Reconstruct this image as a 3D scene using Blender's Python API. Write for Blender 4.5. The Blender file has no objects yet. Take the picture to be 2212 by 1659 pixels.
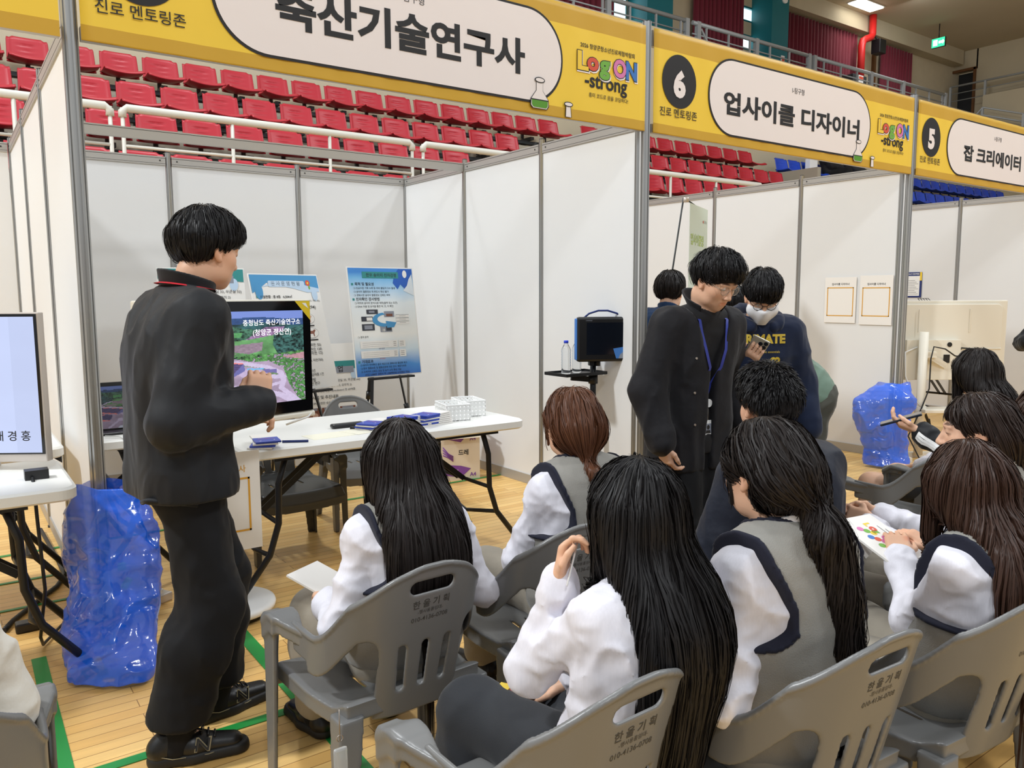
import bpy, math, random
import numpy as np
from mathutils import Vector, Matrix, Euler
C = bpy.context.scene.collection
SC = bpy.context.scene
PI = math.pi
rng = np.random.default_rng(7)
random.seed(7)

# ---------------------------------------------------------------- camera
cam_d = bpy.data.cameras.new('camera')
cam = bpy.data.objects.new('camera', cam_d)
C.objects.link(cam)
CAM = Vector((-0.4578, -3.4590, 1.3948))
YAW, PITCH, ROLL = 0.62167, 0.11239, -0.00428
Fv = Vector((math.sin(YAW)*math.cos(PITCH), math.cos(YAW)*math.cos(PITCH), -math.sin(PITCH)))
Rv = Vector((math.cos(YAW), -math.sin(YAW), 0)); Uv = Rv.cross(Fv)
R2 = math.cos(ROLL)*Rv + math.sin(ROLL)*Uv; U2 = R2.cross(Fv)
M = Matrix((R2, U2, -Fv)).transposed().to_4x4(); M.translation = CAM
cam.matrix_world = M
cam_d.sensor_fit = 'HORIZONTAL'; cam_d.sensor_width = 36.0
cam_d.lens = 36.0*1710.7/2212.0
cam_d.clip_start = 0.05; cam_d.clip_end = 200
SC.camera = cam

# ---------------------------------------------------------------- world, hall lamps, exposure
SC.view_settings.view_transform = 'Standard'; SC.view_settings.look = 'None'
SC.view_settings.gamma = 1.0; SC.view_settings.use_curve_mapping = False
SC.view_settings.exposure = 0.08
w = bpy.data.worlds.new('hall_air'); SC.world = w; w.use_nodes = True
w.node_tree.nodes['Background'].inputs[0].default_value = (0.91, 0.955, 1.0, 1)
w.node_tree.nodes['Background'].inputs[1].default_value = 0.55
def lamp(name, loc, power, size=0.7, aim=None, color=(.94, .975, 1), spread=None):
    d = bpy.data.lights.new(name, 'AREA'); d.energy = power; d.size = size; d.color = color; d.shape = 'DISK'
    if spread: d.spread = spread
    o = bpy.data.objects.new(name, d); C.objects.link(o); o.location = loc
    if aim is not None:
        o.rotation_euler = (Vector(aim)-Vector(loc)).to_track_quat('-Z', 'Y').to_euler()
    return o
# high-bay lamps of the sports hall, hung in two rows far above the floor
lamp('hall_lamp', (-6.0, 1.3, 8.5), 700, .9, (1.5, .5, .8))
lamp('hall_lamp', (2.0, 5.2, 10.0), 330, .9, (1.5, -1.5, .5))
lamp('hall_lamp', (-2.0, -8.5, 9.5), 260, 1.1, (1, 0, 1))
lamp('hall_lamp', (6.5, -6.5, 9.5), 240, 1.1, (4, 0, 1))
lamp('hall_lamp', (-2.5, 2.5, 10.5), 60, 1.2, (2, 4, 2))
lamp('hall_lamp', (12.0, -1.5, 10.5), 480, 1.2, (11, 2, 2))
lamp('gallery_lamp', (23.3, 9.6, 9.9), 70, 1.2, (25, 9.5, 6))

# ---------------------------------------------------------------- materials
MATS = {}
def mat(name, col, rough=.6, metal=0., spec=.5, emit=None, estr=1., alpha=None, noise=None, bump=None, trans=None, sheen=0., coat=0., attr=None):
    m = bpy.data.materials.new(name); m.use_nodes = True
    nt = m.node_tree; b = nt.nodes['Principled BSDF']
    b.inputs['Base Color'].default_value = (*col, 1); b.inputs['Roughness'].default_value = rough
    b.inputs['Metallic'].default_value = metal; b.inputs['Specular IOR Level'].default_value = spec
    if sheen: b.inputs['Sheen Weight'].default_value = sheen; b.inputs['Sheen Roughness'].default_value = .4
    if coat: b.inputs['Coat Weight'].default_value = coat; b.inputs['Coat Roughness'].default_value = .12
    if emit: b.inputs['Emission Color'].default_value = (*emit, 1); b.inputs['Emission Strength'].default_value = estr
    if trans: b.inputs['Transmission Weight'].default_value = trans; b.inputs['IOR'].default_value = 1.33
    if alpha is not None: b.inputs['Alpha'].default_value = alpha
    tc = nt.nodes.new('ShaderNodeTexCoord')
    if attr:                       # colour attribute multiplies the base colour
        a = nt.nodes.new('ShaderNodeVertexColor'); a.layer_name = attr
        mx = nt.nodes.new('ShaderNodeMix'); mx.data_type = 'RGBA'; mx.blend_type = 'MULTIPLY'; mx.inputs[0].default_value = 1
        mx.inputs[6].default_value = (*col, 1); nt.links.new(a.outputs['Color'], mx.inputs[7])
        nt.links.new(mx.outputs[2], b.inputs['Base Color'])
    if noise:                      # (scale, amount[, (sx,sy,sz)])
        n = nt.nodes.new('ShaderNodeTexNoise'); n.inputs['Scale'].default_value = noise[0]; n.inputs['Detail'].default_value = 5
        mp = nt.nodes.new('ShaderNodeMapping'); mp.inputs['Scale'].default_value = noise[2] if len(noise) > 2 else (1, 1, 1)
        nt.links.new(tc.outputs['Object'], mp.inputs['Vector']); nt.links.new(mp.outputs[0], n.inputs['Vector'])
        r = nt.nodes.new('ShaderNodeMapRange'); r.inputs['To Min'].default_value = 1-noise[1]; r.inputs['To Max'].default_value = 1+noise[1]
        nt.links.new(n.outputs['Fac'], r.inputs['Value'])
        mx = nt.nodes.new('ShaderNodeMix'); mx.data_type = 'RGBA'; mx.blend_type = 'MULTIPLY'; mx.inputs[0].default_value = 1
        mx.inputs[6].default_value = (*col, 1); nt.links.new(r.outputs[0], mx.inputs[7])
        if attr: nt.links.new(b.inputs['Base Color'].links[0].from_socket, mx.inputs[6])
        nt.links.new(mx.outputs[2], b.inputs['Base Color'])
    if bump:                       # (kind, scale, strength, distance[, axis scale])
        if bump[0] == 'noise':
            n = nt.nodes.new('ShaderNodeTexNoise'); n.inputs['Detail'].default_value = 4
        else:
            n = nt.nodes.new('ShaderNodeTexWave'); n.bands_direction = bump[0]
        n.inputs['Scale'].default_value = bump[1]
        mp = nt.nodes.new('ShaderNodeMapping'); mp.inputs['Scale'].default_value = bump[4] if len(bump) > 4 else (1, 1, 1)
        nt.links.new(tc.outputs['Object'], mp.inputs['Vector']); nt.links.new(mp.outputs[0], n.inputs['Vector'])
        bp = nt.nodes.new('ShaderNodeBump'); bp.inputs['Strength'].default_value = bump[2]; bp.inputs['Distance'].default_value = bump[3]
        nt.links.new(n.outputs['Fac' if bump[0] == 'noise' else 'Color'], bp.inputs['Height']); nt.links.new(bp.outputs[0], b.inputs['Normal'])
    MATS[name] = m
    return m
def S(r, g, b):                    # sRGB 0-255 to linear
    return tuple((c/255/12.92 if c/255 <= .04045 else ((c/255+.055)/1.055)**2.4) for c in (r, g, b))
mat('panel_white', S(226, 226, 225), .5, noise=(3, .015), bump=('noise', 2.5, .08, .01))
mat('aluminium', S(178, 178, 176), .34, .85, noise=(30, .06, (1, 1, .05)))
mat('alu_rail', S(176, 173, 168), .42, .35)
mat('alu_dark', S(58, 58, 58), .5, .4)
mat('banner_yellow', S(244, 206, 62), .55, noise=(6, .03), bump=('noise', 5, .2, .01))
mat('banner_rail_shade', S(206, 162, 42), .55, bump=('noise', 5, .25, .01))  # same yellow cloth, painted darker for the rail shading through it
mat('pill_white', S(240, 231, 228), .55, bump=('noise', 5, .25, .01))
mat('ink', S(28, 26, 26), .6)
mat('ink_soft', S(92, 92, 96), .7)
mat('ink_purple', S(60, 40, 110), .6)
mat('white', S(240, 240, 238), .5)
mat('offwhite', S(228, 222, 205), .5)
mat('red_ink', S(214, 84, 58), .6); mat('green_ink', S(114, 176, 66), .6); mat('pink_ink', S(218, 124, 178), .6); mat('blue_ink', S(60, 120, 196), .6)
mat('green_liquid', S(86, 150, 40), .6); mat('skyblue_ink', S(70, 150, 205), .6); mat('paleblue_ink', S(190, 215, 240), .6)
mat('teal_ink', S(48, 140, 140), .6); mat('orange_ink', S(218, 160, 50), .6); mat('navy_ink', S(30, 48, 110), .6); mat('lime_ink', S(176, 205, 96), .6)
mat('yellow_ink', S(240, 205, 60), .6)
mat('seat_red', S(174, 26, 42), .42, noise=(1.2, .05)); mat('seat_blue', S(32, 72, 190), .4)
mat('steel_dark', S(66, 70, 72), .5, .3); mat('rail_paint', S(208, 206, 196), .4)
mat('concrete', S(158, 150, 134), .85, noise=(2.2, .10), bump=('noise', 30, .15, .01))
mat('beige_wall', S(190, 178, 152), .8, noise=(1.5, .07), bump=('noise', 18, .2, .01))
mat('ceiling_paint', S(196, 184, 160), .8, noise=(1, .05))
mat('brick_beige', S(200, 186, 158), .8, noise=(4, .08))
mat('curtain_maroon', S(112, 26, 44), .75, sheen=.2)
mat('column_teal', S(20, 110, 120), .4); mat('pipe_red', S(200, 36, 34), .4); mat('rail_grey', S(172, 176, 178), .45, .2)
mat('dark', S(18, 18, 20), .5); mat('black_plastic', S(20, 20, 22), .35); mat('black_metal', S(30, 30, 32), .4, .3)
mat('door_dark', S(30, 34, 38), .5); mat('wood_frame', S(104, 66, 30), .5)
mat('sky_glass', S(120, 150, 160), .1, emit=S(205, 235, 240), estr=2.2)
mat('lamp_glow', (1, 1, 1), .4, emit=(1, .97, .9), estr=9)
mat('exit_green', S(40, 190, 120), .4, emit=S(60, 225, 160), estr=1.3); mat('exit_white', (1, 1, 1), .4, emit=(1, 1, 1), estr=1.3)
mat('green_line', S(32, 140, 62), .4)
mat('yellow_tape', S(226, 196, 30), .5)
mat('plastic_grey', S(116, 116, 115), .33, noise=(2, .04), bump=('noise', 160, .05, .002))
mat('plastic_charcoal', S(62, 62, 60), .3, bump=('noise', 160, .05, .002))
mat('table_white', S(238, 237, 232), .42, bump=('noise', 220, .06, .002))
mat('tv_cream', S(232, 226, 210), .45); mat('tv_silver', S(206, 196, 186), .35, .3)
mat('glass_black', S(10, 10, 12), .08)
mat('cable_black', S(24, 24, 25), .5); mat('cable_white', S(235, 235, 232), .5)
mat('paper', S(236, 232, 226), .7); mat('paper_cream', S(240, 236, 216), .7); mat('cardboard', S(224, 210, 190), .75); mat('purple_print', S(128, 72, 160), .6)
mat('lime_plastic', S(150, 205, 40), .5); mat('pink_plastic', S(228, 80, 150), .5)
mat('bottle_clear', (.95, .98, 1), .04, trans=.95); mat('cap_blue', S(40, 70, 215), .4)

def floor_mat():
    m = bpy.data.materials.new('gym_floor'); m.use_nodes = True; nt = m.node_tree; b = nt.nodes['Principled BSDF']
    tc = nt.nodes.new('ShaderNodeTexCoord')
    br = nt.nodes.new('ShaderNodeTexBrick'); br.offset = .37; br.offset_frequency = 2
    br.inputs['Color1'].default_value = (*S(240, 200, 128), 1); br.inputs['Color2'].default_value = (*S(224, 178, 106), 1)
    br.inputs['Mortar'].default_value = (*S(150, 108, 58), 1)
    br.inputs['Scale'].default_value = 1.0; br.inputs['Mortar Size'].default_value = .0016; br.inputs['Mortar Smooth'].default_value = .3
    br.inputs['Brick Width'].default_value = .92; br.inputs['Row Height'].default_value = .057; br.inputs['Bias'].default_value = .1
    nt.links.new(tc.outputs['Object'], br.inputs['Vector'])
    n = nt.nodes.new('ShaderNodeTexNoise'); n.inputs['Scale'].default_value = 3; n.inputs['Detail'].default_value = 6
    mp = nt.nodes.new('ShaderNodeMapping'); mp.inputs['Scale'].default_value = (1, 16, 1)
    nt.links.new(tc.outputs['Object'], mp.inputs[0]); nt.links.new(mp.outputs[0], n.inputs['Vector'])
    r = nt.nodes.new('ShaderNodeMapRange'); r.inputs['To Min'].default_value = .86; r.inputs['To Max'].default_value = 1.12
    nt.links.new(n.outputs['Fac'], r.inputs[0])
    mx = nt.nodes.new('ShaderNodeMix'); mx.data_type = 'RGBA'; mx.blend_type = 'MULTIPLY'; mx.inputs[0].default_value = 1
    nt.links.new(br.outputs['Color'], mx.inputs[6]); nt.links.new(r.outputs[0], mx.inputs[7]); nt.links.new(mx.outputs[2], b.inputs['Base Color'])
    b.inputs['Roughness'].default_value = .34; b.inputs['Specular IOR Level'].default_value = .35
    bp = nt.nodes.new('ShaderNodeBump'); bp.inputs['Strength'].default_value = .12; bp.inputs['Distance'].default_value = .002
    nt.links.new(br.outputs['Fac'], bp.inputs['Height']); bp.invert = True; nt.links.new(bp.outputs[0], b.inputs['Normal'])
    MATS['gym_floor'] = m
floor_mat()

# ---------------------------------------------------------------- mesh helpers
def link_mesh(name, V, F, mats, parent=None, smooth=False, mi=None, bevel=0., auto=None):
    me = bpy.data.meshes.new(name); V = np.asarray(V, np.float32)
    if isinstance(F, np.ndarray) and F.ndim == 2:
        nf, k = F.shape
        me.vertices.add(len(V)); me.vertices.foreach_set('co', V.ravel())
        me.loops.add(nf*k); me.loops.foreach_set('vertex_index', F.ravel().astype(np.int32))
        me.polygons.add(nf); me.polygons.foreach_set('loop_start', np.arange(0, nf*k, k, dtype=np.int32))
        me.update(calc_edges=True)
    else:
        me.from_pydata(V.tolist(), [], [tuple(f) for f in F])
    if not isinstance(mats, (list, tuple)): mats = [mats]
    for m in mats: me.materials.append(MATS[m] if isinstance(m, str) else m)
    if mi is not None: me.polygons.foreach_set('material_index', np.asarray(mi, np.int32))
    if smooth is not False:
        sm = np.ones(len(me.polygons), bool) if smooth is True else np.asarray(smooth, bool)
        me.polygons.foreach_set('use_smooth', sm)
    me.update()
    o = bpy.data.objects.new(name, me); C.objects.link(o)
    if parent is not None: o.parent = parent
    if bevel:
        b = o.modifiers.new('bevel', 'BEVEL'); b.width = bevel; b.segments = 2; b.limit_method = 'ANGLE'; b.angle_limit = math.radians(40)
    return o

TXT = {}
TC = bpy.data.curves.new('lettering', 'FONT'); TC.size = 1; TC.resolution_u = 3; TC.space_line = 4; TO = bpy.data.objects.new('lettering', TC)
PRE = []
PRE = [('친자 일치', 0.0), ('친자 불일치', 0.0), ('충청남도', 0.0), ('LONGEDGE', 0.0), ('Copy Paper', 0.0), ('75g  A4', 0.0), ('Multi Purpose', 0.0), ('GREEN', 0.0), ('디자이너', 0.0), ('-행사용품임대-', 0.0), ('❍ 인공수정 기록 누락 등 아비 불일치 다수 발생', 0.002), ('❍ 송아지 혈통정보 위.변조시 확인 불가', 0.002), ('❍ 경매시장 송아지 혈통정보 신뢰도 하락', 0.002), ('❍ 어미와 송아지 분석시료 채취(혈액 또는 모근)', 0.002), ('❍ DNA 추출 및 분석을 통한 부, 모, 자 확인', 0.002), ('❍ 결과 분석', 0.002), ('❍ 송아지 친자확인 결과 제공으로 경매시장 활성화 제고', 0.002), ('❍ 한우 혈통보존 및 혈통검증에 의한 한우 개량가속화', 0.002), ('❍ 소비자의 신뢰도 상승 및 농가 소득 향상 가능', 0.002), ('(년간 5,000두 검정시 약 1,500백만원 소득향상 가능)', 0.002), ('❍ 돈사 : 5동  3,966㎡(임신 및 분만 2,408 / 비육검정 894 / 실험 472 / 격리 192)', 0.002), ('- 무창돈사, 액 배기휀, 쿨링패드, 분만리튼사 냉방장치', 0.002), ('(퇴비장 1,125 / 액비저장조 1,294)', 0.002), ('❍ 요크셔 : 웅돈 4, 육성돈 170, 자돈 55)', 0.002), ('❍ 랜드레이스 : 웅돈 4, 육성돈 69, 자돈 120)', 0.002), ('❍ 두록 : 웅돈 7, 육성돈 48, 자돈 12)', 0.002), ('❍ 종돈 보급 : 800두/년(검정돈 50, 자돈750)', 0.002), ('❍ 컨설팅 : 10농가/년', 0.002), ('❍ 제품 실증시험 : 10여 제품/년', 0.002), ('❍ 기계 개발 : 실용화 1건, 사료급여통 1건', 0.002), ('❍ 메탄가스 배출계수 개발', 0.002), ('❍ 사료(질소화합물) 저감방안 연구', 0.002), ('❍ 면 적 : ㎡ (생명공학 99, 배양실 33, 무균실 33)', 0.002), ('❍ 연구인력 : 4명(소장 1, 연구직 2, 공무직 2)', 0.002), ('❍ 주요장비 : 수정란배양기(incubator) 등 60여종', 0.002), ('❍ 한우 OPU수정란 생산 및 이식', 0.002), ('▶ 우선가축 유전자원 보존', 0.002), ('▶ 다양한 우량 송아지 생산', 0.002), ('I-탐구형', 0.004), ('충청남도 축산기술연구소', 0.004), ('(청양군 정산면)', 0.004), ('010-4136-0708', 0.004), ('연구사', 0.005), ('흥미 코드로 꿈을 코딩하다!', 0.006), ('축산기술연구소', 0.01), ('업사이클 디자이너', 0.01), ('청소년 진로체험', 0.01), ('업사이클링', 0.01), ('진로 멘토링존', 0.012), ('2026 청양군청소년진로체험박람회', 0.012), ('기 술 자 배 경 홍', 0.012), ('한우 송아지 친자감정', 0.012), ('목적 및 필요성', 0.012), ('친자확인 검사방법', 0.012), ('기대효과', 0.012), ('돈 사 운 영 현 황', 0.012), ('시설현황 : 총 8동   6,504㎡', 0.012), ('주 요 사 업', 0.012), ('주요 사업 및 추진내용', 0.012), ('한 울 기 획', 0.012), ('A4', 0.02), ('드레', 0.02), ('축산기술연구사', 0.034), ('업사이클 디자이너', 0.034), ('잡 크리에이터', 0.034), ('-strong', 0.04), ('L', 0.045), ('o', 0.045), ('g', 0.045), ('O', 0.045), ('N', 0.045), ('6', 0.045), ('5', 0.045), ('L', 0.075), ('o', 0.075), ('g', 0.075), ('O', 0.075), ('N', 0.075), ('진로 멘토링존', 0.006), ('-strong', 0.022), ('6', 0.06), ('5', 0.06), ('N', 0.02), ('N', 0.0), ('PRIMATE', 0.05), ('P8', 0.04), ('different essentials', 0.0), ('L', 0.06), ('o', 0.06), ('g', 0.06), ('O', 0.06), ('N', 0.06)]
def text_batch(bodies, bold):
    """outlines of several lines of lettering at once"""
    TC.body = '\n'.join(bodies); TC.offset = bold; me = bpy.data.meshes.new_from_object(TO)
    n = len(me.vertices); co = np.zeros(n*3); me.vertices.foreach_get('co', co); co = co.reshape(-1, 3)[:, :2]
    ln = np.round((.3-co[:, 1])/4.).astype(int) if n else np.zeros(0, int); fs = [tuple(p.vertices) for p in me.polygons]; bpy.data.meshes.remove(me)
    by = {}
    for f in fs: by.setdefault(int(ln[f[0]]), []).append(f)
    for i, b in enumerate(bodies):
        ids = np.nonzero(ln == i)[0]; mp = {int(v): q for q, v in enumerate(ids)}
        TXT[(b, bold)] = (co[ids]+np.array([0, 4.*i]), [tuple(mp[v] for v in f) for f in by.get(i, [])])
def text_geo(body, bold=0.):
    if not TXT:
        for bd in sorted(set(q[1] for q in PRE)): text_batch([q[0] for q in PRE if q[1] == bd], bd)
    if (body, bold) not in TXT: text_batch([body], bold)
    return TXT[(body, bold)]

class MB:
    """collects shapes into one mesh object, several materials allowed"""
    def __init__(s): s.V = []; s.F = []; s.mi = []; s.sm = []; s.mats = []; s.cur = 0
    def m(s, name):
        if name not in s.mats: s.mats.append(name)
        s.cur = s.mats.index(name); return s
    def add(s, V, F, smooth=False):
        b = len(s.V); s.V += [tuple(map(float, v)) for v in V]
        for f in F: s.F.append(tuple(int(i)+b for i in f)); s.mi.append(s.cur); s.sm.append(smooth)
        return s
    def box(s, c, d, rot=None):
        x, y, z = (k/2 for k in d); P = [Vector((sx*x, sy*y, sz*z)) for sz in (-1, 1) for sy in (-1, 1) for sx in (-1, 1)]
        if rot is not None: P = [rot @ p for p in P]
        P = [p+Vector(c) for p in P]
        return s.add(P, [(0, 2, 3, 1), (4, 5, 7, 6), (0, 1, 5, 4), (2, 6, 7, 3), (0, 4, 6, 2), (1, 3, 7, 5)])
    def bar(s, a, b, w, h, up=(0, 0, 1)):
        a = Vector(a); b = Vector(b); t = (b-a).normalized(); u = Vector(up); sd = t.cross(u)
        if sd.length < 1e-4: sd = t.cross(Vector((1, 0, 0)))
        sd.normalize(); u = sd.cross(t)
        return s.box((a+b)/2, ((b-a).length, w, h), Matrix((t, -sd, u)).transposed() if True else None)
    def tube(s, pts, r, n=12, cap=True, closed=False):
        P = [Vector(p) for p in pts]; R = r if hasattr(r, '__len__') else [r]*len(P)
        V = []; prev = None
        for i, p in enumerate(P):
            if closed: t = P[(i+1) % len(P)]-P[i-1]
            else: t = P[min(i+1, len(P)-1)]-P[max(i-1, 0)]
            t.normalize()
            if prev is None:
                u = t.cross(Vector((0, 0, 1)))
                if u.length < .05: u = t.cross(Vector((1, 0, 0)))
            else: u = prev-t*prev.dot(t)
            u.normalize(); prev = u; v = t.cross(u)
            for k in range(n):
                a = 2*PI*k/n; V.append(p+(u*math.cos(a)+v*math.sin(a))*R[i])
        F = []; m = len(P)
        for i in range(m if closed else m-1):
            j = (i+1) % m
            for k in range(n): F.append((i*n+k, i*n+(k+1) % n, j*n+(k+1) % n, j*n+k))
        b = len(s.V); s.add(V, F, True)
        if cap and not closed:
            s.F.append(tuple(b+k for k in reversed(range(n)))); s.F.append(tuple(b+(m-1)*n+k for k in range(n))); s.mi += [s.cur]*2; s.sm += [False]*2
        return s
    def cyl(s, a, b, r, n=20, r2=None): return s.tube([a, b], [r, r if r2 is None else r2], n)
    def lathe(s, prof, c=(0, 0, 0), n=28, axis=None):
        V = []; c = Vector(c)
        for r, z in prof:
            for k in range(n):
                a = 2*PI*k/n; p = Vector((r*math.cos(a), r*math.sin(a), z))
                if axis is not None: p = axis @ p
                V.append(p+c)
        F = [(i*n+k, i*n+(k+1) % n, (i+1)*n+(k+1) % n, (i+1)*n+k) for i in range(len(prof)-1) for k in range(n)]
        return s.add(V, F, True)
    def prism(s, poly, o, ux, uy, depth):
        """polygon in plane (o,ux,uy) extruded by depth along ux x uy"""
        o = Vector(o); ux = Vector(ux); uy = Vector(uy); nz = ux.cross(uy).normalized(); n = len(poly)
        V = [o+ux*x+uy*y for x, y in poly]+[o+ux*x+uy*y+nz*depth for x, y in poly]
        F = [tuple(reversed(range(n))), tuple(range(n, 2*n))]+[(i, (i+1) % n, n+(i+1) % n, n+i) for i in range(n)]
        return s.add(V, F)
    def flat(s, poly, o, ux, uy):
        o = Vector(o); ux = Vector(ux); uy = Vector(uy)
        return s.add([o+ux*x+uy*y for x, y in poly], [tuple(range(len(poly)))])
    def text(s, body, o, ux, uy, size=None, width=None, height=None, bold=0., align='l', f=None, sx=1.):
        """lettering in plane (o,ux,uy); o = left end (or centre) of the baseline; fit to width and/or cap height"""
        co, fs = text_geo(body, bold)
        if not len(co): return s
        lo = co.min(0); hi = co.max(0); w0 = hi[0]-lo[0]; h0 = hi[1]-lo[1]
        k = size or 1.
        if width and height: kx, ky = width/w0, height/h0
        elif width: kx = ky = width/w0
        elif height: kx = ky = height/h0
        else: kx = ky = k
        kx *= sx
        x = (co[:, 0]-lo[0])*kx; y = co[:, 1]*ky if not (width and height) else (co[:, 1]-lo[1])*ky
        if align == 'c': x = x-w0*kx/2
        elif align == 'r': x = x-w0*kx
        if f: P = [f(a, b) for a, b in zip(x, y)]
        else:
            o = Vector(o); ux = Vector(ux); uy = Vector(uy); P = [o+ux*a+uy*b for a, b in zip(x, y)]
        return s.add(P, fs)
    def build(s, name, mname=None, parent=None, bevel=0., smooth=None):
        mats = s.mats or [mname or 'white']
        return link_mesh(name, s.V, s.F, mats, parent, s.sm if smooth is None else smooth, s.mi, bevel)
def circ(cx, cy, rx, ry=None, n=40, a0=0., a1=2*PI):
    ry = ry or rx
    return [(cx+rx*math.cos(a0+(a1-a0)*k/(n if abs(a1-a0-2*PI) < 1e-6 else n-1)), cy+ry*math.sin(a0+(a1-a0)*k/(n if abs(a1-a0-2*PI) < 1e-6 else n-1))) for k in range(n)]
def rrect(x0, y0, x1, y1, r, n=10):
    P = []
    for cx, cy, a in ((x1-r, y1-r, 0), (x0+r, y1-r, PI/2), (x0+r, y0+r, PI), (x1-r, y0+r, 1.5*PI)):
        P += [(cx+r*math.cos(a+PI/2*k/n), cy+r*math.sin(a+PI/2*k/n)) for k in range(n+1)]
    return P
def rect(x0, y0, x1, y1): return [(x0, y0), (x1, y0), (x1, y1), (x0, y1)]
def thing(name, label, cat, loc=(0, 0, 0), rotz=0., group=None):
    o = bpy.data.objects.new(name, None); C.objects.link(o); o.location = loc; o.rotation_euler = (0, 0, rotz); o.empty_display_size = .1
    return tag(o, label, cat, group)
def tag(o, label, cat, group=None, kind=None):
    o['label'] = label; o['category'] = cat
    if group: o['group'] = group
    if kind: o['kind'] = kind
    return o
def struct(o): o['kind'] = 'structure'; return o
def dup(root, loc, rotz=None, label=None, group=None):
    r = root.copy(); C.objects.link(r); r.location = loc
    if rotz is not None: r.rotation_euler = (0, 0, rotz)
    if label: r['label'] = label
    if group: r['group'] = group
    for ch in list(root.children):
        c = ch.copy(); C.objects.link(c); c.parent = r
        for g in list(ch.children):
            d = g.copy(); C.objects.link(d); d.parent = c
    return r
X = (1, 0, 0); Y = (0, 1, 0); Z = (0, 0, 1)
# ================================================================ hall: floor, stand, gallery
struct(MB().m('gym_floor').box((8, 2, -.05), (44, 30, .1)).build('floor'))
def line(name, a, b, wd):
    zz = .0012+.0004*int(name.split('_')[1]); a = Vector((*a, zz)); b = Vector((*b, zz))
    return struct(MB().m('green_line').bar(a, b, wd, .002).build(name))
lines = [((-.275, -2.6), (-.245, 0.0), .05), ((.462, -2.6), (.462, .6), .055), ((-1.5, -.955), (1.8, -.955), .04), ((-1.5, 1.513), (6, 1.513), .03), ((-1.8, .62), (0, .62), .022), ((-1.8, 1.02), (0, 1.02), .022)]
for i, (a, b, wd) in enumerate(lines): line('trim_%d' % (i+1), a, b, wd)

# concrete terraces of the stand behind the booths
tr = MB().m('concrete')
for i, (y0, z0) in enumerate([(5.2, 2.29), (6.0, 2.835), (6.8, 3.36), (7.6, 3.90)]):
    tr.box((11.5, y0+.4, z0/2), (37, .8, z0))
struct(tr.build('wall_stand_terraces'))
st = MB().m('beige_wall').box((11.5, 8.62, 3.4), (37, .24, 6.8))
struct(st.build('wall_stand_back'))
struct(MB().m('concrete').box((18, 10.4, 6.62), (50, 3.6, .25)).build('floor_gallery'))
# gallery rear wall with window openings, curtain bays, ceiling, far end wall
gw = MB().m('brick_beige')
for x0, x1 in ((-8, 18.5), (19.2, 42)): gw.box(((x0+x1)/2, 11.9, 8.6), (x1-x0, .2, 4.0))
for z0, z1 in ((6.6, 8.33), (8.75, 9.1), (9.52, 10.6)): gw.box((18.85, 11.9, (z0+z1)/2), (.7, .2, z1-z0))
struct(gw.build('wall_gallery_rear'))
for i, (z0, z1) in enumerate(((8.33, 8.75), (9.1, 9.52))):
    wn = MB().m('column_teal')
    for zz in (z0+.025, z1-.025): wn.box((18.85, 11.84, zz), (.7, .08, .05))
    for xx in (18.53, 19.17): wn.box((xx, 11.84, (z0+z1)/2), (.05, .08, z1-z0))
    wo = struct(wn.build('window_%d' % (i+1)))
    MB().m('sky_glass').box((18.85, 11.88, (z0+z1)/2), (.62, .02, z1-z0-.08)).build('pane', parent=wo)
wn = MB().m('column_teal').box((13.75, 11.76, 8.6), (.50, .08, 2.0)); wo = struct(wn.build('window_3'))
MB().m('sky_glass').box((13.75, 11.70, 8.6), (.36, .02, 1.9)).build('pane', parent=wo)
struct(MB().m('ceiling_paint').box((25, 6.5, 10.35), (34, 12, .3)).build('ceiling'))
struct(MB().m('beige_wall').box((25, 11.6, 9.95), (11.2, .42, .5)).build('trim_beam'))
ew = MB().m('beige_wall')
ew.box((30.9, 12.0, 8.5), (.3, .3, 4.2)); ew.box((30.9, 3.0, 8.5), (.3, 16.0, 4.2)); ew.box((30.9, 11.4, 9.95), (.3, .9, .9)); ew.box((30.9, 5.5, 3.2), (.3, 13, 6.6))
struct(ew.build('wall_end'))
dr = struct(MB().m('wood_frame').box((30.72, 11.86, 8.1), (.1, .08, 2.9)).box((30.72, 11.02, 8.1), (.1, .08, 2.9)).box((30.72, 11.44, 9.52), (.1, .92, .09)).build('door_1'))
MB().m('door_dark').box((31.2, 11.44, 8.1), (.06, 1.0, 2.8)).build('door_leaf', parent=dr)
lt = thing('ceiling_light', 'bright rectangular ceiling light over the upper gallery', 'light', (23.25, 10.88, 10.17))
MB().m('lamp_glow').box((0, 0, 0), (1.2, .44, .04)).build('diffuser', parent=lt)
MB().m('rail_paint').box((0, 0, .02), (1.28, .52, .03)).build('frame', parent=lt)
ex = thing('exit_sign', 'green lit emergency exit sign on the gallery ceiling', 'sign', (26.9, 10.45, 9.6))
MB().m('black_plastic').box((0, 0, 0), (.07, .44, .30)).cyl((0, 0, .15), (0, 0, .6), .016, 8).build('case', parent=ex)
e = MB().m('exit_green').box((-.04, 0, 0), (.01, .42, .28)).m('exit_white').box((-.047, .09, 0), (.006, .14, .18))
e.flat([(-.05, .04), (.08, .04), (.08, .08), (.14, 0), (.08, -.08), (.08, -.04), (-.05, -.04)], (-.051, -.07, 0), (0, -1, 0), Z); e.build('sign_face', parent=ex)
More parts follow.
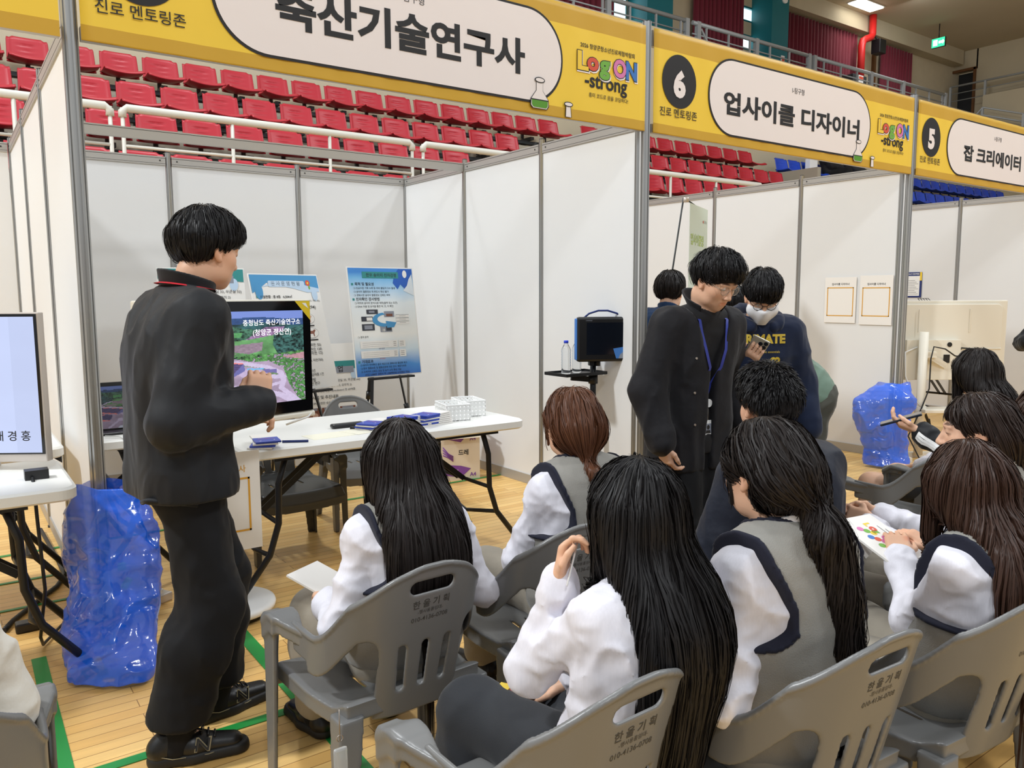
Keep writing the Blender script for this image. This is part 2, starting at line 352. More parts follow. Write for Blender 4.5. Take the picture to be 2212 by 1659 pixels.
# green columns, red pipe, speaker, curtains
struct(MB().m('column_teal').box((19.35, 11.45, 8.6), (.76, .7, 3.6)).build('wall_column'))
struct(MB().m('column_teal').box((14.55, 11.45, 8.6), (.9, .7, 3.6)).build('wall_column_rear'))
tag(MB().m('white').cyl((19.48, 11.1, 9.62), (19.48, 11.03, 9.62), .09, 20).build('wall_fitting'), 'small white round fitting high on the teal column', 'fitting')
tag(MB().m('white').box((19.5, 11.09, 7.98), (.15, .02, .28)).m('red_ink').box((19.5, 11.075, 8.0), (.11, .01, .14)).build('notice'), 'small red and white notice low on the teal column', 'notice')
tag(MB().m('white').box((23.3, 10.98, 7.95), (.26, .02, .36)).m('red_ink').box((23.3, 10.965, 8.04), (.22, .01, .10)).build('notice'), 'red and white notice on the gallery hose cabinet', 'notice')
tag(MB().m('steel_dark').box((23.3, 11.25, 7.45), (.75, .5, 1.4)).build('hose_cabinet', bevel=.02), 'grey cabinet standing at the foot of the red pipe', 'cabinet')
def curtain(x0, x1, y, z0, z1, label, waves):
    n = waves*8; V = []; F = []
    for i in range(n+1):
        x = x0+(x1-x0)*i/n; a = 2*PI*waves*i/n+.6*math.sin(i*.23)
        for z in (z0, (z0+z1)/2, z1): V.append((x, y+.06*math.sin(a)*(1.0 if z < z1 else .8), z))
    for i in range(n):
        for k in range(2): F.append((i*3+k, i*3+3+k, i*3+4+k, i*3+1+k))
    o = link_mesh('curtain', V, F, 'curtain_maroon', smooth=True)
    md = o.modifiers.new('thick', 'SOLIDIFY'); md.thickness = .02
    return tag(o, label, 'curtain', 'gallery curtains')
curtain(10.6, 13.45, 11.6, 6.75, 10.0, 'maroon curtain leftmost on the gallery, half hidden by the banner', 14)
curtain(16.35, 18.35, 11.6, 6.75, 10.0, 'maroon curtain left of the two small windows and teal column', 12)
curtain(19.8, 24.0, 11.6, 6.75, 9.62, 'wide maroon curtain between the teal column and the red pipe', 24)
curtain(25.5, 27.4, 11.6, 6.75, 9.60, 'narrow maroon curtain right of the red pipe', 11)
tag(MB().m('pipe_red').tube([(24.3, 11.25, 10.19), (24.3, 11.25, 9.6), (24.22, 11.25, 9.5), (23.95, 11.25, 9.40), (23.78, 11.25, 9.32), (23.72, 11.25, 9.15), (23.72, 11.25, 8.15)], .11, 12).build('fire_pipe'), 'red fire pipe bending down the gallery wall', 'pipe')
sp = thing('loudspeaker', 'small black loudspeaker hung beside the red pipe', 'speaker', (24.6, 11.2, 9.25))
MB().m('black_plastic').box((0, 0, 0), (.36, .32, .44)).build('case', parent=sp, bevel=.03); MB().m('dark').cyl((0, 0, .22), (.0, .3, .5), .03, 8).build('bracket', parent=sp)
tag(MB().m('wood_frame').box((25.3, 11.75, 8.3), (.12, .1, 3.4)).build('trim_board'), 'thin brown vertical board beside the narrow curtain', 'trim', kind='structure')
# gallery railing
def gallery_rail(label, x0, x1, y, posts, braces=()):
    t = thing('railing', label, 'railing', (0, 0, 0), group='upper gallery railings')
    r = MB().m('rail_grey').cyl((x0, y, 7.8), (x1, y, 7.8), .05, 10)
    for z in (7.55, 7.3, 7.05): r.cyl((x0, y, z), (x1, y, z), .018, 6)
    r.build('rails', parent=t)
    for p in posts: MB().m('rail_grey').box((p, y, 7.3), (.12, .1, 1.1)).build('post', parent=t)
    x = x0+.5
    while x < x1:
        MB().m('rail_grey').box((x, y, 7.3), (.045, .04, 1.05)).build('baluster', parent=t); x += .82
    for a, b in braces: MB().m('rail_grey').bar((a, y, 7.7), (b, y, 6.8), .05, .05).build('brace', parent=t)
gallery_rail('grey gallery railing above the banner of the front booth', 9.5, 14.35, 10.0, (9.6, 11.8, 14.3))
gallery_rail('grey gallery railing in front of the teal column', 14.5, 19.2, 10.0, (14.7, 16.9, 19.15), ((14.8, 15.6),))
gallery_rail('grey gallery railing below the red pipe and narrow curtain', 19.35, 26.7, 10.0, (19.4, 22.2, 24.0, 26.6))
t = thing('railing', 'pale railing across the far end wall before the dark door', 'railing', (0, 0, 0), group='upper gallery railings')
r = MB().m('rail_grey')
for z in (8.88, 8.62, 8.36): r.cyl((30.2, 11.6, z), (30.2, 4, z), .035 if z > 8.8 else .016, 8)
r.build('rails', parent=t)
for yy in (11.6, 10.4, 9.0, 7.0, 5.0): MB().m('rail_grey').box((30.2, yy, 8.3), (.07, .07, 1.15)).build('post', parent=t)
struct(MB().m('beige_wall').box((30.3, 6.5, 7.4), (.9, 7.6, 1.8)).build('wall_end_ledge'))
t = thing('railing', 'grey stair railing low at the far right end wall', 'railing', (0, 0, 0), group='upper gallery railings')
r = MB().m('rail_grey')
for dz in (0, -.25, -.5): r.tube([(28.6, 10.3, 7.0+dz), (29.0, 9.9, 7.7+dz), (29.0, 8.6, 7.25+dz)], .03, 8)
r.build('rails', parent=t)
for xx, yy, zz in ((28.6, 10.3, 7.0), (29.0, 9.9, 7.7), (29.0, 8.6, 7.25)): MB().m('rail_grey').box((xx, yy, zz-.5), (.07, .07, 1.0)).build('post', parent=t)

# ---- stand seats
def make_seat(matname, label):
    t = thing('stadium_seat', label, 'stadium seat')
    nx, nz = 14, 20; w2 = .222; V = []; F = []
    for j in range(nz+1):
        v = j/nz
        for i in range(nx+1):
            u = -1+2*i/nx; ww = w2*(1-.05*v)
            x = u*ww; z = .06+v*.33; y = .03+.07*v-.035*u*u*(1-.4*v)
            if v > .93: y += .018*(v-.93)/.07
            if abs(u) > .9: y -= .012
            if v > .9 and abs(u) > .85: z -= .02
            rid = 0
            for c0 in (.34, .52, .70):
                d = (v-c0-.05*u*u)/.028
                if abs(u) < .55: rid += math.exp(-d*d)*(1-(u/.55)**2)*(1 if d < 0 else .5)
            y += .018*rid
            V.append((x, y, z))
    n1 = nx+1
    for j in range(nz):
        for i in range(nx): F.append((j*n1+i, j*n1+i+1, (j+1)*n1+i+1, (j+1)*n1+i))
    o = link_mesh('backrest', V, F, matname, t, True); md = o.modifiers.new('thick', 'SOLIDIFY'); md.thickness = .014
    V = []; F = []
    for j in range(9):
        v = j/8
        for i in range(nx+1):
            u = -1+2*i/nx
            y = .04-.40*v; z = .055-.025*math.sin(PI*v)+.045*u*u*(1-.3*v)-(.05*(max(0, v-.8)/.2)**2)+.015*v
            V.append((u*(w2+.008), y, z))
    for j in range(8):
        for i in range(nx): F.append((j*n1+i, j*n1+i+1, (j+1)*n1+i+1, (j+1)*n1+i))
    o = link_mesh('seat', V, F, matname, t, True); md = o.modifiers.new('thick', 'SOLIDIFY'); md.thickness = .016
    MB().m('steel_dark').box((0, .0, -.03), (.07, .3, .05)).box((0, .12, -.12), (.06, .08, .2)).box((0, .145, .16), (.05, .03, .3)).box((0, -.02, -.085), (.499, .05, .05)).box((0, .12, -.075), (.499, .04, .04)).build('bracket', parent=t)
    return t
ROWS = [(8.1, 4.515, 4.878, 'top'), (7.3, 3.975, 4.407, 'third'), (6.5, 3.452, 4.45, 'second'), (5.7, 2.905, 4.62, 'lowest')]
red0 = None
for y, zt, ph, nm in ROWS:
    xs = np.arange(ph+.225-.5*22, 14.45, .5)
    lab = 'red plastic seat in the %s row of the stand' % nm
    for x in xs:
        if nm == 'top' and (x < -2.4 or 8.7 < x < 9.6): continue
        if nm == 'third' and (x < -2.4 or 7.4 < x < 9.2): continue
        if nm == 'second' and (x < -2.4 or 5.7 < x < 8.7): continue
        if nm == 'lowest' and (x < -1.3 or x > 5.2): continue
        if nm == 'third' and x > 14.2: continue
        if red0 is None:
            red0 = make_seat('seat_red', lab); red0['group'] = 'red seats in the %s row of the stand' % nm; red0.location = (x, y-.1, zt-.39)
        else: dup(red0, (x, y-.1, zt-.39), 0, lab, 'red seats in the %s row of the stand' % nm)
blue0 = None
for y, zt, nm, xr in ((8.1, 4.515, 'upper', np.arange(20.9, 26.5, .5)), (7.3, 3.975, 'lower', np.arange(19.6, 23.2, .5)), (8.1, 4.48, 'near', np.arange(15.4, 18.6, .5))):
    lab = {'upper': 'blue plastic seat in the upper row right of the booth column', 'lower': 'blue plastic seat in the lower row right of the booth column', 'near': 'blue plastic seat beside the seated spectators'}[nm]
    for x in xr:
        if blue0 is None:
            blue0 = make_seat('seat_blue', lab); blue0['group'] = 'blue seats, upper'; blue0.location = (x, y-.1, zt-.39)
        else: dup(blue0, (x, y-.1, zt-.39), 0, lab, 'blue seats, %s' % nm)
# white handrails in front of the lowest row
def handrail(label, x0, x1, posts):
    t = thing('handrail', label, 'handrail', (0, 0, 0), group='white handrails before the stand')
    y = 5.2; z = 3.215
    MB().m('rail_paint').tube([(x0, y, z-.09), (x0, y, z-.04), (x0+.04, y, z), (x1-.04, y, z), (x1, y, z-.04), (x1, y, z-.09)], .040, 12).build('top_rail', parent=t)
    MB().m('rail_paint').cyl((x0, y, z-.36), (x1, y, z-.36), .016, 8).build('lower_rail', parent=t)
    for p in (x0, *posts, x1): MB().m('rail_paint').cyl((p, y, 2.05), (p, y, z), .02, 8).build('post', parent=t)
handrail('white handrail nearest the left, ending beside the round column', -4.2, .99, (-3, -1.9, -.8, .2))
handrail('long white handrail in front of the red seats over the back wall', 1.1, 4.28, (2.15, 3.23))
handrail('white handrail disappearing behind the right wall of the front booth', 4.43, 7.6, (5.5, 6.5))
handrail('white handrail over the booth numbered six', 7.75, 10.95, (8.75, 9.8))
struct(MB().m('concrete').box((14.85, 7.7, 3.4), (.12, 2.0, 1.3)).build('wall_aisle_parapet'))
# ================================================================ booths: panels, posts, columns, beams, banners
PH = 2.43
def make_panel():
    t = thing('partition_panel', '', 'partition panel')
    MB().m('panel_white').box((0, 0, PH/2), (.955, .012, PH-.10)).build('board', parent=t)
    MB().m('alu_rail').box((0, 0, PH-.032), (.955, .030, .064)).m('alu_dark').box((0, 0, PH-.012), (.955, .031, .003)).box((0, 0, PH-.052), (.955, .031, .002)).build('top_rail', parent=t)
    MB().m('alu_rail').box((0, 0, .036), (.955, .030, .07)).build('bottom_rail', parent=t)
    b = MB().m('alu_dark')
    for x in (-.44, .44):
        for s in (-1, 1): b.cyl((x, s*.0155, PH-.03), (x, s*.017, PH-.03), .006, 8)
    b.build('screw', parent=t)
    return t
def oct_poly(r, groove=.18):
    P = []
    for k in range(8):
        a0 = 2*PI*(k-.5)/8; a1 = 2*PI*(k+.5)/8
        p0 = Vector((r*math.cos(a0), r*math.sin(a0))); p1 = Vector((r*math.cos(a1), r*math.sin(a1))); n = ((p0+p1)/2).normalized()
        q0 = p0.lerp(p1, .36); q1 = p0.lerp(p1, .64)
        P += [tuple(p0), tuple(q0), tuple(q0-n*r*groove), tuple(q1-n*r*groove), tuple(q1)]
    return P
def make_post(name, r, h):
    t = thing(name, '', 'post')
    MB().m('aluminium').prism(oct_poly(r), (0, 0, 0), X, Y, h).build('shaft', parent=t)
    MB().m('alu_dark').cyl((0, 0, h), (0, 0, h+.006), r*.8, 16).cyl((0, 0, 0), (0, 0, .012), r*1.15, 16).build('cap', parent=t)
    return t
pan0 = pst0 = None
def panel(x, y, rot, label):
    global pan0
    if pan0 is None:
        pan0 = make_panel(); pan0.location = (x, y, 0); pan0.rotation_euler = (0, 0, rot); pan0['label'] = label; pan0['group'] = 'booth partition panels'
    else: dup(pan0, (x, y, 0), rot, label, 'booth partition panels')
def post(x, y, label):
    global pst0
    if pst0 is None:
        pst0 = make_post('partition_post', .021, PH+.03); pst0.location = (x, y, 0); pst0['label'] = label; pst0['group'] = 'booth partition posts'
    else: dup(pst0, (x, y, 0), 0, label, 'booth partition posts')
PLACE = ('nearest the front column', 'in the middle', 'at the far end')
for k in range(3):
    panel(0, k+.5, PI/2, 'white partition panel of the wall left of the presenter, one %s' % PLACE[k])
    panel(3, k+.5, PI/2, 'white partition panel of the wall behind the black monitor stand, one %s' % PLACE[k])
    panel(6, k+.5, PI/2, ('white partition panel with two orange framed sheets taped on it', 'white partition panel left of the two taped sheets', 'white partition panel behind the pale green standing banner')[k])
    panel(9, k+.5, PI/2, ('white partition panel at the right edge behind the white television', 'white partition panel of the booth with the white television, one in the middle', 'white partition panel with the small notice beside the white television')[k])
    panel(k+.5, 3, 0, ('white partition panel of the back wall, left one behind the presenter', 'white partition panel of the back wall, middle one behind the presenter\'s head', 'white partition panel of the back wall, right one behind the posters')[k])
panel(-.5, 3, 0, 'white partition panel at the left edge behind the lilac screen')
for x, nm in ((0, 'of the wall left of the presenter'), (3, 'of the wall behind the monitor stand'), (6, 'of the wall with the taped sheets'), (9, 'of the wall behind the white television')):
    for y, w2 in ((1, 'first from the column'), (2, 'second from the column'), (3, 'back corner')):
        post(x, y, 'slim aluminium partition post %s, %s' % (nm, w2))
    post(x, .06, 'slim aluminium partition post %s, right at the column' % nm)
post(1, 3, 'slim aluminium partition post of the back wall above the presenter')
post(2, 3, 'slim aluminium partition post of the back wall above the posters')
col0 = None
for x, lab in ((0, 'tall grooved aluminium column left of the presenter, blue bag at its foot'), (3, 'tall grooved aluminium column between the front booth and the booth numbered 6'), (6, 'tall grooved aluminium column between the banners numbered 6 and 5')):
    if col0 is None:
        col0 = make_post('booth_column', .029, 2.97); col0.location = (x, 0, 0); col0['label'] = lab; col0['group'] = 'booth columns'; col0['category'] = 'column'
    else: dup(col0, (x, 0, 0), 0, lab, 'booth columns')
def beam(a, b, z, label):
    o = MB().m('alu_rail').bar((a[0], a[1], z), (b[0], b[1], z), .03, .064).m('alu_dark').bar((a[0], a[1], z+.022), (b[0], b[1], z+.022), .031, .003).build('partition_beam')
    tag(o, label, 'beam', 'booth cross beams')
beam((.025, 2), (2.975, 2), PH-.032, 'aluminium beam crossing the front booth above the posters')

# ---- banners
def banner(x0, number, title, tspan, label, sub=True, logo=True, x1=None):
    t = thing('booth_banner', label, 'banner', (x0, 0, 0), group='yellow booth banners')
    w = 3.0; L = .034; R = (x1 or w)-.034; nx = 60; V = []; F = []
    zs = [2.345, 2.352, 2.375, 2.398, 2.402, 2.5, 2.6, 2.7, 2.8, 2.826, 2.832, 2.87, 2.91, 2.938]
    for i in range(nx+1):
        x = L+(R-L)*i/nx
        for j, z in enumerate(zs):
            e = .0016*math.sin(x*23+z*9)+.0012*math.sin(x*51-z*17) if (z > 2.82 or z < 2.405) else .0006*math.sin(x*17)
            sag = .004*math.sin(PI*i/nx)*(1 if z < 2.5 else -.6 if z > 2.9 else 0)
            V.append((x, -.026+e, z-sag))
    nz = len(zs); mi = []
    for i in range(nx):
        for j in range(nz-1):
            F.append((i*nz+j, (i+1)*nz+j, (i+1)*nz+j+1, i*nz+j+1)); mi.append(1 if zs[j] < 2.40 or zs[j] >= 2.828 else 0)
    o = link_mesh('fabric', V, F, ['banner_yellow', 'banner_rail_shade'], t, True, mi)  # top and bottom bands: shade of the rails behind put into the colour
    md = o.modifiers.new('thick', 'SOLIDIFY'); md.thickness = .0015; md.offset = 1
    MB().m('alu_rail').box(((L+R)/2, 0, 2.372), (R-L, .03, .05)).box(((L+R)/2, 0, 2.885), (R-L, .03, .09)).build('support_beam', parent=t)
    y = -.031
    p = MB().m('ink').flat(rrect(.510, 2.396, 2.342, 2.876, .235, 14), (0, y, 0), X, Z)
    p.m('pill_white').flat(rrect(.522, 2.408, 2.330, 2.864, .226, 14), (0, y-.0012, 0), X, Z)
    p.build('title_field', parent=t)
    ty = y-.003
    MB().m('ink').text(title, (tspan[0], ty, 2.527), X, Z, width=tspan[1]-tspan[0], height=tspan[2], bold=.034).build('title_lettering', parent=t)
    MB().m('ink_soft').text('I-탐구형', (1.428, ty, 2.757), X, Z, width=.135, align='c', bold=.004).build('subtitle_lettering', parent=t)
    MB().m('ink').text('진로 멘토링존', (.085, ty+.002, 2.457), X, Z, width=.325, bold=.006).build('zone_lettering', parent=t)
    n = MB().m('ink').flat(circ(.25, 2.664, .148, .156), (0, y, 0), X, Z)
    if number: n.m('pill_white').text(number, (.25, y-.002, 2.582), X, Z, height=.165, bold=.06, align='c')
    n.build('number_badge', parent=t)
    if logo:
        g = MB().m('ink').text('2026 청양군청소년진로체험박람회', (2.467, y, 2.738), X, Z, width=.408, bold=.012)
        for ch, xa, xb, za, zb, c in (('L', 2.443, 2.527, 2.612, 2.717, 'banner_yellow'), ('o', 2.513, 2.600, 2.618, 2.694, 'red_ink'), ('g', 2.603, 2.685, 2.583, 2.690, 'green_ink'), ('O', 2.708, 2.811, 2.609, 2.716, 'pink_ink'), ('N', 2.805, 2.893, 2.609, 2.715, 'blue_ink')):
            o_ = .0045
            g.m('pill_white').text(ch, (xa-o_+.004, y-.0004, za-o_-.005), X, Z, width=xb-xa+2*o_, height=zb-za+2*o_, bold=.075)
            g.m('ink').text(ch, (xa-o_/2, y-.001, za-o_/2), X, Z, width=xb-xa+o_, height=zb-za+o_, bold=.075)
            g.m(c).text(ch, (xa+.002, y-.0018, za+.002), X, Z, width=xb-xa-.004, height=zb-za-.004, bold=.045)
        g.m('ink').text('-strong', (2.50, y, 2.535), X, Z, width=.318, bold=.022)
        g.m('ink').text('흥미 코드로 꿈을 코딩하다!', (2.53, y, 2.482), X, Z, width=.297, bold=.006)
        g.build('event_logo', parent=t)
        fl = MB()
        def outl(P, col, dy, e):
            cx = sum(q[0] for q in P)/len(P); cz = sum(q[1] for q in P)/len(P)
            big = [(cx+(q[0]-cx)*(1+e[0]), cz+(q[1]-cz)*(1+e[1])) for q in P]
            fl.m('ink').flat(big, (0, y-.004-dy, 0), X, Z); fl.m(col).flat(P, (0, y-.0046-dy, 0), X, Z)
        body = [(2.162, 2.512), (2.162, 2.462), (2.128, 2.418), (2.126, 2.385), (2.140, 2.372), (2.228, 2.372), (2.240, 2.388), (2.238, 2.42), (2.203, 2.462), (2.203, 2.512)]
        outl(body, 'pill_white', 0, (.09, .045))
        fl.m('ink').flat([(2.124, 2.418), (2.24, 2.418), (2.243, 2.412), (2.121, 2.412)], (0, y-.0052, 0), X, Z)
        fl.m('green_liquid').flat([(2.130, 2.412), (2.236, 2.412), (2.236, 2.388), (2.226, 2.376), (2.142, 2.376), (2.131, 2.387)], (0, y-.0056, 0), X, Z)
        outl(circ(2.183, 2.516, .028, .010, 20), 'pill_white', .002, (.22, .5))
        outl([(2.362, 2.352), (2.365, 2.415), (2.392, 2.415), (2.398, 2.352)], 'pill_white', 0, (.25, .06))
        outl(circ(2.379, 2.418, .026, .009, 20), 'pill_white', .002, (.22, .5))
        fl.build('flask_drawing', parent=t)
    return t
banner(0, None, '축산기술연구사', (.775, 2.088, .178), 'large yellow banner over the front booth with big black title')
banner(3, '6', '업사이클 디자이너', (.655, 2.19, .146), 'yellow banner with black circle numbered 6 in the middle distance')
banner(6, '5', '잡 크리에이터', (.80, 1.92, .14), 'yellow banner with black circle numbered 5 at the right edge')
t = thing('booth_banner', 'plain yellow end of a banner left of the first column', 'banner', (-3, 0, 0), group='yellow booth banners')
bb = MB().m('banner_yellow').box((2.0, -.026, 2.615), (1.93, .002, .43)).m('banner_rail_shade').box((2.0, -.026, 2.372), (1.93, .003, .055)).box((2.0, -.026, 2.883), (1.93, .003, .11)); bb.build('fabric', parent=t)  # edge bands carry the painted shade of the support rails
MB().m('alu_rail').box((2, 0, 2.372), (1.93, .03, .05)).box((2, 0, 2.885), (1.93, .03, .09)).build('support_beam', parent=t)
# ================================================================ furniture and things in the booths
def folding_table(x0, x1, y0, y1, label, h=.74, legs=True, yellow=True, rot=0.):
    cx, cy = (x0+x1)/2, (y0+y1)/2; a, b = (x1-x0)/2, (y1-y0)/2
    t = thing('folding_table', label, 'table', (cx, cy, 0), rot, group='white folding tables')
    P = rrect(-a, -b, a, b, .06, 8); Q = rrect(-a+.012, -b+.012, a-.012, b-.012, .05, 8); n = len(P)
    V = [(x, y, h-.048) for x, y in Q]+[(x, y, h-.040) for x, y in P]+[(x, y, h-.008) for x, y in P]+[(x, y, h) for x, y in Q]
    F = [(k*n+i, k*n+(i+1) % n, (k+1)*n+(i+1) % n, (k+1)*n+i) for k in range(3) for i in range(n)]+[tuple(range(3*n, 4*n)), tuple(reversed(range(n)))]
    link_mesh('tabletop', V, F, 'table_white', t)
    for s in (-1, 1):
        fr = MB().m('black_metal'); xt = s*(a-.22); xf = s*(a+.05)
        for q in (-1, 1):
            yy = q*(b-.10)
            MB().m('black_metal').tube([(xt, yy, h-.05), (xt+s*.04, yy, h-.18), (xt+s*.045, yy, .38), (xt+s*.09, yy, .24), (xf, yy, .012)], .0145, 10).m('yellow_tape' if yellow else 'black_metal').cyl((xf-s*.022, yy, .07), (xf-s*.004, yy, .022), .0165, 10).m('black_plastic').cyl((xf-s*.003, yy, .02), (xf, yy, 0), .019, 10).build('leg', parent=t)
        fr.cyl((xt+s*.045, -b+.1, .38), (xt+s*.045, b-.1, .38), .011, 8).cyl((xt, -b+.08, h-.06), (xt, b-.08, h-.06), .014, 8)
        fr.bar((xt+s*.04, -.03, .38), (xt-s*.34, -.03, h-.06), .006, .028).bar((xt+s*.04, .03, .38), (xt-s*.34, .03, h-.06), .006, .028)
        fr.tube([(xt+s*.09, -b+.1, .24), (xt+s*.07, 0, .19), (xt+s*.09, b-.1, .24)], .011, 8)
        fr.build('leg_brace', parent=t)
    MB().m('black_metal').bar((-a+.15, -b+.06, h-.058), (a-.15, -b+.06, h-.058), .02, .02).bar((-a+.15, b-.06, h-.058), (a-.15, b-.06, h-.058), .02, .02).build('under_frame', parent=t)
    return t
folding_table(.53, 2.02, -.135, .62, 'long white folding table carrying blue leaflets and baskets')
folding_table(.06, .40, .50, 1.9, 'white folding table with the small screen, mostly hidden behind the presenter')
folding_table(-1.65, -.115, -.40, .22, 'white folding table under the lilac screen at the left edge')
folding_table(-1.6, -.06, .46, 1.1, 'white folding table behind the lilac screen, only its corner showing')

# ---- picture on the screen: painted as a grid of coloured cells
def vnoise(x, y, seed=0):
    r = np.random.default_rng(seed).random((64, 64)); xi = np.floor(x).astype(int); yi = np.floor(y).astype(int); fx = x-xi; fy = y-yi
    fx = fx*fx*(3-2*fx); fy = fy*fy*(3-2*fy); g = lambda a, b: r[a % 64, b % 64]
    return g(xi, yi)*(1-fx)*(1-fy)+g(xi+1, yi)*fx*(1-fy)+g(xi, yi+1)*(1-fx)*fy+g(xi+1, yi+1)*fx*fy
def fbm(x, y, s=0, o=4): return sum(vnoise(x*2**k, y*2**k, s+k)/2**(k+1) for k in range(o))
def inpoly(x, y, P):
    c = np.zeros(x.shape, bool); n = len(P)
    for i in range(n):
        (x1, y1), (x2, y2) = P[i], P[(i+1) % n]
        if y1 == y2: continue
        c ^= ((y1 > y) != (y2 > y)) & (x < (x2-x1)*(y-y1)/(y2-y1)+x1)
    return c
def near_path(x, y, P, w):
    d = np.full(x.shape, 9.)
    for (x1, y1), (x2, y2) in zip(P[:-1], P[1:]):
        l = (x2-x1)**2+(y2-y1)**2+1e-9; t = np.clip(((x-x1)*(x2-x1)+(y-y1)*(y2-y1))/l, 0, 1)
        d = np.minimum(d, np.hypot(x-x1-t*(x2-x1), y-y1-t*(y2-y1)))
    return d < w
def farm_picture(nx, ny):
    """aerial view of a farm in a green valley; u to the right, v downwards, 0..1"""
    u, v = np.meshgrid((np.arange(nx)+.5)/nx, (np.arange(ny)+.5)/ny)
    px = u; py = v; A = np.zeros((ny, nx, 3)); n1 = fbm(u*14, v*14, 1); n2 = fbm(u*60, v*60, 5); n3 = fbm(u*6, v*6, 9)
    def put(mask, c, var=.12, n=n2): A[mask] = (np.array(S(*c))[None]*(1+var*2*(n[mask]-.5)[:, None]*2))
    put(u > -1, (120, 142, 212), .03, n3)
    put(v > .10+.05*np.abs(np.sin(u*5))+.03*n3, (96, 118, 190), .05)
    ridge = .055+.09*np.abs(u-.60)**.9+.05*(n3-.5)+.07*np.clip(.35-u, 0, 1)
    put(v > ridge, (48, 78, 128), .2)
    put(v > ridge+.055+.03*n1, (50, 92, 96), .7, n1)
    put((v > .17+.25*np.clip(u-.62, -.2, .4)+.04*n1), (62, 104, 84), .9, n2)
    put(inpoly(px, py, [(.58, .30), (.72, .17), (.86, .17), (.84, .24), (.72, .30), (.70, .34)]), (150, 118, 158), .6)
    put(inpoly(px, py, [(.44, .22), (.56, .22), (.55, .27), (.45, .28)]), (90, 160, 100), .2)
    put(inpoly(px, py, [(.30, .46), (.46, .31), (.60, .30), (.82, .25), (.86, .33), (.80, .46), (.60, .47), (.42, .48)]), (104, 160, 102), .35, n1)
    put(inpoly(px, py, [(.42, .36), (.70, .33), (.69, .42), (.60, .45), (.42, .40)]), (150, 130, 146), .2)
    put(inpoly(px, py, [(.26, .46), (.40, .42), (.52, .44), (.40, .48)]), (150, 140, 142), .2)
    put(inpoly(px, py, [(.78, .25), (1, .16), (1.01, .50), (.80, .46), (.77, .36)]), (56, 96, 92), .9, n2)
    put(inpoly(px, py, [(-.01, .18), (.30, .20), (.46, .30), (.34, .42), (.18, .50), (-.01, .52)]), (52, 88, 92), .9, n2)
    low = inpoly(px, py, [(-.01, .52), (.26, .47), (.55, .50), (.80, .47), (1.01, .48), (1.01, 1.01), (-.01, 1.01)])
    put(low, (172, 152, 178), .18, n1)
    put(inpoly(px, py, [(.50, .48), (.62, .45), (.80, .46), (1.01, .44), (1.01, 1.01), (.96, 1.01), (.88, .80), (.84, .62), (.74, .54), (.60, .53)]) & (n2 > .36), (78, 128, 72), .9, n2)
    put(inpoly(px, py, [(.83, .50), (1.01, .46), (1.01, .54), (.94, .53)]), (186, 140, 150), .2)
    put(inpoly(px, py, [(.40, .52), (.58, .53), (.74, .60), (.80, .68), (.78, .72), (.66, .60), (.50, .56)]), (122, 148, 112), .3)
    put(inpoly(px, py, [(.56, .72), (.64, .68), (.76, .72), (.74, .79), (.58, .78)]), (138, 150, 110), .3)
    road = (206, 192, 222)
    for P, w_ in (([(.1, .53), (.24, .47), (.34, .40), (.42, .36)], .010), ([(.2, .47), (.40, .51), (.58, .55), (.72, .60), (.82, .67), (.84, .76), (.82, .84), (.96, 1.02)], .020), ([(.84, .72), (.70, .70), (.55, .64)], .022), ([(.50, .80), (.66, .84), (.82, .92), (.92, 1.02)], .026), ([(.36, .98), (.52, .79), (.60, .80), (.74, .80), (.82, .78)], .016)):
        put(near_path(px, py, P, w_), road, .06)
    put(inpoly(px, py, [(.50, .64), (.60, .60), (.74, .66), (.70, .70), (.56, .70)]), (196, 178, 212), .1)
    stripe = np.sin((v*1.0-u*.22)*260)
    for P, Cc in (([(.0, .50), (.22, .49), (.56, .55), (.48, .66), (.14, .58), (0, .56)], (92, 80, 128)), ([(.0, .60), (.24, .63), (.42, .69), (.38, .80), (.14, .76), (0, .72)], (86, 78, 124))):
        mk = inpoly(px, py, P); put(mk, Cc, .1); A[mk] *= (1-.22*(stripe[mk] > 0))[:, None]
    for P in ([(.0, .58), (.14, .575), (.48, .655), (.47, .675), (.14, .60), (0, .60)], [(0, .63), (.12, .625), (.34, .675), (.33, .685), (0, .645)], [(.0, .755), (.22, .775), (.38, .81), (.38, .83), (.2, .80), (0, .78)], [(.22, .483), (.56, .54), (.56, .553), (.22, .495)]):
        put(inpoly(px, py, P), (240, 140, 140), .08)
    put(inpoly(px, py, [(.56, .55), (.57, .62), (.49, .68), (.48, .66)]), (110, 110, 172), .06)
    put(inpoly(px, py, [(.58, .60), (.70, .61), (.69, .625), (.58, .615)]), (110, 190, 240), .05)
    put(inpoly(px, py, [(.69, .62), (.79, .63), (.79, .67), (.71, .66)]), (120, 112, 170), .05)
    put(((px-.635)/.035)**2+((py-.90)/.035)**2 < 1, (70, 120, 60), .5)
    put(inpoly(px, py, [(.50, .95), (.56, .95), (.54, 1.01), (.46, 1.01)]), (215, 222, 240), .05)
    return np.clip(A, 0, 1)
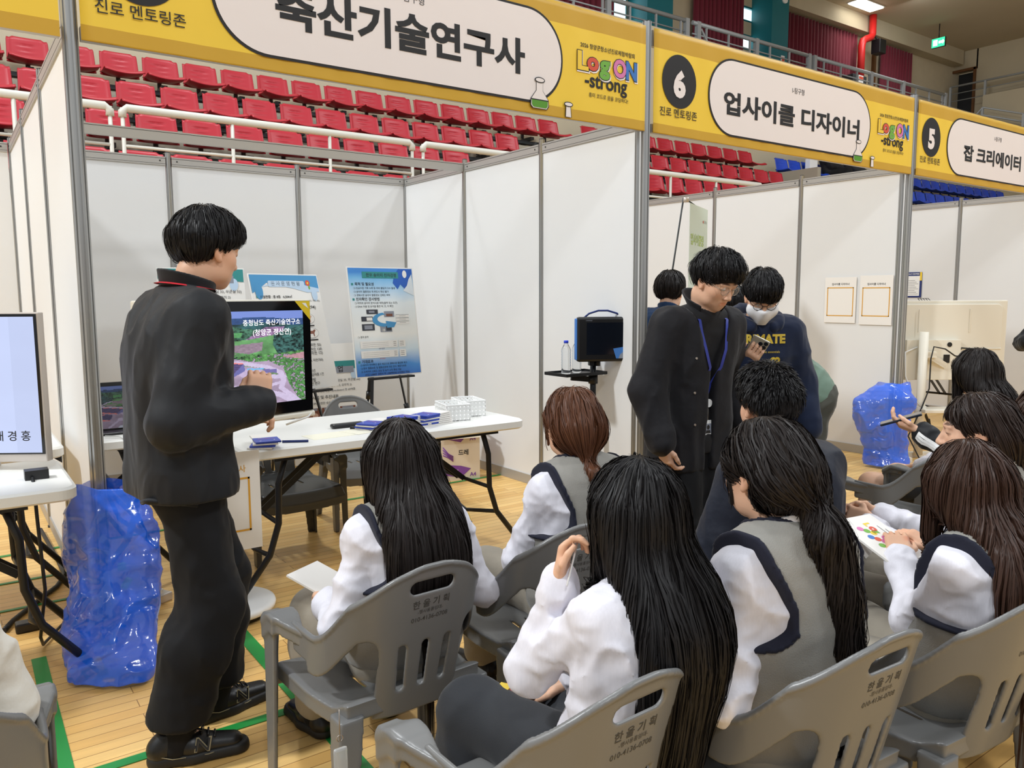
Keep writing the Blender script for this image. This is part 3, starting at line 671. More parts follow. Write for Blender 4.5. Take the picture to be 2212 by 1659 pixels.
def screen_grid(name, o, ux, uz, wd, hg, pic, parent, estr):
    ny, nx, _ = pic.shape; o = Vector(o); ux = Vector(ux)*wd; uz = Vector(uz)*hg
    gx, gy = np.meshgrid(np.arange(nx+1)/nx, np.arange(ny+1)/ny)
    V = np.array(o)[None]+gx.reshape(-1, 1)*np.array(ux)[None]+(1-gy.reshape(-1, 1))*np.array(uz)[None]
    i, j = np.meshgrid(np.arange(nx), np.arange(ny)); a = (j*(nx+1)+i).ravel()
    F = np.stack([a+nx+1, a+nx+2, a+1, a], 1)
    m = bpy.data.materials.new(name); m.use_nodes = True; nt = m.node_tree; b = nt.nodes['Principled BSDF']
    at = nt.nodes.new('ShaderNodeVertexColor'); at.layer_name = 'picture'
    b.inputs['Base Color'].default_value = (.01, .01, .01, 1); b.inputs['Roughness'].default_value = .3
    nt.links.new(at.outputs['Color'], b.inputs['Emission Color']); b.inputs['Emission Strength'].default_value = estr
    ob = link_mesh(name, V, F, m, parent)
    ca = ob.data.color_attributes.new('picture', 'FLOAT_COLOR', 'CORNER')
    c = np.ones((ny*nx, 4, 4), np.float32); c[:, :, :3] = pic.reshape(-1, 1, 3); ca.data.foreach_set('color', c.ravel())
    return ob
# ---- television on a round rolling base
tv = thing('rolling_television', 'television on white round stand showing an aerial farm view', 'television', (.48, 0, 0))
base = MB().m('white').lathe([(0, .062), (.18, .062), (.196, .055), (.2, .045), (.197, .03), (.19, .028)], n=48).build('base', parent=tv)
MB().m('dark').lathe([(.18, .028), (.17, .006), (0, .006)], n=40).build('base_skirt', parent=tv)
MB().m('white').cyl((0, .05, .05), (0, .05, 1.0), .022, 20).cyl((0, .05, .98), (-.03, -.30, 1.12), .02, 16).build('pole', parent=tv)
ta = math.radians(16.3); ux = Vector((math.cos(ta), math.sin(ta), 0)); nrm = Vector((math.sin(ta), -math.cos(ta), 0))
TR = Vector((.805-.48, -.235, 1.376)); tw, th = .74, .468
tilt = Vector((0, 0, 1))
o_ = TR-ux*tw-Vector((0, 0, th))
rotm = Matrix((ux, -nrm, Vector((0, 0, 1)))).transposed()
mid = o_+ux*tw/2+Vector((0, 0, th/2))
MB().m('tv_cream').box(mid-nrm*.022, (tw+.006, .04, th+.006), rotm).box(mid+Vector((0, 0, -th/2-.012))-nrm*.01, (tw, .05, .022), rotm).build('casing', parent=tv, bevel=.006)
MB().m('glass_black').box(mid, (tw-.006, .006, th-.006), rotm).build('bezel', parent=tv)
bz = .042
screen_grid('screen', o_+ux*bz+Vector((0, 0, bz+.01))+nrm*.0045, ux, Z, tw-2*bz, th-2*bz-.01, farm_picture(220, 140), tv, 1.0)
MB().m('white').text('충청남도 축산기술연구소', o_+ux*(tw-bz-.015)+Vector((0, 0, th-bz-.055))+nrm*.006, ux, Z, width=.27, align='r', bold=.004).text('(청양군 정산면)', o_+ux*(tw-bz-.062)+Vector((0, 0, th-bz-.095))+nrm*.006, ux, Z, width=.18, align='r', bold=.004).build('screen_caption', parent=tv)
MATS['white_glow'] = mat('white_glow', (1, 1, 1), .5, emit=(.95, .97, 1), estr=.85)
tv.children[-1].data.materials[0] = MATS['white_glow']
MB().m('yellow_tape').flat([(-.075, 0), (0, 0), (0, -.08)], TR+nrm*.004-ux*.004-Vector((0, 0, .004)), ux, Z).m('white').flat([(-.04, -.012), (-.02, -.012), (-.008, -.035), (-.028, -.022)], TR+nrm*.0046-ux*.004, ux, Z).build('corner_sticker', parent=tv)
MB().m('cable_white').tube([o_+ux*(tw-.0)+Vector((0, 0, -.003)), o_+ux*(tw-.05)+nrm*.03+Vector((0, 0, -.02)), o_+ux*(tw-.14)+nrm*.0+Vector((0, 0, -.045))], .004, 6).build('cable', parent=tv)

# hanging sheet with an orange frame (its code is left out)
sh = thing('paper_sheet', 'hanging white sheet with orange frame below the television', 'sheet', (.44, -.162, .33))
MB().m('paper').box((0, 0, .21), (.297, .0015, .42)).build('sheet', parent=sh)
s_ = MB().m('orange_ink')
for r_ in (rect(-.105, .08, .105, .088), rect(-.105, .302, .105, .31), rect(-.105, .08, -.097, .31), rect(.097, .08, .105, .31)): s_.flat(r_, (0, -.002, 0), X, Z)
s_.text('연구사', (.0, -.002, .335), X, Z, width=.09, align='l', bold=.005); s_.build('print', parent=sh)

# ---- screen in the left booth
lt = thing('monitor', 'large screen with lilac picture standing at the left edge', 'monitor', (-.17, -.03, 0))
la = math.radians(-29); lu = Vector((math.cos(math.radians(138)), math.sin(math.radians(138)), 0))*-1
lu = Vector((.83, -.56, 0)).normalized(); ln = Vector((-lu.y*-1, -lu.x, 0)); ln = Vector((-.56, -.83, 0)).normalized()
lr = Matrix((lu, -ln, Vector((0, 0, 1)))).transposed(); BR = Vector((0, 0, .772)); w_, h_ = .72, .565
md_ = BR-lu*w_/2+Vector((0, 0, h_/2))
MB().m('tv_silver').box(md_-ln*.02, (w_, .04, h_), lr).build('casing', parent=lt, bevel=.004)
MB().m('glass_black').box(md_+Vector((0, 0, .012))+ln*.0005, (w_-.012, .004, h_-.036), lr).build('bezel', parent=lt)
gy_ = np.linspace(0, 1, 50)[:, None]*np.ones((1, 60)); gn = fbm(np.linspace(0, 3, 60)[None]*np.ones((50, 1)), gy_*4, 3)
pic = np.array(S(196, 208, 244))[None, None]*(1+.10*(gn-.5)[..., None]); pic[:, -8:] *= .93
screen_grid('screen', BR-lu*(w_-.016)+Vector((0, 0, .036))+ln*.003, lu, Z, w_-.032, h_-.052, np.clip(pic, 0, 1), lt, 1.0)
MB().m('ink').text('기 술 자 배 경 홍', BR-lu*.055+Vector((0, 0, .085))+ln*.004, lu, Z, width=.285, align='r', bold=.012).build('screen_caption', parent=lt)
MB().m('tv_silver').box(BR-lu*w_/2+Vector((0, 0, -.016)), (.26, .18, .03), lr).build('foot', parent=lt)
cb = MB().m('black_plastic').box((-.22, -.165, .757), (.075, .05, .034)).m('cable_black').tube([(-.235, -.20, .75), (-.235, -.235, .73), (-.235, -.27, .62), (-.225, -.25, .35), (-.24, -.1, .12), (-.22, .1, .012), (-.1, .35, .012), (.0, .2, .012), (.08, .1, .012)], .006, 8)
tag(cb.build('power_cable'), 'black plug and power cable hanging from the left table', 'cable')
tag(MB().m('cable_black').tube([(-.07, 1.9, .02), (-.05, 1.2, .012), (-.05, .95, .012), (-.1, .8, .012), (-.16, .7, .012), (-.3, .45, .012), (-.34, .35, .012)], .011, 8).build('floor_cable'), 'thick dark cable lying on the floor along the left partition', 'cable')
tag(MB().m('black_plastic').box((-.25, .33, .02), (.10, .06, .04)).build('power_adapter', bevel=.006), 'black power adapter on the floor at the left', 'adapter')
ps = thing('power_strip', 'grey power strip on the floor behind the presenter\'s leg', 'power strip', (.21, .30, 0), .5)
MB().m('tv_silver').box((0, 0, .02), (.22, .06, .04)).build('body', parent=ps, bevel=.006); MB().m('white').box((-.02, 0, .055), (.05, .04, .035)).box((.05, 0, .05), (.04, .04, .03)).build('plug', parent=ps, bevel=.004)
MB().m('cable_white').tube([(-.03, 0, .07), (-.02, .01, .10), (.03, .03, .12), (.08, .05, .10)], .003, 6).build('cord', parent=ps)
# small screen on the side table
sm = thing('small_monitor', 'small dark screen seen between the column and the presenter', 'monitor', (.15, .72, .74))
MB().m('black_plastic').box((.06, .07, .12), (.36, .015, .24), Matrix.Rotation(-.18, 3, 'X')).box((.06, .03, .006), (.34, .2, .012)).build('casing', parent=sm, bevel=.004)
pc = farm_picture(90, 56)*.42
so = screen_grid('screen', (-.105, .0365, .018), X, Vector((0, math.sin(.18), math.cos(.18))), .33, .205, pc, sm, .6)
tag(MB().m('cable_white').tube([(.12, .60, .748), (.17, .54, .75), (.19, .50, .74), (.205, .48, .68), (.225, .475, .60)], .004, 6).build('charging_cable'), 'white cable drooping over the side table edge', 'cable')
mat('clear_film', (.95, .95, .93), .15, trans=.6)
bgm = MB().m('clear_film')
bg = thing('snack_bag', 'clear plastic bag with yellow things behind the small screen', 'bag', (.22, 1.12, .74))
def blob_mesh(nu, nv, fn):
    V = []; F = []
    for j in range(nv+1):
        for i in range(nu): V.append(fn(2*PI*i/nu, j/nv))
    for j in range(nv):
        for i in range(nu): F.append((j*nu+i, j*nu+(i+1) % nu, (j+1)*nu+(i+1) % nu, (j+1)*nu+i))
    return V, F
V, F = blob_mesh(20, 12, lambda a, v: ((.10+.02*math.sin(3*a+4*v))*math.cos(a)*math.sin(PI*min(1, .12+v*.86)), (.08+.012*math.cos(5*a))*math.sin(a)*math.sin(PI*min(1, .12+v*.86)), .20*v))
link_mesh('film', V, F, 'clear_film', bg, True); MB().m('yellow_ink').cyl((-.02, 0, .02), (-.02, -.01, .15), .01, 10).m('paper_cream').cyl((.05, 0, .01), (.06, 0, .12), .035, 14).build('contents', parent=bg)

# ---- posters on easels
def P2(o, ux, uz, n):
    return lambda x, z, d=0: Vector(o)+Vector(ux)*x+Vector(uz)*z+Vector(n)*d
mat('poster_sky', S(98, 170, 232), .35); mat('poster_deep', S(28, 92, 190), .35); mat('poster_mid', S(120, 178, 232), .35); mat('poster_light', S(222, 232, 240), .35); mat('poster_cream', S(238, 238, 230), .35)
mat('photo_dark', S(50, 54, 66), .4); mat('photo_grey', S(140, 146, 160), .4); mat('photo_brown', S(120, 70, 50), .4); mat('pig_pink', S(214, 176, 160), .5); mat('pig_brown', S(140, 86, 68), .5)
def gradient_mat(name, stops, h):
    m = bpy.data.materials.new(name); m.use_nodes = True; nt = m.node_tree; b = nt.nodes['Principled BSDF']; b.inputs['Roughness'].default_value = .35
    tc = nt.nodes.new('ShaderNodeTexCoord'); sp = nt.nodes.new('ShaderNodeSeparateXYZ'); nt.links.new(tc.outputs['Object'], sp.inputs[0])
    dv = nt.nodes.new('ShaderNodeMath'); dv.operation = 'DIVIDE'; dv.inputs[1].default_value = h; nt.links.new(sp.outputs['Z'], dv.inputs[0])
    nz = nt.nodes.new('ShaderNodeTexNoise'); nz.inputs['Scale'].default_value = 3.5; nt.links.new(tc.outputs['Object'], nz.inputs['Vector'])
    ad = nt.nodes.new('ShaderNodeMath'); ad.operation = 'MULTIPLY_ADD'; ad.inputs[1].default_value = .12; nt.links.new(nz.outputs['Fac'], ad.inputs[0]); nt.links.new(dv.outputs[0], ad.inputs[2])
    cr = nt.nodes.new('ShaderNodeValToRGB'); nt.links.new(ad.outputs[0], cr.inputs[0]); el = cr.color_ramp.elements
    el[0].position, el[0].color = stops[0][0], (*S(*stops[0][1]), 1); el[1].position, el[1].color = stops[-1][0], (*S(*stops[-1][1]), 1)
    for p_, c_ in stops[1:-1]: e = el.new(p_); e.color = (*S(*c_), 1)
    nt.links.new(cr.outputs[0], b.inputs['Base Color']); MATS[name] = m
gradient_mat('printed_sky', [(.02, (24, 92, 196)), (.16, (72, 146, 222)), (.30, (214, 232, 244)), (.45, (246, 248, 246)), (.74, (232, 242, 248)), (.95, (120, 190, 240)), (1.08, (64, 140, 220))], .84)
def poster(name, label, cx, cy, z0, yaw, w, h, lean, style, easel=True, roll=0.):
    t = thing(name, label, 'poster', (cx, cy, z0), 0)
    t.rotation_euler = Euler((-lean, roll, yaw), 'XYZ')
    MB().m('white').box((0, .004, h/2), (w, .006, h)).build('board', parent=t)
    if style == 'sky': MB().m('printed_sky').flat(rect(-w/2+.008, .008, w/2-.008, h-.008), (0, -.0001, 0), X, Z).build('printed_ground', parent=t)
    g = MB(); y = -.0015
    q = lambda m, P, d=0: g.m(m).flat(P, (0, y-d, 0), X, Z)
    tx = lambda s, x, z, wd, b=.006, m='ink', al='l': g.m(m).text(s, (x, y-.001, z), X, Z, width=wd, bold=b, align=al)
    if style == 'sky':
        q('poster_deep', [(.10, .72), (.14, .67), (.17, .71), (.22, .66), (.26, .72), (.285, .80), (.285, .83), (.16, .83), (.12, .78)]); q('white', circ(.215, .79, .02, .03, 16), .0004)
        q('poster_light', [(.19, .66), (.23, .70), (.25, .75), (.28, .79), (.289, .62), (.24, .64)], .0006)
        q('teal_ink', rect(-.17, .755, .155, .805), .0006); q('poster_deep', [(.155, .755), (.165, .75), (.165, .812), (.155, .805)], .0006); tx('한우 송아지 친자감정', 0, .768, .27, .012, 'ink', 'c')
        for zz, s, wd in ((.70, '목적 및 필요성', .165), (.585, '친자확인 검사방법', .205), (.11, '기대효과', .10)):
            q('teal_ink', rect(-.27, zz, -.253, zz+.017), .0006); tx(s, -.24, zz, wd, .012)
        for zz, s, wd in ((.672, '❍ 인공수정 기록 누락 등 아비 불일치 다수 발생', .37), (.645, '❍ 송아지 혈통정보 위.변조시 확인 불가', .31), (.618, '❍ 경매시장 송아지 혈통정보 신뢰도 하락', .32), (.558, '❍ 어미와 송아지 분석시료 채취(혈액 또는 모근)', .38), (.532, '❍ DNA 추출 및 분석을 통한 부, 모, 자 확인', .34), (.30, '❍ 결과 분석', .09), (.088, '❍ 송아지 친자확인 결과 제공으로 경매시장 활성화 제고', .42), (.063, '❍ 한우 혈통보존 및 혈통검증에 의한 한우 개량가속화', .41), (.038, '❍ 소비자의 신뢰도 상승 및 농가 소득 향상 가능', .36), (.014, '(년간 5,000두 검정시 약 1,500백만원 소득향상 가능)', .40)):
            tx(s, -.255 if zz != .014 else -.22, zz, wd, .002)
        for P, m in ((rect(-.16, .48, -.06, .515), 'photo_dark'), (rect(-.21, .425, -.11, .462), 'photo_dark'), (rect(-.21, .355, -.10, .405), 'photo_dark'), (rect(-.05, .34, .055, .39), 'photo_grey'), (rect(-.005, .455, .085, .50), 'photo_grey'), (rect(-.04, .345, -.01, .365), 'white')): q(m, P, .0006)
        for P, m in ((rect(-.14, .49, -.09, .505), 'photo_grey'), (rect(-.165, .43, -.115, .455), 'white'), (rect(-.19, .365, -.12, .395), 'photo_grey'), (rect(0, .348, .05, .385), 'photo_dark'), (rect(.012, .46, .07, .48), 'photo_brown')): q(m, P, .0010)
        arr = []; N = 16
        for k in range(N+1):
            a = PI*.55+(k/N)*PI*.95; arr.append((.0+.115*math.cos(a), .435+.055*math.sin(a)))
        inn = [(.015+.085*math.cos(PI*.55+(k/N)*PI*.95), .44+.035*math.sin(PI*.55+(k/N)*PI*.95)) for k in range(N, -1, -1)]
        q('skyblue_ink', arr+inn, .0012); q('skyblue_ink', [(.01, .372), (.005, .425), (.10, .412), (.075, .375)], .0014)
        for zz in (.42, .446, .472): q('white', rect(.10, zz-.022, .22, zz), .0008); q('ink_soft', rect(.10, zz-.002, .22, zz), .001); q('ink_soft', rect(.13, zz-.012, .19, zz-.01), .001)
        for z1 in (.22, .145):
            q('white', rect(-.24, z1, .09, z1+.055), .0006); q('white', rect(.105, z1, .165, z1+.055), .0006)
            for dz in (.012, .026, .04): q('ink_soft', rect(-.22, z1+dz, .01, z1+dz+.0012), .001); q('ink_soft', rect(.055, z1+dz, .08, z1+dz+.003), .001); q('ink_soft', rect(.115, z1+dz, .15, z1+dz+.003), .001)
            tx('친자 일치' if z1 > .2 else '친자 불일치', -.08, z1-.012, .05, .0, 'ink_purple' if z1 > .2 else 'red_ink')
    elif style == 'pigs':
        q('skyblue_ink', [(-.29, .70), (-.29, .832), (.29, .832), (.29, .73), (.16, .75), (0, .775), (-.16, .775), (-.23, .73)]); q('paleblue_ink', [(-.22, .742), (-.1, .78), (.1, .772), (.29, .735), (.29, .71), (.18, .705), (.06, .735), (-.1, .76)], .0004)
        q('skyblue_ink', circ(-.235, .715, .032, .06, 24), .0008); q('paleblue_ink', circ(.24, .69, .026, .05, 24), .0008)
        q('paleblue_ink', rrect(-.15, .745, .165, .79, .012, 4), .001); tx('돈 사 운 영 현 황', 0, .756, .25, .012, 'ink', 'c')
        q('red_ink', circ(.195, .775, .02, .022, 16), .001); q('yellow_ink', circ(.195, .775, .008, .009, 12), .0014); q('green_ink', circ(.203, .742, .008, .016, 12), .001)
        q('teal_ink', rect(-.265, .665, -.248, .683), .0006); tx('시설현황 : 총 8동   6,504㎡', -.235, .665, .27, .012)
        for zz, s, wd in ((.637, '❍ 돈사 : 5동  3,966㎡(임신 및 분만 2,408 / 비육검정 894 / 실험 472 / 격리 192)', .53), (.61, '- 무창돈사, 액 배기휀, 쿨링패드, 분만리튼사 냉방장치', .40), (.583, '(퇴비장 1,125 / 액비저장조 1,294)', .48), (.305, '❍ 요크셔 : 웅돈 4, 육성돈 170, 자돈 55)', .46), (.275, '❍ 랜드레이스 : 웅돈 4, 육성돈 69, 자돈 120)', .46), (.245, '❍ 두록 : 웅돈 7, 육성돈 48, 자돈 12)', .46), (.195, '❍ 종돈 보급 : 800두/년(검정돈 50, 자돈750)', .45), (.145, '❍ 컨설팅 : 10농가/년', .27), (.118, '❍ 제품 실증시험 : 10여 제품/년', .36), (.09, '❍ 기계 개발 : 실용화 1건, 사료급여통 1건', .43), (.05, '❍ 메탄가스 배출계수 개발', .35), (.025, '❍ 사료(질소화합물) 저감방안 연구', .38)):
            tx(s, -.255, zz, wd, .002)
        for cx_, cz_, pm in ((.13, .51, 'pig_pink'), (.14, .405, 'pig_brown')):
            q('ink_soft', circ(cx_, cz_, .066, .040, 32), .0006); q('white', circ(cx_, cz_, .064, .038, 32), .0010)
            q(pm, [(cx_-.042, cz_+.006), (cx_-.03, cz_+.016), (cx_+.015, cz_+.014), (cx_+.03, cz_+.024), (cx_+.042, cz_+.02), (cx_+.036, cz_+.010), (cx_+.026, cz_-.002), (cx_+.026, cz_-.028), (cx_+.019, cz_-.028), (cx_+.014, cz_-.008), (cx_-.02, cz_-.008), (cx_-.022, cz_-.03), (cx_-.031, cz_-.03), (cx_-.036, cz_-.006)], .0014)
            q('ink', rect(cx_-.05, cz_-.057, cx_+.05, cz_-.048), .001)
    else:
        q('teal_ink', [(-.29, .76), (-.29, .832), (.29, .832), (.29, .74), (.15, .75)]); q('photo_grey', rect(-.22, .73, .22, .785), .0006); tx('주 요 사 업', .12 if style == 'low' else .2, .742, .26, .012, 'ink', 'r')
        q('paleblue_ink', circ(.22, .72, .03, .045, 20), .0004)
        for zz, s, wd in ((.66, '❍ 면 적 : ㎡ (생명공학 99, 배양실 33, 무균실 33)', .52), (.62, '❍ 연구인력 : 4명(소장 1, 연구직 2, 공무직 2)', .44), (.58, '❍ 주요장비 : 수정란배양기(incubator) 등 60여종', .47), (.48, '❍ 한우 OPU수정란 생산 및 이식', .32), (.17, '▶ 우선가축 유전자원 보존', .30), (.12, '▶ 다양한 우량 송아지 생산', .30)): tx(s, -.25, zz, wd, .002)
        q('teal_ink', rect(-.27, .525, -.25, .545), .0006); tx('주요 사업 및 추진내용', -.235, .525, .30, .012)
        for x_ in (-.25, -.09, .07): q('photo_brown', rect(x_, .36, x_+.14, .45), .0006); q('photo_grey', rect(x_+.02, .43, x_+.12, .448), .001); q('pig_brown', circ(x_+.05, .40, .03, .025, 14), .001); q('pig_pink', circ(x_+.1, .39, .025, .02, 14), .001)
        q('photo_brown', rect(-.03, .22, .10, .30), .0006)
    g.build('print', parent=t)
    return t
yaw1 = math.radians(10)
poster('poster', 'blue sky poster on black easel at the right back corner', 2.33, 2.05, .775, math.radians(6), .594, .841, .13, 'sky')
poster('poster', 'white poster with two pig pictures behind the television', 1.60, 1.90, .735, math.radians(18), .594, .841, .26, 'pigs', roll=0.)
poster('poster', 'cream poster standing on the floor behind the grey chair', 2.14, 2.70, .02, 0, .70, .98, .12, 'low')
poster('poster', 'pale blue poster half hidden behind the presenter\'s face', 1.06, 2.38, .76, math.radians(-4), .594, .841, .12, 'low')
def easel(x, y, yaw, zl, label, lean=.13):
    t = thing('easel', label, 'easel', (x, y, 0), yaw, group='black display easels')
    MB().m('black_metal').box((0, -.035, zl-.012), (.40, .05, .016)).build('ledge', parent=t)
    for sx, fx, fy in ((-.10, -.27, -.12), (.10, .27, -.12), (0, 0, .42)):
        top = Vector((sx*.3, .05+math.tan(lean)*.72, zl+.72)); mid_ = Vector((sx+(fx-sx)*.35, .03+(fy+.0)*.2, zl*.66)); ft = Vector((fx, fy, .0))
        if sx == 0: mid_ = top.lerp(ft, .6)
        MB().m('black_metal').bar(top, mid_, .024, .012).cyl(mid_, ft, .009, 8).m('black_plastic').cyl(mid_+(top-mid_)*.03, mid_-(mid_-ft)*.06, .02, 10).cyl(ft+(mid_-ft)*.03, ft, .014, 8).build('leg', parent=t)
    return t
easel(2.33, 2.07, math.radians(6), .775, 'black folding easel holding the blue sky poster')
easel(1.60, 1.93, math.radians(18), .73, 'black folding easel holding the pig poster', .26)
easel(1.06, 2.40, math.radians(-4), .76, 'black folding easel behind the presenter holding the pale blue poster')

# ---- things on the table
def leaflet_stack(x, y, rz, n, label, fan):
    t = thing('leaflet_stack', label, 'leaflets', (x, y, .74), rz, group='stacks of blue and white leaflets')
    for k in range(n):
        a = fan*(k/(n-1)-.5); r = Matrix.Rotation(a, 3, 'Z')
        b = MB().m('paper').box((0, 0, .004+.0085*k), (.20, .105, .0065), r)
        if k == n-1 or k % 2 == 1: b.m('navy_blue').box(r @ Vector((-.045, 0, .004+.0085*k)), (.112, .1055, .0068), r)
        if k == n-1:
            ux_ = r @ Vector((0, -1, 0)); uy_ = r @ Vector((1, 0, 0)); zz = .0085+.0085*k
            b.m('leaf_red').text('축산기술연구소', r @ Vector((-.03, .035, 0))+Vector((0, 0, zz)), ux_, uy_, width=.07, bold=.01).m('white').flat(circ(0, 0, .004), r @ Vector((-.06, -.03, 0))+Vector((0, 0, zz)), X, Y).flat(circ(0, 0, .004), r @ Vector((-.075, .03, 0))+Vector((0, 0, zz)), X, Y).text('충청남도', r @ Vector((-.012, .03, 0))+Vector((0, 0, zz)), ux_, uy_, width=.03)
        b.build('leaflet', parent=t)
mat('navy_blue', S(44, 70, 178), .45); mat('leaf_red', S(216, 90, 110), .5)
leaflet_stack(1.26, .10, .45, 4, 'left stack of blue leaflets on the table, fanned beside the pen', .3)
leaflet_stack(1.40, .02, .15, 7, 'middle stack of blue leaflets behind the dark haired girl\'s head', .35)
leaflet_stack(1.53, .03, .25, 7, 'right stack of blue leaflets leaning against the white basket', .35)
leaflet_stack(.66, -.03, 1.2, 4, 'lone stack of leaflets at the table end near the television', .4)
def basket(x, y, rz, label):
    t = thing('basket', label, 'basket', (x, y, .74), rz, group='perforated white baskets')
    a, b_, h = .10, .065, .085; m = MB().m('white'); m.box((0, 0, .003), (2*a, 2*b_, .006))
    def side(o, ux, ln, nx, nz=4):
        o = Vector(o); ux = Vector(ux); nn = ux.cross(Vector((0, 0, 1)))
        cw = ln/nx; chh = h/nz
        for i in range(nx):
            for j in range(nz):
                cx, cz = (i+.5)*cw, (j+.5)*chh; H = circ(cx, cz, cw*.17, cw*.17, 8, PI/8, PI/8+2*PI); Rc = [(cx+cw/2, cz+chh*.2), (cx+cw*.2, cz+chh/2), (cx-cw*.2, cz+chh/2), (cx-cw/2, cz+chh*.2), (cx-cw/2, cz-chh*.2), (cx-cw*.2, cz-chh/2), (cx+cw*.2, cz-chh/2), (cx+cw/2, cz-chh*.2)]
                V = [o+ux*p[0]+Vector((0, 0, p[1])) for p in H+Rc]
                m.add(V, [(k, 8+k, 8+(k+1) % 8, (k+1) % 8) for k in range(8)])
                for sx in (-1, 1):
                    for sz in (-1, 1): m.add([o+ux*(cx+sx*cw/2)+Vector((0, 0, cz+sz*chh/2)), o+ux*(cx+sx*cw/2)+Vector((0, 0, cz+sz*chh*.2)), o+ux*(cx+sx*cw*.2)+Vector((0, 0, cz+sz*chh/2))], [(0, 1, 2)])
    side((-a, -b_, 0), X, 2*a, 8); side((a, b_, 0), (-1, 0, 0), 2*a, 8); side((a, -b_, 0), Y, 2*b_, 6); side((-a, b_, 0), (0, -1, 0), 2*b_, 6)
    o = m.build('body', parent=t); s = o.modifiers.new('thick', 'SOLIDIFY'); s.thickness = .0025
    MB().m('white').tube([(x_, y_, h) for x_, y_ in rrect(-a, -b_, a, b_, .004, 2)], .003, 6, closed=True).build('rim', parent=t)
    return t
basket(1.715, .12, 1.35, 'perforated white basket nearer the leaflets'); basket(1.865, .20, 1.35, 'perforated white basket nearer the table end')
tag(MB().m('black_plastic').box((1.15, .20, .752), (.17, .045, .02)).build('pencil_case', bevel=.008), 'black zip pencil case lying on the white table', 'pencil case')
tag(MB().m('navy_ink').cyl((1.14, .13, .747), (1.25, .05, .747), .0055, 10).m('black_plastic').cyl((1.135, .133, .747), (1.155, .118, .747), .0065, 10).build('pen'), 'dark pen beside the pencil case', 'pen')
tag(MB().m('navy_ink').cyl((.74, -.02, .746), (.84, -.075, .746), .0055, 10).build('pen'), 'dark pen beside the lone leaflet stack', 'pen')
tag(MB().m('paper_cream').box((.98, .03, .7405), (.21, .14, .001), Matrix.Rotation(.06, 3, 'Z')).build('form_sheet'), 'cream paper sheet lying at the left of the table', 'paper')
tag(MB().m('paper_cream').box((1.18, .06, .7412), (.21, .14, .001), Matrix.Rotation(.3, 3, 'Z')).build('form_sheet'), 'cream paper sheet under the pen', 'paper')

# ---- monitor on a tripod with a tray
ms = thing('monitor_stand', 'black pole stand with a small tray before the right wall', 'stand', (2.885, .32, 0))
MB().m('black_metal').cyl((0, 0, 0.02), (0, 0, .55), .024, 16).cyl((0, 0, .5), (0, 0, 1.0), .019, 16).cyl((0, 0, .96), (0, 0, 1.02), .026, 16).build('pole', parent=ms)
MB().m('black_metal').box((-.10, .05, .893), (.33, .22, .008)).box((-.10, -.06, .90), (.33, .006, .018)).box((-.10, .16, .90), (.33, .006, .018)).box((-.265, .05, .90), (.006, .22, .018)).box((.065, .05, .90), (.006, .22, .018)).build('tray', parent=ms)
MB().m('black_metal').bar((-.14, .05, .872), (0, 0, .855), .02, .035).cyl((0, 0, .83), (0, 0, .885), .03, 14).build('tray_bracket', parent=ms)
for k in range(3):
    a = 2*PI*k/3+.4; MB().m('black_metal').bar((0, 0, .12), (.09*math.cos(a), .09*math.sin(a), .015), .02, .012).build('leg', parent=ms)
mn = thing('display_unit', 'black portable display with blue edge and carrying handle', 'display', (2.90, .24, .975), math.radians(-27))
MB().m('black_plastic').box((0, 0, .14), (.35, .05, .28)).build('housing', parent=mn, bevel=.015)
MB().m('blue_ink').box((-.173, .012, .14), (.014, .05, .26)).box((0, .03, .14), (.30, .02, .25)).build('blue_back', parent=mn, bevel=.006)
mat('screen_off', S(16, 20, 28), .12)
MB().m('screen_off').flat(rect(-.115, .045, .125, .245), (0, -.0258, 0), X, Z).m('blue_ink').flat([(.055, .082), (.14, .094), (.14, .02), (.075, .02)], (0, -.0262, 0), X, Z).m('photo_grey').flat([(.09, .02), (.1, .045), (.125, .065), (.14, .066), (.14, .02)], (0, -.0266, 0), X, Z).m('photo_grey').text('LONGEDGE', (-.12, -.0262, .255), X, Z, width=.04).build('screen', parent=mn)
mn.children[-1].data.materials[0] = MATS['screen_off']
MB().m('navy_ink').tube([(-.12, .02, .275), (-.09, .02, .30), (-.03, .02, .318), (.03, .02, .318), (.09, .02, .30), (.13, .02, .275)], .006, 8).build('handle', parent=mn)
MB().m('black_metal').cyl((-.03, .03, -.03), (-.03, .03, .02), .018, 12).box((-.075, .02, -.01), (.03, .04, .03)).build('mount', parent=mn)
def bottle(x, y, label, full=True):
    t = thing('water_bottle', label, 'bottle', (x, y, .897), group='water bottles on the tray')
    pr = [(0, .002), (.024, .0), (.030, .006)]
    for k in range(8): pr += [(.0305, .012+.016*k), (.0285, .020+.016*k)]
    pr += [(.031, .145), (.029, .158), (.018, .180), (.0125, .190), (.0125, .197)]
    MB().m('bottle_clear').lathe(pr).build('bottle_body', parent=t); MB().m('cap_blue').lathe([(0, .212), (.0135, .212), (.0145, .209), (.0145, .195), (0, .195)]).build('cap', parent=t)
bottle(2.695, .36, 'clear water bottle with blue cap at the left end of the tray'); bottle(2.815, .40, 'clear water bottle half hidden behind the black display')
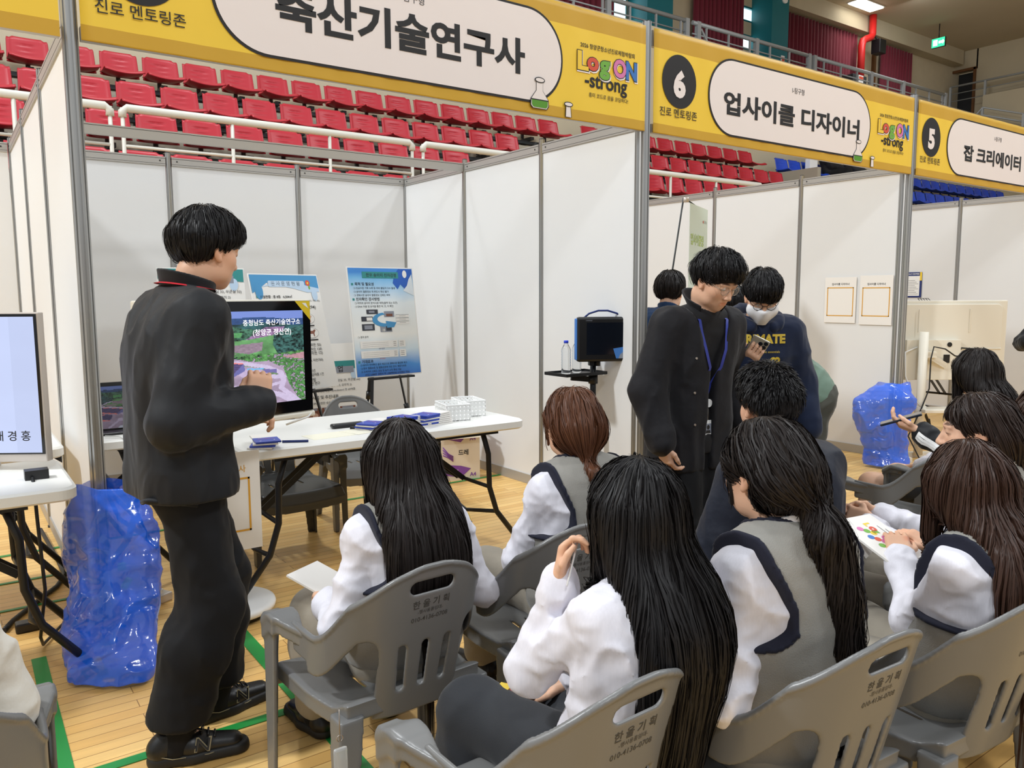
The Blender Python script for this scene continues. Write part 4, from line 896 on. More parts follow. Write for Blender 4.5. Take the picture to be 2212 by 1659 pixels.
# ---- cardboard box with bags under the table end
bx = thing('cardboard_box', 'white and purple open paper box on the floor by the right wall', 'box', (2.68, 1.66, 0), math.radians(-14))
b = MB().m('cardboard'); w_, d_, h_ = .30, .22, .40
b.box((0, -d_/2, h_/2), (w_, .006, h_)).box((0, d_/2, h_/2), (w_, .006, h_)).box((-w_/2, 0, h_/2), (.006, d_, h_)).box((w_/2, 0, h_/2), (.006, d_, h_)).box((0, 0, .004), (w_, d_, .006)); b.build('body', parent=bx)
MB().m('cardboard').box((0, -d_/2-.035, h_-.03), (w_-.02, .004, .10), Matrix.Rotation(-.6, 3, 'X')).build('flap', parent=bx); MB().m('cardboard').box((w_/2+.05, 0, h_-.02), (.004, d_, .13), Matrix.Rotation(-.9, 3, 'Y')).build('flap', parent=bx)
pb = MB().m('purple_print'); yy = -d_/2-.0045
pb.flat([(-.15, .13), (.0, .11), (.08, .085), (.0, .02), (-.15, .05)], (0, yy, 0), X, Z).flat([(-.15, .40), (-.0, .385), (.07, .36), (0, .29), (-.15, .33)], (0, yy, 0), X, Z)
pb.text('A4', (.07, yy-.001, .025), X, Z, width=.05, bold=.02).text('A4', (.07, yy-.001, .30), X, Z, width=.05, bold=.02).m('ink').text('드레', (-.02, yy-.001, .195), X, Z, width=.08, bold=.02)
for k in range(4): pb.m('purple_print').tube([(-.14, yy, .26-.02*k), (-.10, yy, .21-.01*k), (-.06, yy, .185-.012*k)], .004, 5)
pb.m('white').text('Copy Paper', (-.10, yy-.001, .075), X, Z, width=.08).text('Copy Paper', (-.10, yy-.001, .35), X, Z, width=.08)
xx = w_/2+.0045
pb.m('purple_print').flat([(-.08, .32), (.08, .33), (.08, .16), (.0, .06), (-.08, .14)], (xx, 0, 0), Y, Z).m('white').text('75g  A4', (xx+.001, -.05, .28), Y, Z, width=.09).text('Multi Purpose', (xx+.001, -.06, .22), Y, Z, width=.12)
pb.build('print', parent=bx)
def crumple(name, mname, c, r, label, seed, zs=1.3):
    g = np.random.default_rng(seed); ph = g.random(6)*6
    V, F = blob_mesh(18, 12, lambda a, v: (c[0]+r*math.sin(PI*v)*math.cos(a)*(1+.25*math.sin(3*a+ph[0]+5*v)+.12*math.sin(7*a+ph[1])), c[1]+r*math.sin(PI*v)*math.sin(a)*(1+.2*math.sin(4*a+ph[2])), c[2]+zs*r*(1-math.cos(PI*v))*(1+.1*math.sin(5*a+ph[3]))))
    return tag(link_mesh(name, V, F, mname, None, True), label, 'bag')
crumple('plastic_wrapper', 'pink_plastic', (2.66, 1.62, .27), .055, 'pink wrapper sticking out of the paper box', 1, 1.6); crumple('plastic_wrapper', 'lime_plastic', (2.75, 1.63, .26), .07, 'lime green bag sticking out of the paper box', 2, 1.5); crumple('plastic_wrapper', 'clear_film', (2.6, 1.67, .27), .05, 'clear wrapper at the left inside the paper box', 3, 1.5)
tag(MB().m('white').box((2.84, 1.9, .26), (.16, .02, .52)).build('foam_board', bevel=.008), 'white board leaning behind the paper box', 'board')
tag(MB().m('dark').box((2.42, 1.75, .18), (.2, .3, .36)).m('black_plastic').box((2.42, 1.595, .2), (.16, .01, .02)).box((2.42, 1.595, .3), (.16, .01, .02)).build('equipment_case', bevel=.01), 'black equipment case left of the paper box', 'case')
# ---- booth numbered 6: taped sheets, standing banner
def taped_sheet(y0, y1, z0, z1, label):
    t = thing('taped_sheet', label, 'sheet', (5.985, (y0+y1)/2, (z0+z1)/2), PI*1.5, group='sheets taped on the wall')
    w_, h_ = abs(y1-y0), z1-z0
    MB().m('paper').box((0, 0, 0), (w_, .0015, h_)).build('sheet', parent=t)
    g = MB().m('orange_ink'); a = w_*.42; zc = -.015; y = -.0018
    for r_ in (rect(-a, zc-a, a, zc-a+.008), rect(-a, zc+a-.008, a, zc+a), rect(-a, zc-a, -a+.008, zc+a), rect(a-.008, zc-a, a, zc+a)): g.flat(r_, (0, y, 0), X, Z)
    g.m('ink').text('업사이클 디자이너', (0, y, zc+a+.02), X, Z, width=w_*.55, align='c', bold=.01); g.build('print', parent=t)
taped_sheet(.712, .412, 1.135, 1.535, 'left one of the two taped sheets with orange frame'); taped_sheet(.378, .085, 1.125, 1.545, 'right one of the two taped sheets with orange frame')
t = thing('notice', 'small notice with navy border on the wall above the white television', 'notice', (8.985, 1.50, 1.36), PI*1.5)
MB().m('navy_ink').box((0, 0, .13), (.22, .002, .30)).m('white').flat(rect(-.10, .0, .085, .235), (0, -.0015, 0), X, Z).m('yellow_ink').flat(rect(.085, .18, .11, .28), (0, -.0015, 0), X, Z).m('white').text('청소년 진로체험', (0, -.002, .25), X, Z, width=.15, align='c', bold=.01).build('sheet', parent=t)
g = MB().m('ink_soft')
for k in range(9): g.flat(rect(-.085, .02+.02*k, .07-.02*(k % 3), .024+.02*k), (0, -.002, 0), X, Z)
g.build('print', parent=t)
sb = thing('standing_banner', 'pale green standing banner on a thin pole behind the glasses man', 'banner', (4.465, .86, 0), math.radians(28))
mat('banner_mint', S(206, 222, 212), .5)
MB().m('banner_mint').box((0, 0, 1.19), (.60, .002, 1.78)).build('sheet', parent=sb)
MB().m('lime_ink').text('업사이클링', (-.26, -.003, 1.78), X, Z, width=.42, bold=.01).m('photo_grey').text('GREEN', (-.29, -.003, 1.52), X, Z, width=.56, bold=.0).m('red_ink').flat(circ(.14, 1.97, .012), (0, -.003, 0), X, Z).m('ink_soft').text('디자이너', (.16, -.003, 1.96), X, Z, width=.1).build('print', parent=sb)
MB().m('steel_dark').cyl((-.30, .05, 2.12), (-.28, .35, .0), .007, 8).cyl((-.30, .02, 2.1), (.3, .02, 2.06), .006, 8).cyl((-.3, .02, .3), (.3, .02, .3), .006, 8).cyl((.25, .35, 0), (0, .05, 1.2), .007, 8).cyl((-.05, .05, 1.2), (-.25, -.3, 0), .007, 8).build('pole', parent=sb)
MB().m('tv_silver').cyl((-.30, .03, 2.085), (-.30, .03, 2.12), .022, 12).build('clip', parent=sb)
# things on a table just behind the column of the booth numbered 6
folding_table(3.12, 3.75, .50, 1.1, 'white folding table behind the column left of the glasses man', yellow=False)
wb = thing('wicker_basket', 'small pale basket on the table behind the column', 'basket', (3.30, .72, .74))
MB().m('offwhite').lathe([(0, .004), (.075, .0), (.09, .05), (.095, .11), (.088, .11), (.08, .05), (.07, .01)]).build('body', parent=wb); MB().m('orange_ink').tube([(.09*math.cos(a), .02, .10+.07*math.sin(a)) for a in np.linspace(0, PI, 12)], .005, 6).build('handle', parent=wb)
# ---- white television seen from behind, booth numbered 5
bt = thing('white_television', 'big white television seen from behind on a white pole stand', 'television', (6.52, -.12, 0), math.radians(-36))
MB().m('tv_cream').box((.0, 0, 1.0), (.98, .03, .66)).build('panel', parent=bt, bevel=.008)
MB().m('tv_cream').prism(rrect(-.44, .70, .44, 1.30, .05, 6), (0, -.015, 0), X, Z, .022).build('back_cover', parent=bt, bevel=.006)
MB().m('tv_cream').box((-.16, -.065, .83), (.46, .06, .34)).box((-.28, -.06, 1.16), (.008, .01, .2)).box((.16, -.04, 1.16), (.008, .01, .2)).box((.26, -.04, .92), (.36, .008, .012)).box((.26, -.04, .82), (.36, .008, .012)).build('connector_box', parent=bt, bevel=.006)
cj = MB().m('black_plastic')
for k in range(6): cj.box((.074, -.08, .70+.045*k), (.008, .02, .02))
cj.box((-.05, -.098, .84), (.05, .006, .07)).cyl((-.03, -.096, .96), (-.03, -.101, .96), .02, 12).build('socket', parent=bt)
MB().m('tv_cream').cyl((-.28, -.16, .03), (-.28, -.16, 1.07), .036, 20).box((-.22, -.14, .88), (.10, .06, .05)).bar((-.28, -.15, .9), (-.06, -.09, .78), .04, .05).build('pole', parent=bt)
MB().m('tv_cream').box((-.16, -.18, .415), (.28, .20, .03)).cyl((-.28, -.16, .38), (-.28, -.16, .45), .045, 16).build('shelf', parent=bt, bevel=.006)
MB().m('tv_cream').box((-.2, -.1, .02), (.7, .06, .04)).box((-.45, -.1, .02), (.06, .5, .04)).box((.1, -.1, .02), (.06, .5, .04)).build('base', parent=bt)
MB().m('cable_black').tube([(.08, -.085, .93), (.16, -.12, .925), (.19, -.14, .88), (.10, -.15, .85), (-.02, -.17, .87), (-.12, -.2, .93), (-.22, -.21, .95), (-.24, -.21, .85), (-.24, -.21, .6), (-.30, -.21, .42), (-.40, -.22, .2), (-.34, -.3, .03), (-.2, -.34, .012)], .006, 8).build('cable', parent=bt)
MB().m('cable_white').tube([(-.30, -.10, .94), (-.42, -.14, .9), (-.42, -.16, .7), (-.36, -.19, .52), (-.30, -.20, .45)], .006, 8).build('cable', parent=bt)
folding_table(6.28, 7.9, .14, .80, 'white folding table behind the white television', yellow=False)
tag(MB().m('tv_cream').box((6.95, .35, .77), (.22, .14, .06)).build('adapter_box', bevel=.008), 'small cream box on the table right of the white television', 'box')
cup = thing('stick_cup', 'white cup full of lime and orange sticks at the right edge', 'cup', (7.55, .05+.3, .74))
MB().m('white').lathe([(0, .002), (.055, 0), (.062, .14), (.057, .14), (.05, .01), (0, .01)]).build('cup_body', parent=cup)
for k in range(14):
    a = k*2.4; r = .012+.003*k; MB().m(('lime_plastic', 'orange_ink', 'green_ink')[k % 3]).cyl((r*.6*math.cos(a), r*.6*math.sin(a), .02), (r*1.1*math.cos(a), r*1.1*math.sin(a), .20+.01*(k % 4)), .006, 6).build('stick', parent=cup)
bh = thing('wire_rack', 'small grey wire rack beside the top corner of the white television', 'rack', (7.35, .5, 1.28))
g = MB().m('steel_dark')
for k in range(5): g.cyl((-.10+.05*k, -.03, 0), (-.06+.05*k, .05, .06), .003, 6)
for k in range(3): g.cyl((-.10+.02*k, -.03+.04*k, .03*k), (.10+.02*k, -.03+.04*k, .03*k), .003, 6)
g.build('wire', parent=bh)
MB().m('steel_dark').cyl((0, .05, -.54), (0, .05, .03), .006, 8).build('stem', parent=bh)
# ================================================================ sculpting: smooth distance fields turned into meshes
f4 = np.float32
def axis(lo, hi, coarse, fine=None, spans=()):
    out = [lo]; x = lo
    while x < hi:
        h = coarse
        for a, b in spans:
            if a-.004 <= x <= b: h = fine
            elif x < a < x+h: h = max(fine, a-x)
        x += h; out.append(x)
    return np.array(out, f4)
class Field:
    def __init__(s, xs, ys, zs):
        s.x, s.y, s.z = xs, ys, zs; s.D = np.full((len(xs), len(ys), len(zs)), 9., f4)
    def sl(s, lo, hi):
        r = []
        for ax, a, b in ((s.x, lo[0], hi[0]), (s.y, lo[1], hi[1]), (s.z, lo[2], hi[2])):
            i0 = max(0, np.searchsorted(ax, a)-1); i1 = min(len(ax), np.searchsorted(ax, b)+1)
            if i1 <= i0: return None
            r.append(slice(i0, i1))
        return tuple(r)
    def pts(s, q): return s.x[q[0]][:, None, None], s.y[q[1]][None, :, None], s.z[q[2]][None, None, :]
    def put(s, fn, lo, hi, k=0., sub=False):
        m = k+.02; q = s.sl([a-m for a in lo], [b+m for b in hi])
        if q is None: return s
        d = fn(*s.pts(q)).astype(f4); A = s.D[q]
        if sub:
            d = -d
            if k > 0: h = np.maximum(k-np.abs(A-d), 0)/k; s.D[q] = np.maximum(A, d)+h*h*k*.25
            else: s.D[q] = np.maximum(A, d)
        elif k > 0:
            h = np.maximum(k-np.abs(A-d), 0)/k; s.D[q] = np.minimum(A, d)-h*h*k*.25
        else: s.D[q] = np.minimum(A, d)
        return s
    def cone(s, a, b, ra, rb, k=.03, sq=None, sub=False):
        """tapered capsule; sq = (direction, factor) squashes it along a direction"""
        a = np.array(a, f4); b = np.array(b, f4); ba = b-a; l2 = float(ba@ba)+1e-9
        def fn(x, y, z):
            px, py, pz = x-a[0], y-a[1], z-a[2]
            t = np.clip((px*ba[0]+py*ba[1]+pz*ba[2])/l2, 0, 1)
            qx, qy, qz = px-ba[0]*t, py-ba[1]*t, pz-ba[2]*t
            if sq is not None:
                n, fac = np.array(sq[0], f4), sq[1]; n = n/np.linalg.norm(n); e = (qx*n[0]+qy*n[1]+qz*n[2])*(1/fac-1)
                qx, qy, qz = qx+n[0]*e, qy+n[1]*e, qz+n[2]*e
            return np.sqrt(qx*qx+qy*qy+qz*qz)-(ra+(rb-ra)*t)
        R = max(ra, rb)
        return s.put(fn, np.minimum(a, b)-R, np.maximum(a, b)+R, k, sub)
    def chain(s, P, R, k=.03, sq=None):
        for i in range(len(P)-1): s.cone(P[i], P[i+1], R[i], R[i+1], k, sq)
        return s
    def ell(s, c, r, M=None, k=.03, sub=False):
        c = np.array(c, f4); r = np.array(r, f4); M = np.eye(3) if M is None else np.array(M)
        def fn(x, y, z):
            px, py, pz = x-c[0], y-c[1], z-c[2]
            u = (px*M[0, 0]+py*M[1, 0]+pz*M[2, 0])/r[0]; v = (px*M[0, 1]+py*M[1, 1]+pz*M[2, 1])/r[1]; w = (px*M[0, 2]+py*M[1, 2]+pz*M[2, 2])/r[2]
            k0 = np.sqrt(u*u+v*v+w*w); k1 = np.sqrt((u/r[0])**2+(v/r[1])**2+(w/r[2])**2)+1e-9
            return k0*(k0-1)/k1
        R = float(max(r)); return s.put(fn, c-R, c+R, k, sub)
    def rbox(s, c, h, r=.01, M=None, k=.0, sub=False):
        c = np.array(c, f4); h = np.array(h, f4); M = np.eye(3) if M is None else np.array(M)
        def fn(x, y, z):
            px, py, pz = x-c[0], y-c[1], z-c[2]; q = []
            for i in range(3): q.append(np.abs(px*M[0, i]+py*M[1, i]+pz*M[2, i])-h[i]+r)
            o = np.sqrt(np.maximum(q[0], 0)**2+np.maximum(q[1], 0)**2+np.maximum(q[2], 0)**2)
            return o+np.minimum(np.maximum(np.maximum(q[0], q[1]), q[2]), 0)-r
        R = float(np.linalg.norm(h)); return s.put(fn, c-R, c+R, k, sub)
    def plane(s, p, n, k=0.):
        """keep the side the normal points away from"""
        n = np.array(n, f4); n = n/np.linalg.norm(n); p = np.array(p, f4)
        x, y, z = s.x[:, None, None], s.y[None, :, None], s.z[None, None, :]
        d = (x-p[0])*n[0]+(y-p[1])*n[1]+(z-p[2])*n[2]
        if k > 0: h = np.maximum(k-np.abs(s.D-d), 0)/k; s.D = (np.maximum(s.D, d)+h*h*k*.25).astype(f4)
        else: s.D = np.maximum(s.D, d).astype(f4)
        return s
    def band(s): return np.nonzero(np.abs(s.D) < .03)
    def folds(s, amp, freq, seed=0, stretch=(1, 1, 1), where=None, ridge=True):
        I = s.band(); x, y, z = s.x[I[0]], s.y[I[1]], s.z[I[2]]
        w = noise3(x*freq*.5, y*freq*.5, z*freq*.5, seed+3)*1.3
        n = noise3(x*freq*stretch[0]+w, y*freq*stretch[1]+w, z*freq*stretch[2]-w, seed)
        v = (1-2*np.abs(2*n-1)**.7) if ridge else 2*n-1
        a = amp if where is None else amp*where(x, y, z)
        s.D[I] -= (a*v).astype(f4); return s
    def mesh(s):
        D = s.D; ins = D < 0
        c = np.zeros(tuple(n-1 for n in D.shape), np.uint8)
        for i in (0, 1):
            for j in (0, 1):
                for k in (0, 1): c += ins[i:D.shape[0]-1+i, j:D.shape[1]-1+j, k:D.shape[2]-1+k]
        act = (c > 0) & (c < 8); I, J, K = np.nonzero(act)
        idm = np.full(act.shape, -1, np.int32); idm[I, J, K] = np.arange(len(I))
        cv = {(i, j, k): D[I+i, J+j, K+k] for i in (0, 1) for j in (0, 1) for k in (0, 1)}
        acc = np.zeros((len(I), 3)); cnt = np.zeros(len(I))
        for a in cv:
            for ax in range(3):
                if a[ax] == 0:
                    b = tuple(1 if q == ax else a[q] for q in range(3)); va, vb = cv[a], cv[b]
                    m = (va < 0) != (vb < 0); t = np.where(m, va/(va-vb+1e-12), 0)
                    for q in range(3): acc[:, q] += np.where(m, a[q]+(t if q == ax else 0), 0)
                    cnt += m
        fr = acc/cnt[:, None]
        V = np.stack([s.x[I]+fr[:, 0]*(s.x[I+1]-s.x[I]), s.y[J]+fr[:, 1]*(s.y[J+1]-s.y[J]), s.z[K]+fr[:, 2]*(s.z[K+1]-s.z[K])], 1)
        F = []
        def quads(a, b, off):
            m = a != b; i, j, k = np.nonzero(m); ok = np.ones(len(i), bool)
            for q, ax in off: ok &= (([i, j, k][ax]) > 0) & (([i, j, k][ax]) < D.shape[ax]-1)
            i, j, k = i[ok], j[ok], k[ok]; fl = a[i, j, k]; (o1, a1), (o2, a2) = off
            def g(d1, d2):
                p = [i.copy(), j.copy(), k.copy()]; p[a1] -= d1; p[a2] -= d2; return idm[p[0], p[1], p[2]]
            q = np.stack([g(1, 1), g(0, 1), g(0, 0), g(1, 0)], 1); q[~fl] = q[~fl][:, ::-1]; F.append(q)
        quads(ins[:-1], ins[1:], ((0, 1), (0, 2))); quads(ins[:, :-1], ins[:, 1:], ((0, 2), (0, 0))); quads(ins[:, :, :-1], ins[:, :, 1:], ((0, 0), (0, 1)))
        return V, np.concatenate(F)
    def build(s, name, mname, parent=None, smooth=1):
        V, F = s.mesh()
        if smooth: V = relax(V, F, smooth)
        return link_mesh(name, V, F, mname, parent, True)
    def sample(s, P):
        g = []
        for ax, p in ((s.x, P[:, 0]), (s.y, P[:, 1]), (s.z, P[:, 2])):
            i = np.clip(np.searchsorted(ax, p)-1, 0, len(ax)-2); g.append((i, np.clip((p-ax[i])/(ax[i+1]-ax[i]), 0, 1)))
        (i, a), (j, b), (k, c) = g; D = s.D; r = 0
        for di in (0, 1):
            for dj in (0, 1):
                for dk in (0, 1): r = r+D[i+di, j+dj, k+dk]*(a if di else 1-a)*(b if dj else 1-b)*(c if dk else 1-c)
        return r
    def grad(s, P, e=.006):
        g = np.stack([s.sample(P+np.eye(3)[q]*e)-s.sample(P-np.eye(3)[q]*e) for q in range(3)], 1)
        return g/(np.linalg.norm(g, axis=1, keepdims=True)+1e-9)
def relax(V, F, it):
    n = len(V)
    for _ in range(it):
        acc = np.zeros_like(V); c = np.zeros(n)
        for a, b in ((0, 1), (1, 2), (2, 3), (3, 0)):
            for q in range(3): acc[:, q] += np.bincount(F[:, a], V[F[:, b], q], n)+np.bincount(F[:, b], V[F[:, a], q], n)
            c += np.bincount(F[:, a], None, n)+np.bincount(F[:, b], None, n)
        V = V*.5+.5*acc/np.maximum(c, 1)[:, None]
    return V
_lat = np.random.default_rng(11).random((32, 32, 32)).astype(f4)
def noise3(x, y, z, seed=0):
    r = np.random.default_rng(seed).random(3)*31; x = x+r[0]; y = y+r[1]; z = z+r[2]
    i, j, k = (np.floor(q).astype(np.int32) for q in (x, y, z)); a, b, c = x-i, y-j, z-k
    a, b, c = (q*q*(3-2*q) for q in (a, b, c)); o = 0
    for di in (0, 1):
        for dj in (0, 1):
            for dk in (0, 1): o = o+_lat[(i+di) & 31, (j+dj) & 31, (k+dk) & 31]*(a if di else 1-a)*(b if dj else 1-b)*(c if dk else 1-c)
    return o
def nrm3(v): v = np.array(v, float); return v/(np.linalg.norm(v)+1e-9)
def rot(yaw=0, pitch=0, roll=0):
    """columns: right, forward, up; yaw turns to the right, pitch looks down, roll tips to the right"""
    return np.array(Matrix.Rotation(-yaw, 3, 'Z') @ Matrix.Rotation(-pitch, 3, 'X') @ Matrix.Rotation(roll, 3, 'Y'))

# ================================================================ grey plastic armchairs
def smin_(a, b, k): h = np.maximum(k-np.abs(a-b), 0)/k; return np.minimum(a, b)-h*h*k*.25
def smax_(a, b, k): return -smin_(-a, -b, k)
SEAT, TOP = .405, .82
def u_dist(x, y):                 # plan outline of back and arms: a U open to the front
    hx, hy, r = .247, .36, .20; cy = hy-.235
    qx = np.abs(x)-hx+r; qy = np.abs(y-cy)-hy+r
    return np.sqrt(np.maximum(qx, 0)**2+np.maximum(qy, 0)**2)+np.minimum(np.maximum(qx, qy), 0)-r
def lean_y(x, y, z): return y+np.clip((z-.40), -.1, .5)*.25*np.clip((.05-y)/.2, 0, 1)
def sst(a, b, t): t = np.clip((t-a)/(b-a), 0, 1); return t*t*(3-2*t)
def z_top(x, y): a = np.abs(x)+np.maximum(0, y+.235); return TOP-.004-.225*(.25*sst(.02, .22, a)+.75*sst(.10, .40, a))+.012*sst(.0, .15, y)
def make_chair(matname, text=True):
    t = thing('plastic_armchair', '', 'chair')
    ax = axis(-.31, .31, .0048); 
    def shell(x, y, z): return np.abs(u_dist(x, lean_y(x, y, z)))-.0055
    # backrest: upper band sweeping into the arms, central panel with slots and hand hole
    B = Field(ax, axis(-.38, .06, .0048), axis(.34, .85, .0048)); x, y, z = B.x[:, None, None], B.y[None, :, None], B.z[None, None, :]
    zt = z_top(x, y); d2 = smin_(zt-.115-z, smax_(np.abs(x)-.135+.02*np.clip(z-.4, 0, .3), .36-z, .01), .12)
    d2 = np.where(y > -.05, smin_(zt-.085-z, 9+0*z, .01), d2)
    d2 = smax_(d2, z-zt, .02); d2 = smax_(d2, y-.045, .004)
    def cap2(cx, cz0, cz1, r, tl=0.): dz = np.clip(z, cz0, cz1); return np.sqrt((x-cx-tl*(z-.5))**2+(z-dz)**2)-r
    for cx in (-.068, 0, .068): d2 = smax_(d2, -cap2(cx, .455, .575, .0105, cx*.6), .004)
    hole = np.sqrt((x-np.clip(x, -.050, .050))**2+(z-.755)**2)-.018
    d2 = smax_(d2, -hole, .006)
    rim = np.sqrt(np.abs(u_dist(x, lean_y(x, y, z)))**2+(z-zt+.004)**2)-.0095
    D = smax_(shell(x, y, z), d2, .006); B.D = np.minimum(D, smax_(rim, y-.045, .004)).astype(f4)
    B.build('backrest', matname, t, 1)
    # arms with the front legs running up into them, left and right
    for sgn in (-1, 1):
        xs = axis(-.33, -.15, .0048) if sgn < 0 else axis(.15, .33, .0048)
        A = Field(xs, axis(-.06, .33, .0048), axis(-.01, .70, .0048)); x, y, z = A.x[:, None, None], A.y[None, :, None], A.z[None, None, :]
        xx = np.abs(x); zt = z_top(x, y)-.012*sst(.02, .18, y)*0
        # strip: width grows to a flat armrest
        wd = .004+.030*sst(-.03, .12, y); drop = .035*sst(.13, .20, y)
        top = np.sqrt(np.maximum(np.abs(xx-.247)-wd, 0)**2+np.maximum(np.abs(z-zt+.012+drop)-.004, 0)**2)-.005
        apron = np.maximum(np.abs(xx-.247-wd+.004)-.004, np.maximum(zt-.055-.0*y-drop-z, z-zt+.012+drop))
        arm = smax_(np.maximum(smin_(top, apron, .008), y-.19), -y-.035, .01)
        # front leg: channel section, wide and tapered, splayed
        cx = .258+.012*(1-z/.62); cy = .150+.03*(1-z/.62); wx = .014+.010*z/.6; wy = .028+.014*z/.6
        leg = np.maximum(np.maximum(np.abs(xx-cx)-wx, np.abs(y-cy)-wy), np.maximum(-z, z-zt+.02))
        leg = smax_(leg, -np.maximum(np.maximum(np.abs(xx-cx+.012)-wx, np.abs(y-cy+.012)-wy), z-.55), .004)
        A.D = smin_(arm, leg, .03).astype(f4)
        A.build('armrest', matname, t, 1)
    # seat
    Sf = Field(axis(-.28, .28, .0048), axis(-.26, .30, .0048), axis(.29, .46, .0048)); x, y, z = Sf.x[:, None, None], Sf.y[None, :, None], Sf.z[None, None, :]
    zs = SEAT-.012*(1-(x/.24)**2)*np.clip((y+.2)/.1, 0, 1)-.05*sst(.19, .27, y)+.03*sst(-.14, -.24, y)
    pl = np.maximum(np.abs(x)-.245+.03*sst(0, -.25, y), np.abs(y-.015)-.245)
    slab = smax_(np.abs(z-zs)-.006, pl, .03)
    apron = np.maximum(np.maximum(np.abs(pl+.006)-.005, z-zs), zs-.05+.02*(np.abs(x)/.24)**2*0-z)
    Sf.D = smin_(slab, apron, .015).astype(f4)
    for cx in (-.09, -.03, .03, .09): Sf.D = np.maximum(Sf.D, -(np.sqrt((x-cx)**2+(y-np.clip(y, -.09, -.01))**2)-.006)).astype(f4)
    Sf.build('seat', matname, t, 1)
    for sgn in (-1, 1):
        L = Field(axis(-.32, -.10, .006) if sgn < 0 else axis(.10, .32, .006), axis(-.34, -.10, .006), axis(-.01, .42, .006)); x, y, z = L.x[:, None, None], L.y[None, :, None], L.z[None, None, :]
        xx = np.abs(x); cx = .205+.045*(1-z/.4); cy = -.205-.055*(1-z/.4); w = .024+.012*z/.4
        leg = np.maximum(np.maximum(np.abs(xx-cx)-w, np.abs(y-cy)-w), np.maximum(-z, z-.40))
        leg = smax_(leg, -np.maximum(np.maximum(np.abs(xx-cx+.012)-w, np.abs(y-cy-.012)-w), z-.36), .004)
        L.D = leg.astype(f4); L.build('leg', matname, t, 1)
    if text:
        def onback(a, b):         # lettering follows the curved back
            x, z = a, b; lo, hi = -.44, -.10
            for _ in range(30):
                m = (lo+hi)/2
                if float(u_dist(np.float64(x), lean_y(np.float64(x), np.float64(m), np.float64(z)))) > .0062: lo = m
                else: hi = m
            return (x, lo, z)
        g = MB().m('chair_ink')
        g.text('한 울 기 획', None, None, None, width=.115, bold=.012, align='c', f=lambda a, b: onback(a, b+.695)).text('-행사용품임대-', None, None, None, width=.08, align='c', f=lambda a, b: onback(a, b+.677)).text('010-4136-0708', None, None, None, width=.115, align='c', bold=.004, f=lambda a, b: onback(a, b+.653))
        g.build('lettering', parent=t)
    return t
mat('chair_ink', S(66, 64, 60), .6)
ch0 = make_chair('plastic_grey'); ch0.scale = (.91,)*3; ch0['group'] = 'grey plastic armchairs'
_used = []
def chair(x, y, yaw, label, mname=None):
    """yaw in degrees, turned from +Y towards +X"""
    rz = -math.radians(yaw)
    if not _used and mname is None:
        _used.append(1); ch0.location = (x, y, 0); ch0.rotation_euler = (0, 0, rz); ch0['label'] = label; return ch0
    c = dup(ch0, (x, y, 0), rz, label, 'grey plastic armchairs')
    if mname:
        for o in c.children:
            o.data = o.data.copy()
            if 'lettering' not in o.name: o.data.materials[0] = MATS[mname]
    return c
# chair positions (metres), facing direction in degrees from +Y towards +X
chair(.467, -1.52, -2, 'grey armchair of the long dark haired girl in a vest nearest the television')
chair(.465, -2.235, -2, 'grey armchair of the girl in the white striped shirt, centre front')
chair(1.009, -2.397, 4, 'grey armchair of the girl with the wavy ponytail')
chair(1.50, -2.48, 5, 'grey armchair of the brown haired girl at the right edge')
chair(1.03, -1.49, 6, 'grey armchair of the girl with the low brown ponytail')
chair(1.60, -1.83, 8, 'grey armchair under the boy in the navy jacket')
chair(3.12, -1.53, 3, 'empty grey armchair with its armrests showing at the right')
chair(2.05, -2.42, 0, 'grey armchair of the girl in profile at the right')
chair(2.62, -2.36, 0, 'grey armchair of the girl with lighter brown hair at the right edge')
chair(3.74, -1.62, -4, 'grey armchair of the girl with black bobbed hair')
chair(-.575, -1.64, 0, 'grey armchair of the person in white at the left edge')
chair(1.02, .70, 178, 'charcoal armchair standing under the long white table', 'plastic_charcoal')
chair(1.62, 1.02, 185, 'grey armchair behind the long white table, hand hole showing above it')
chair(6.95, 1.28, 176, 'grey armchair under the table behind the white television')
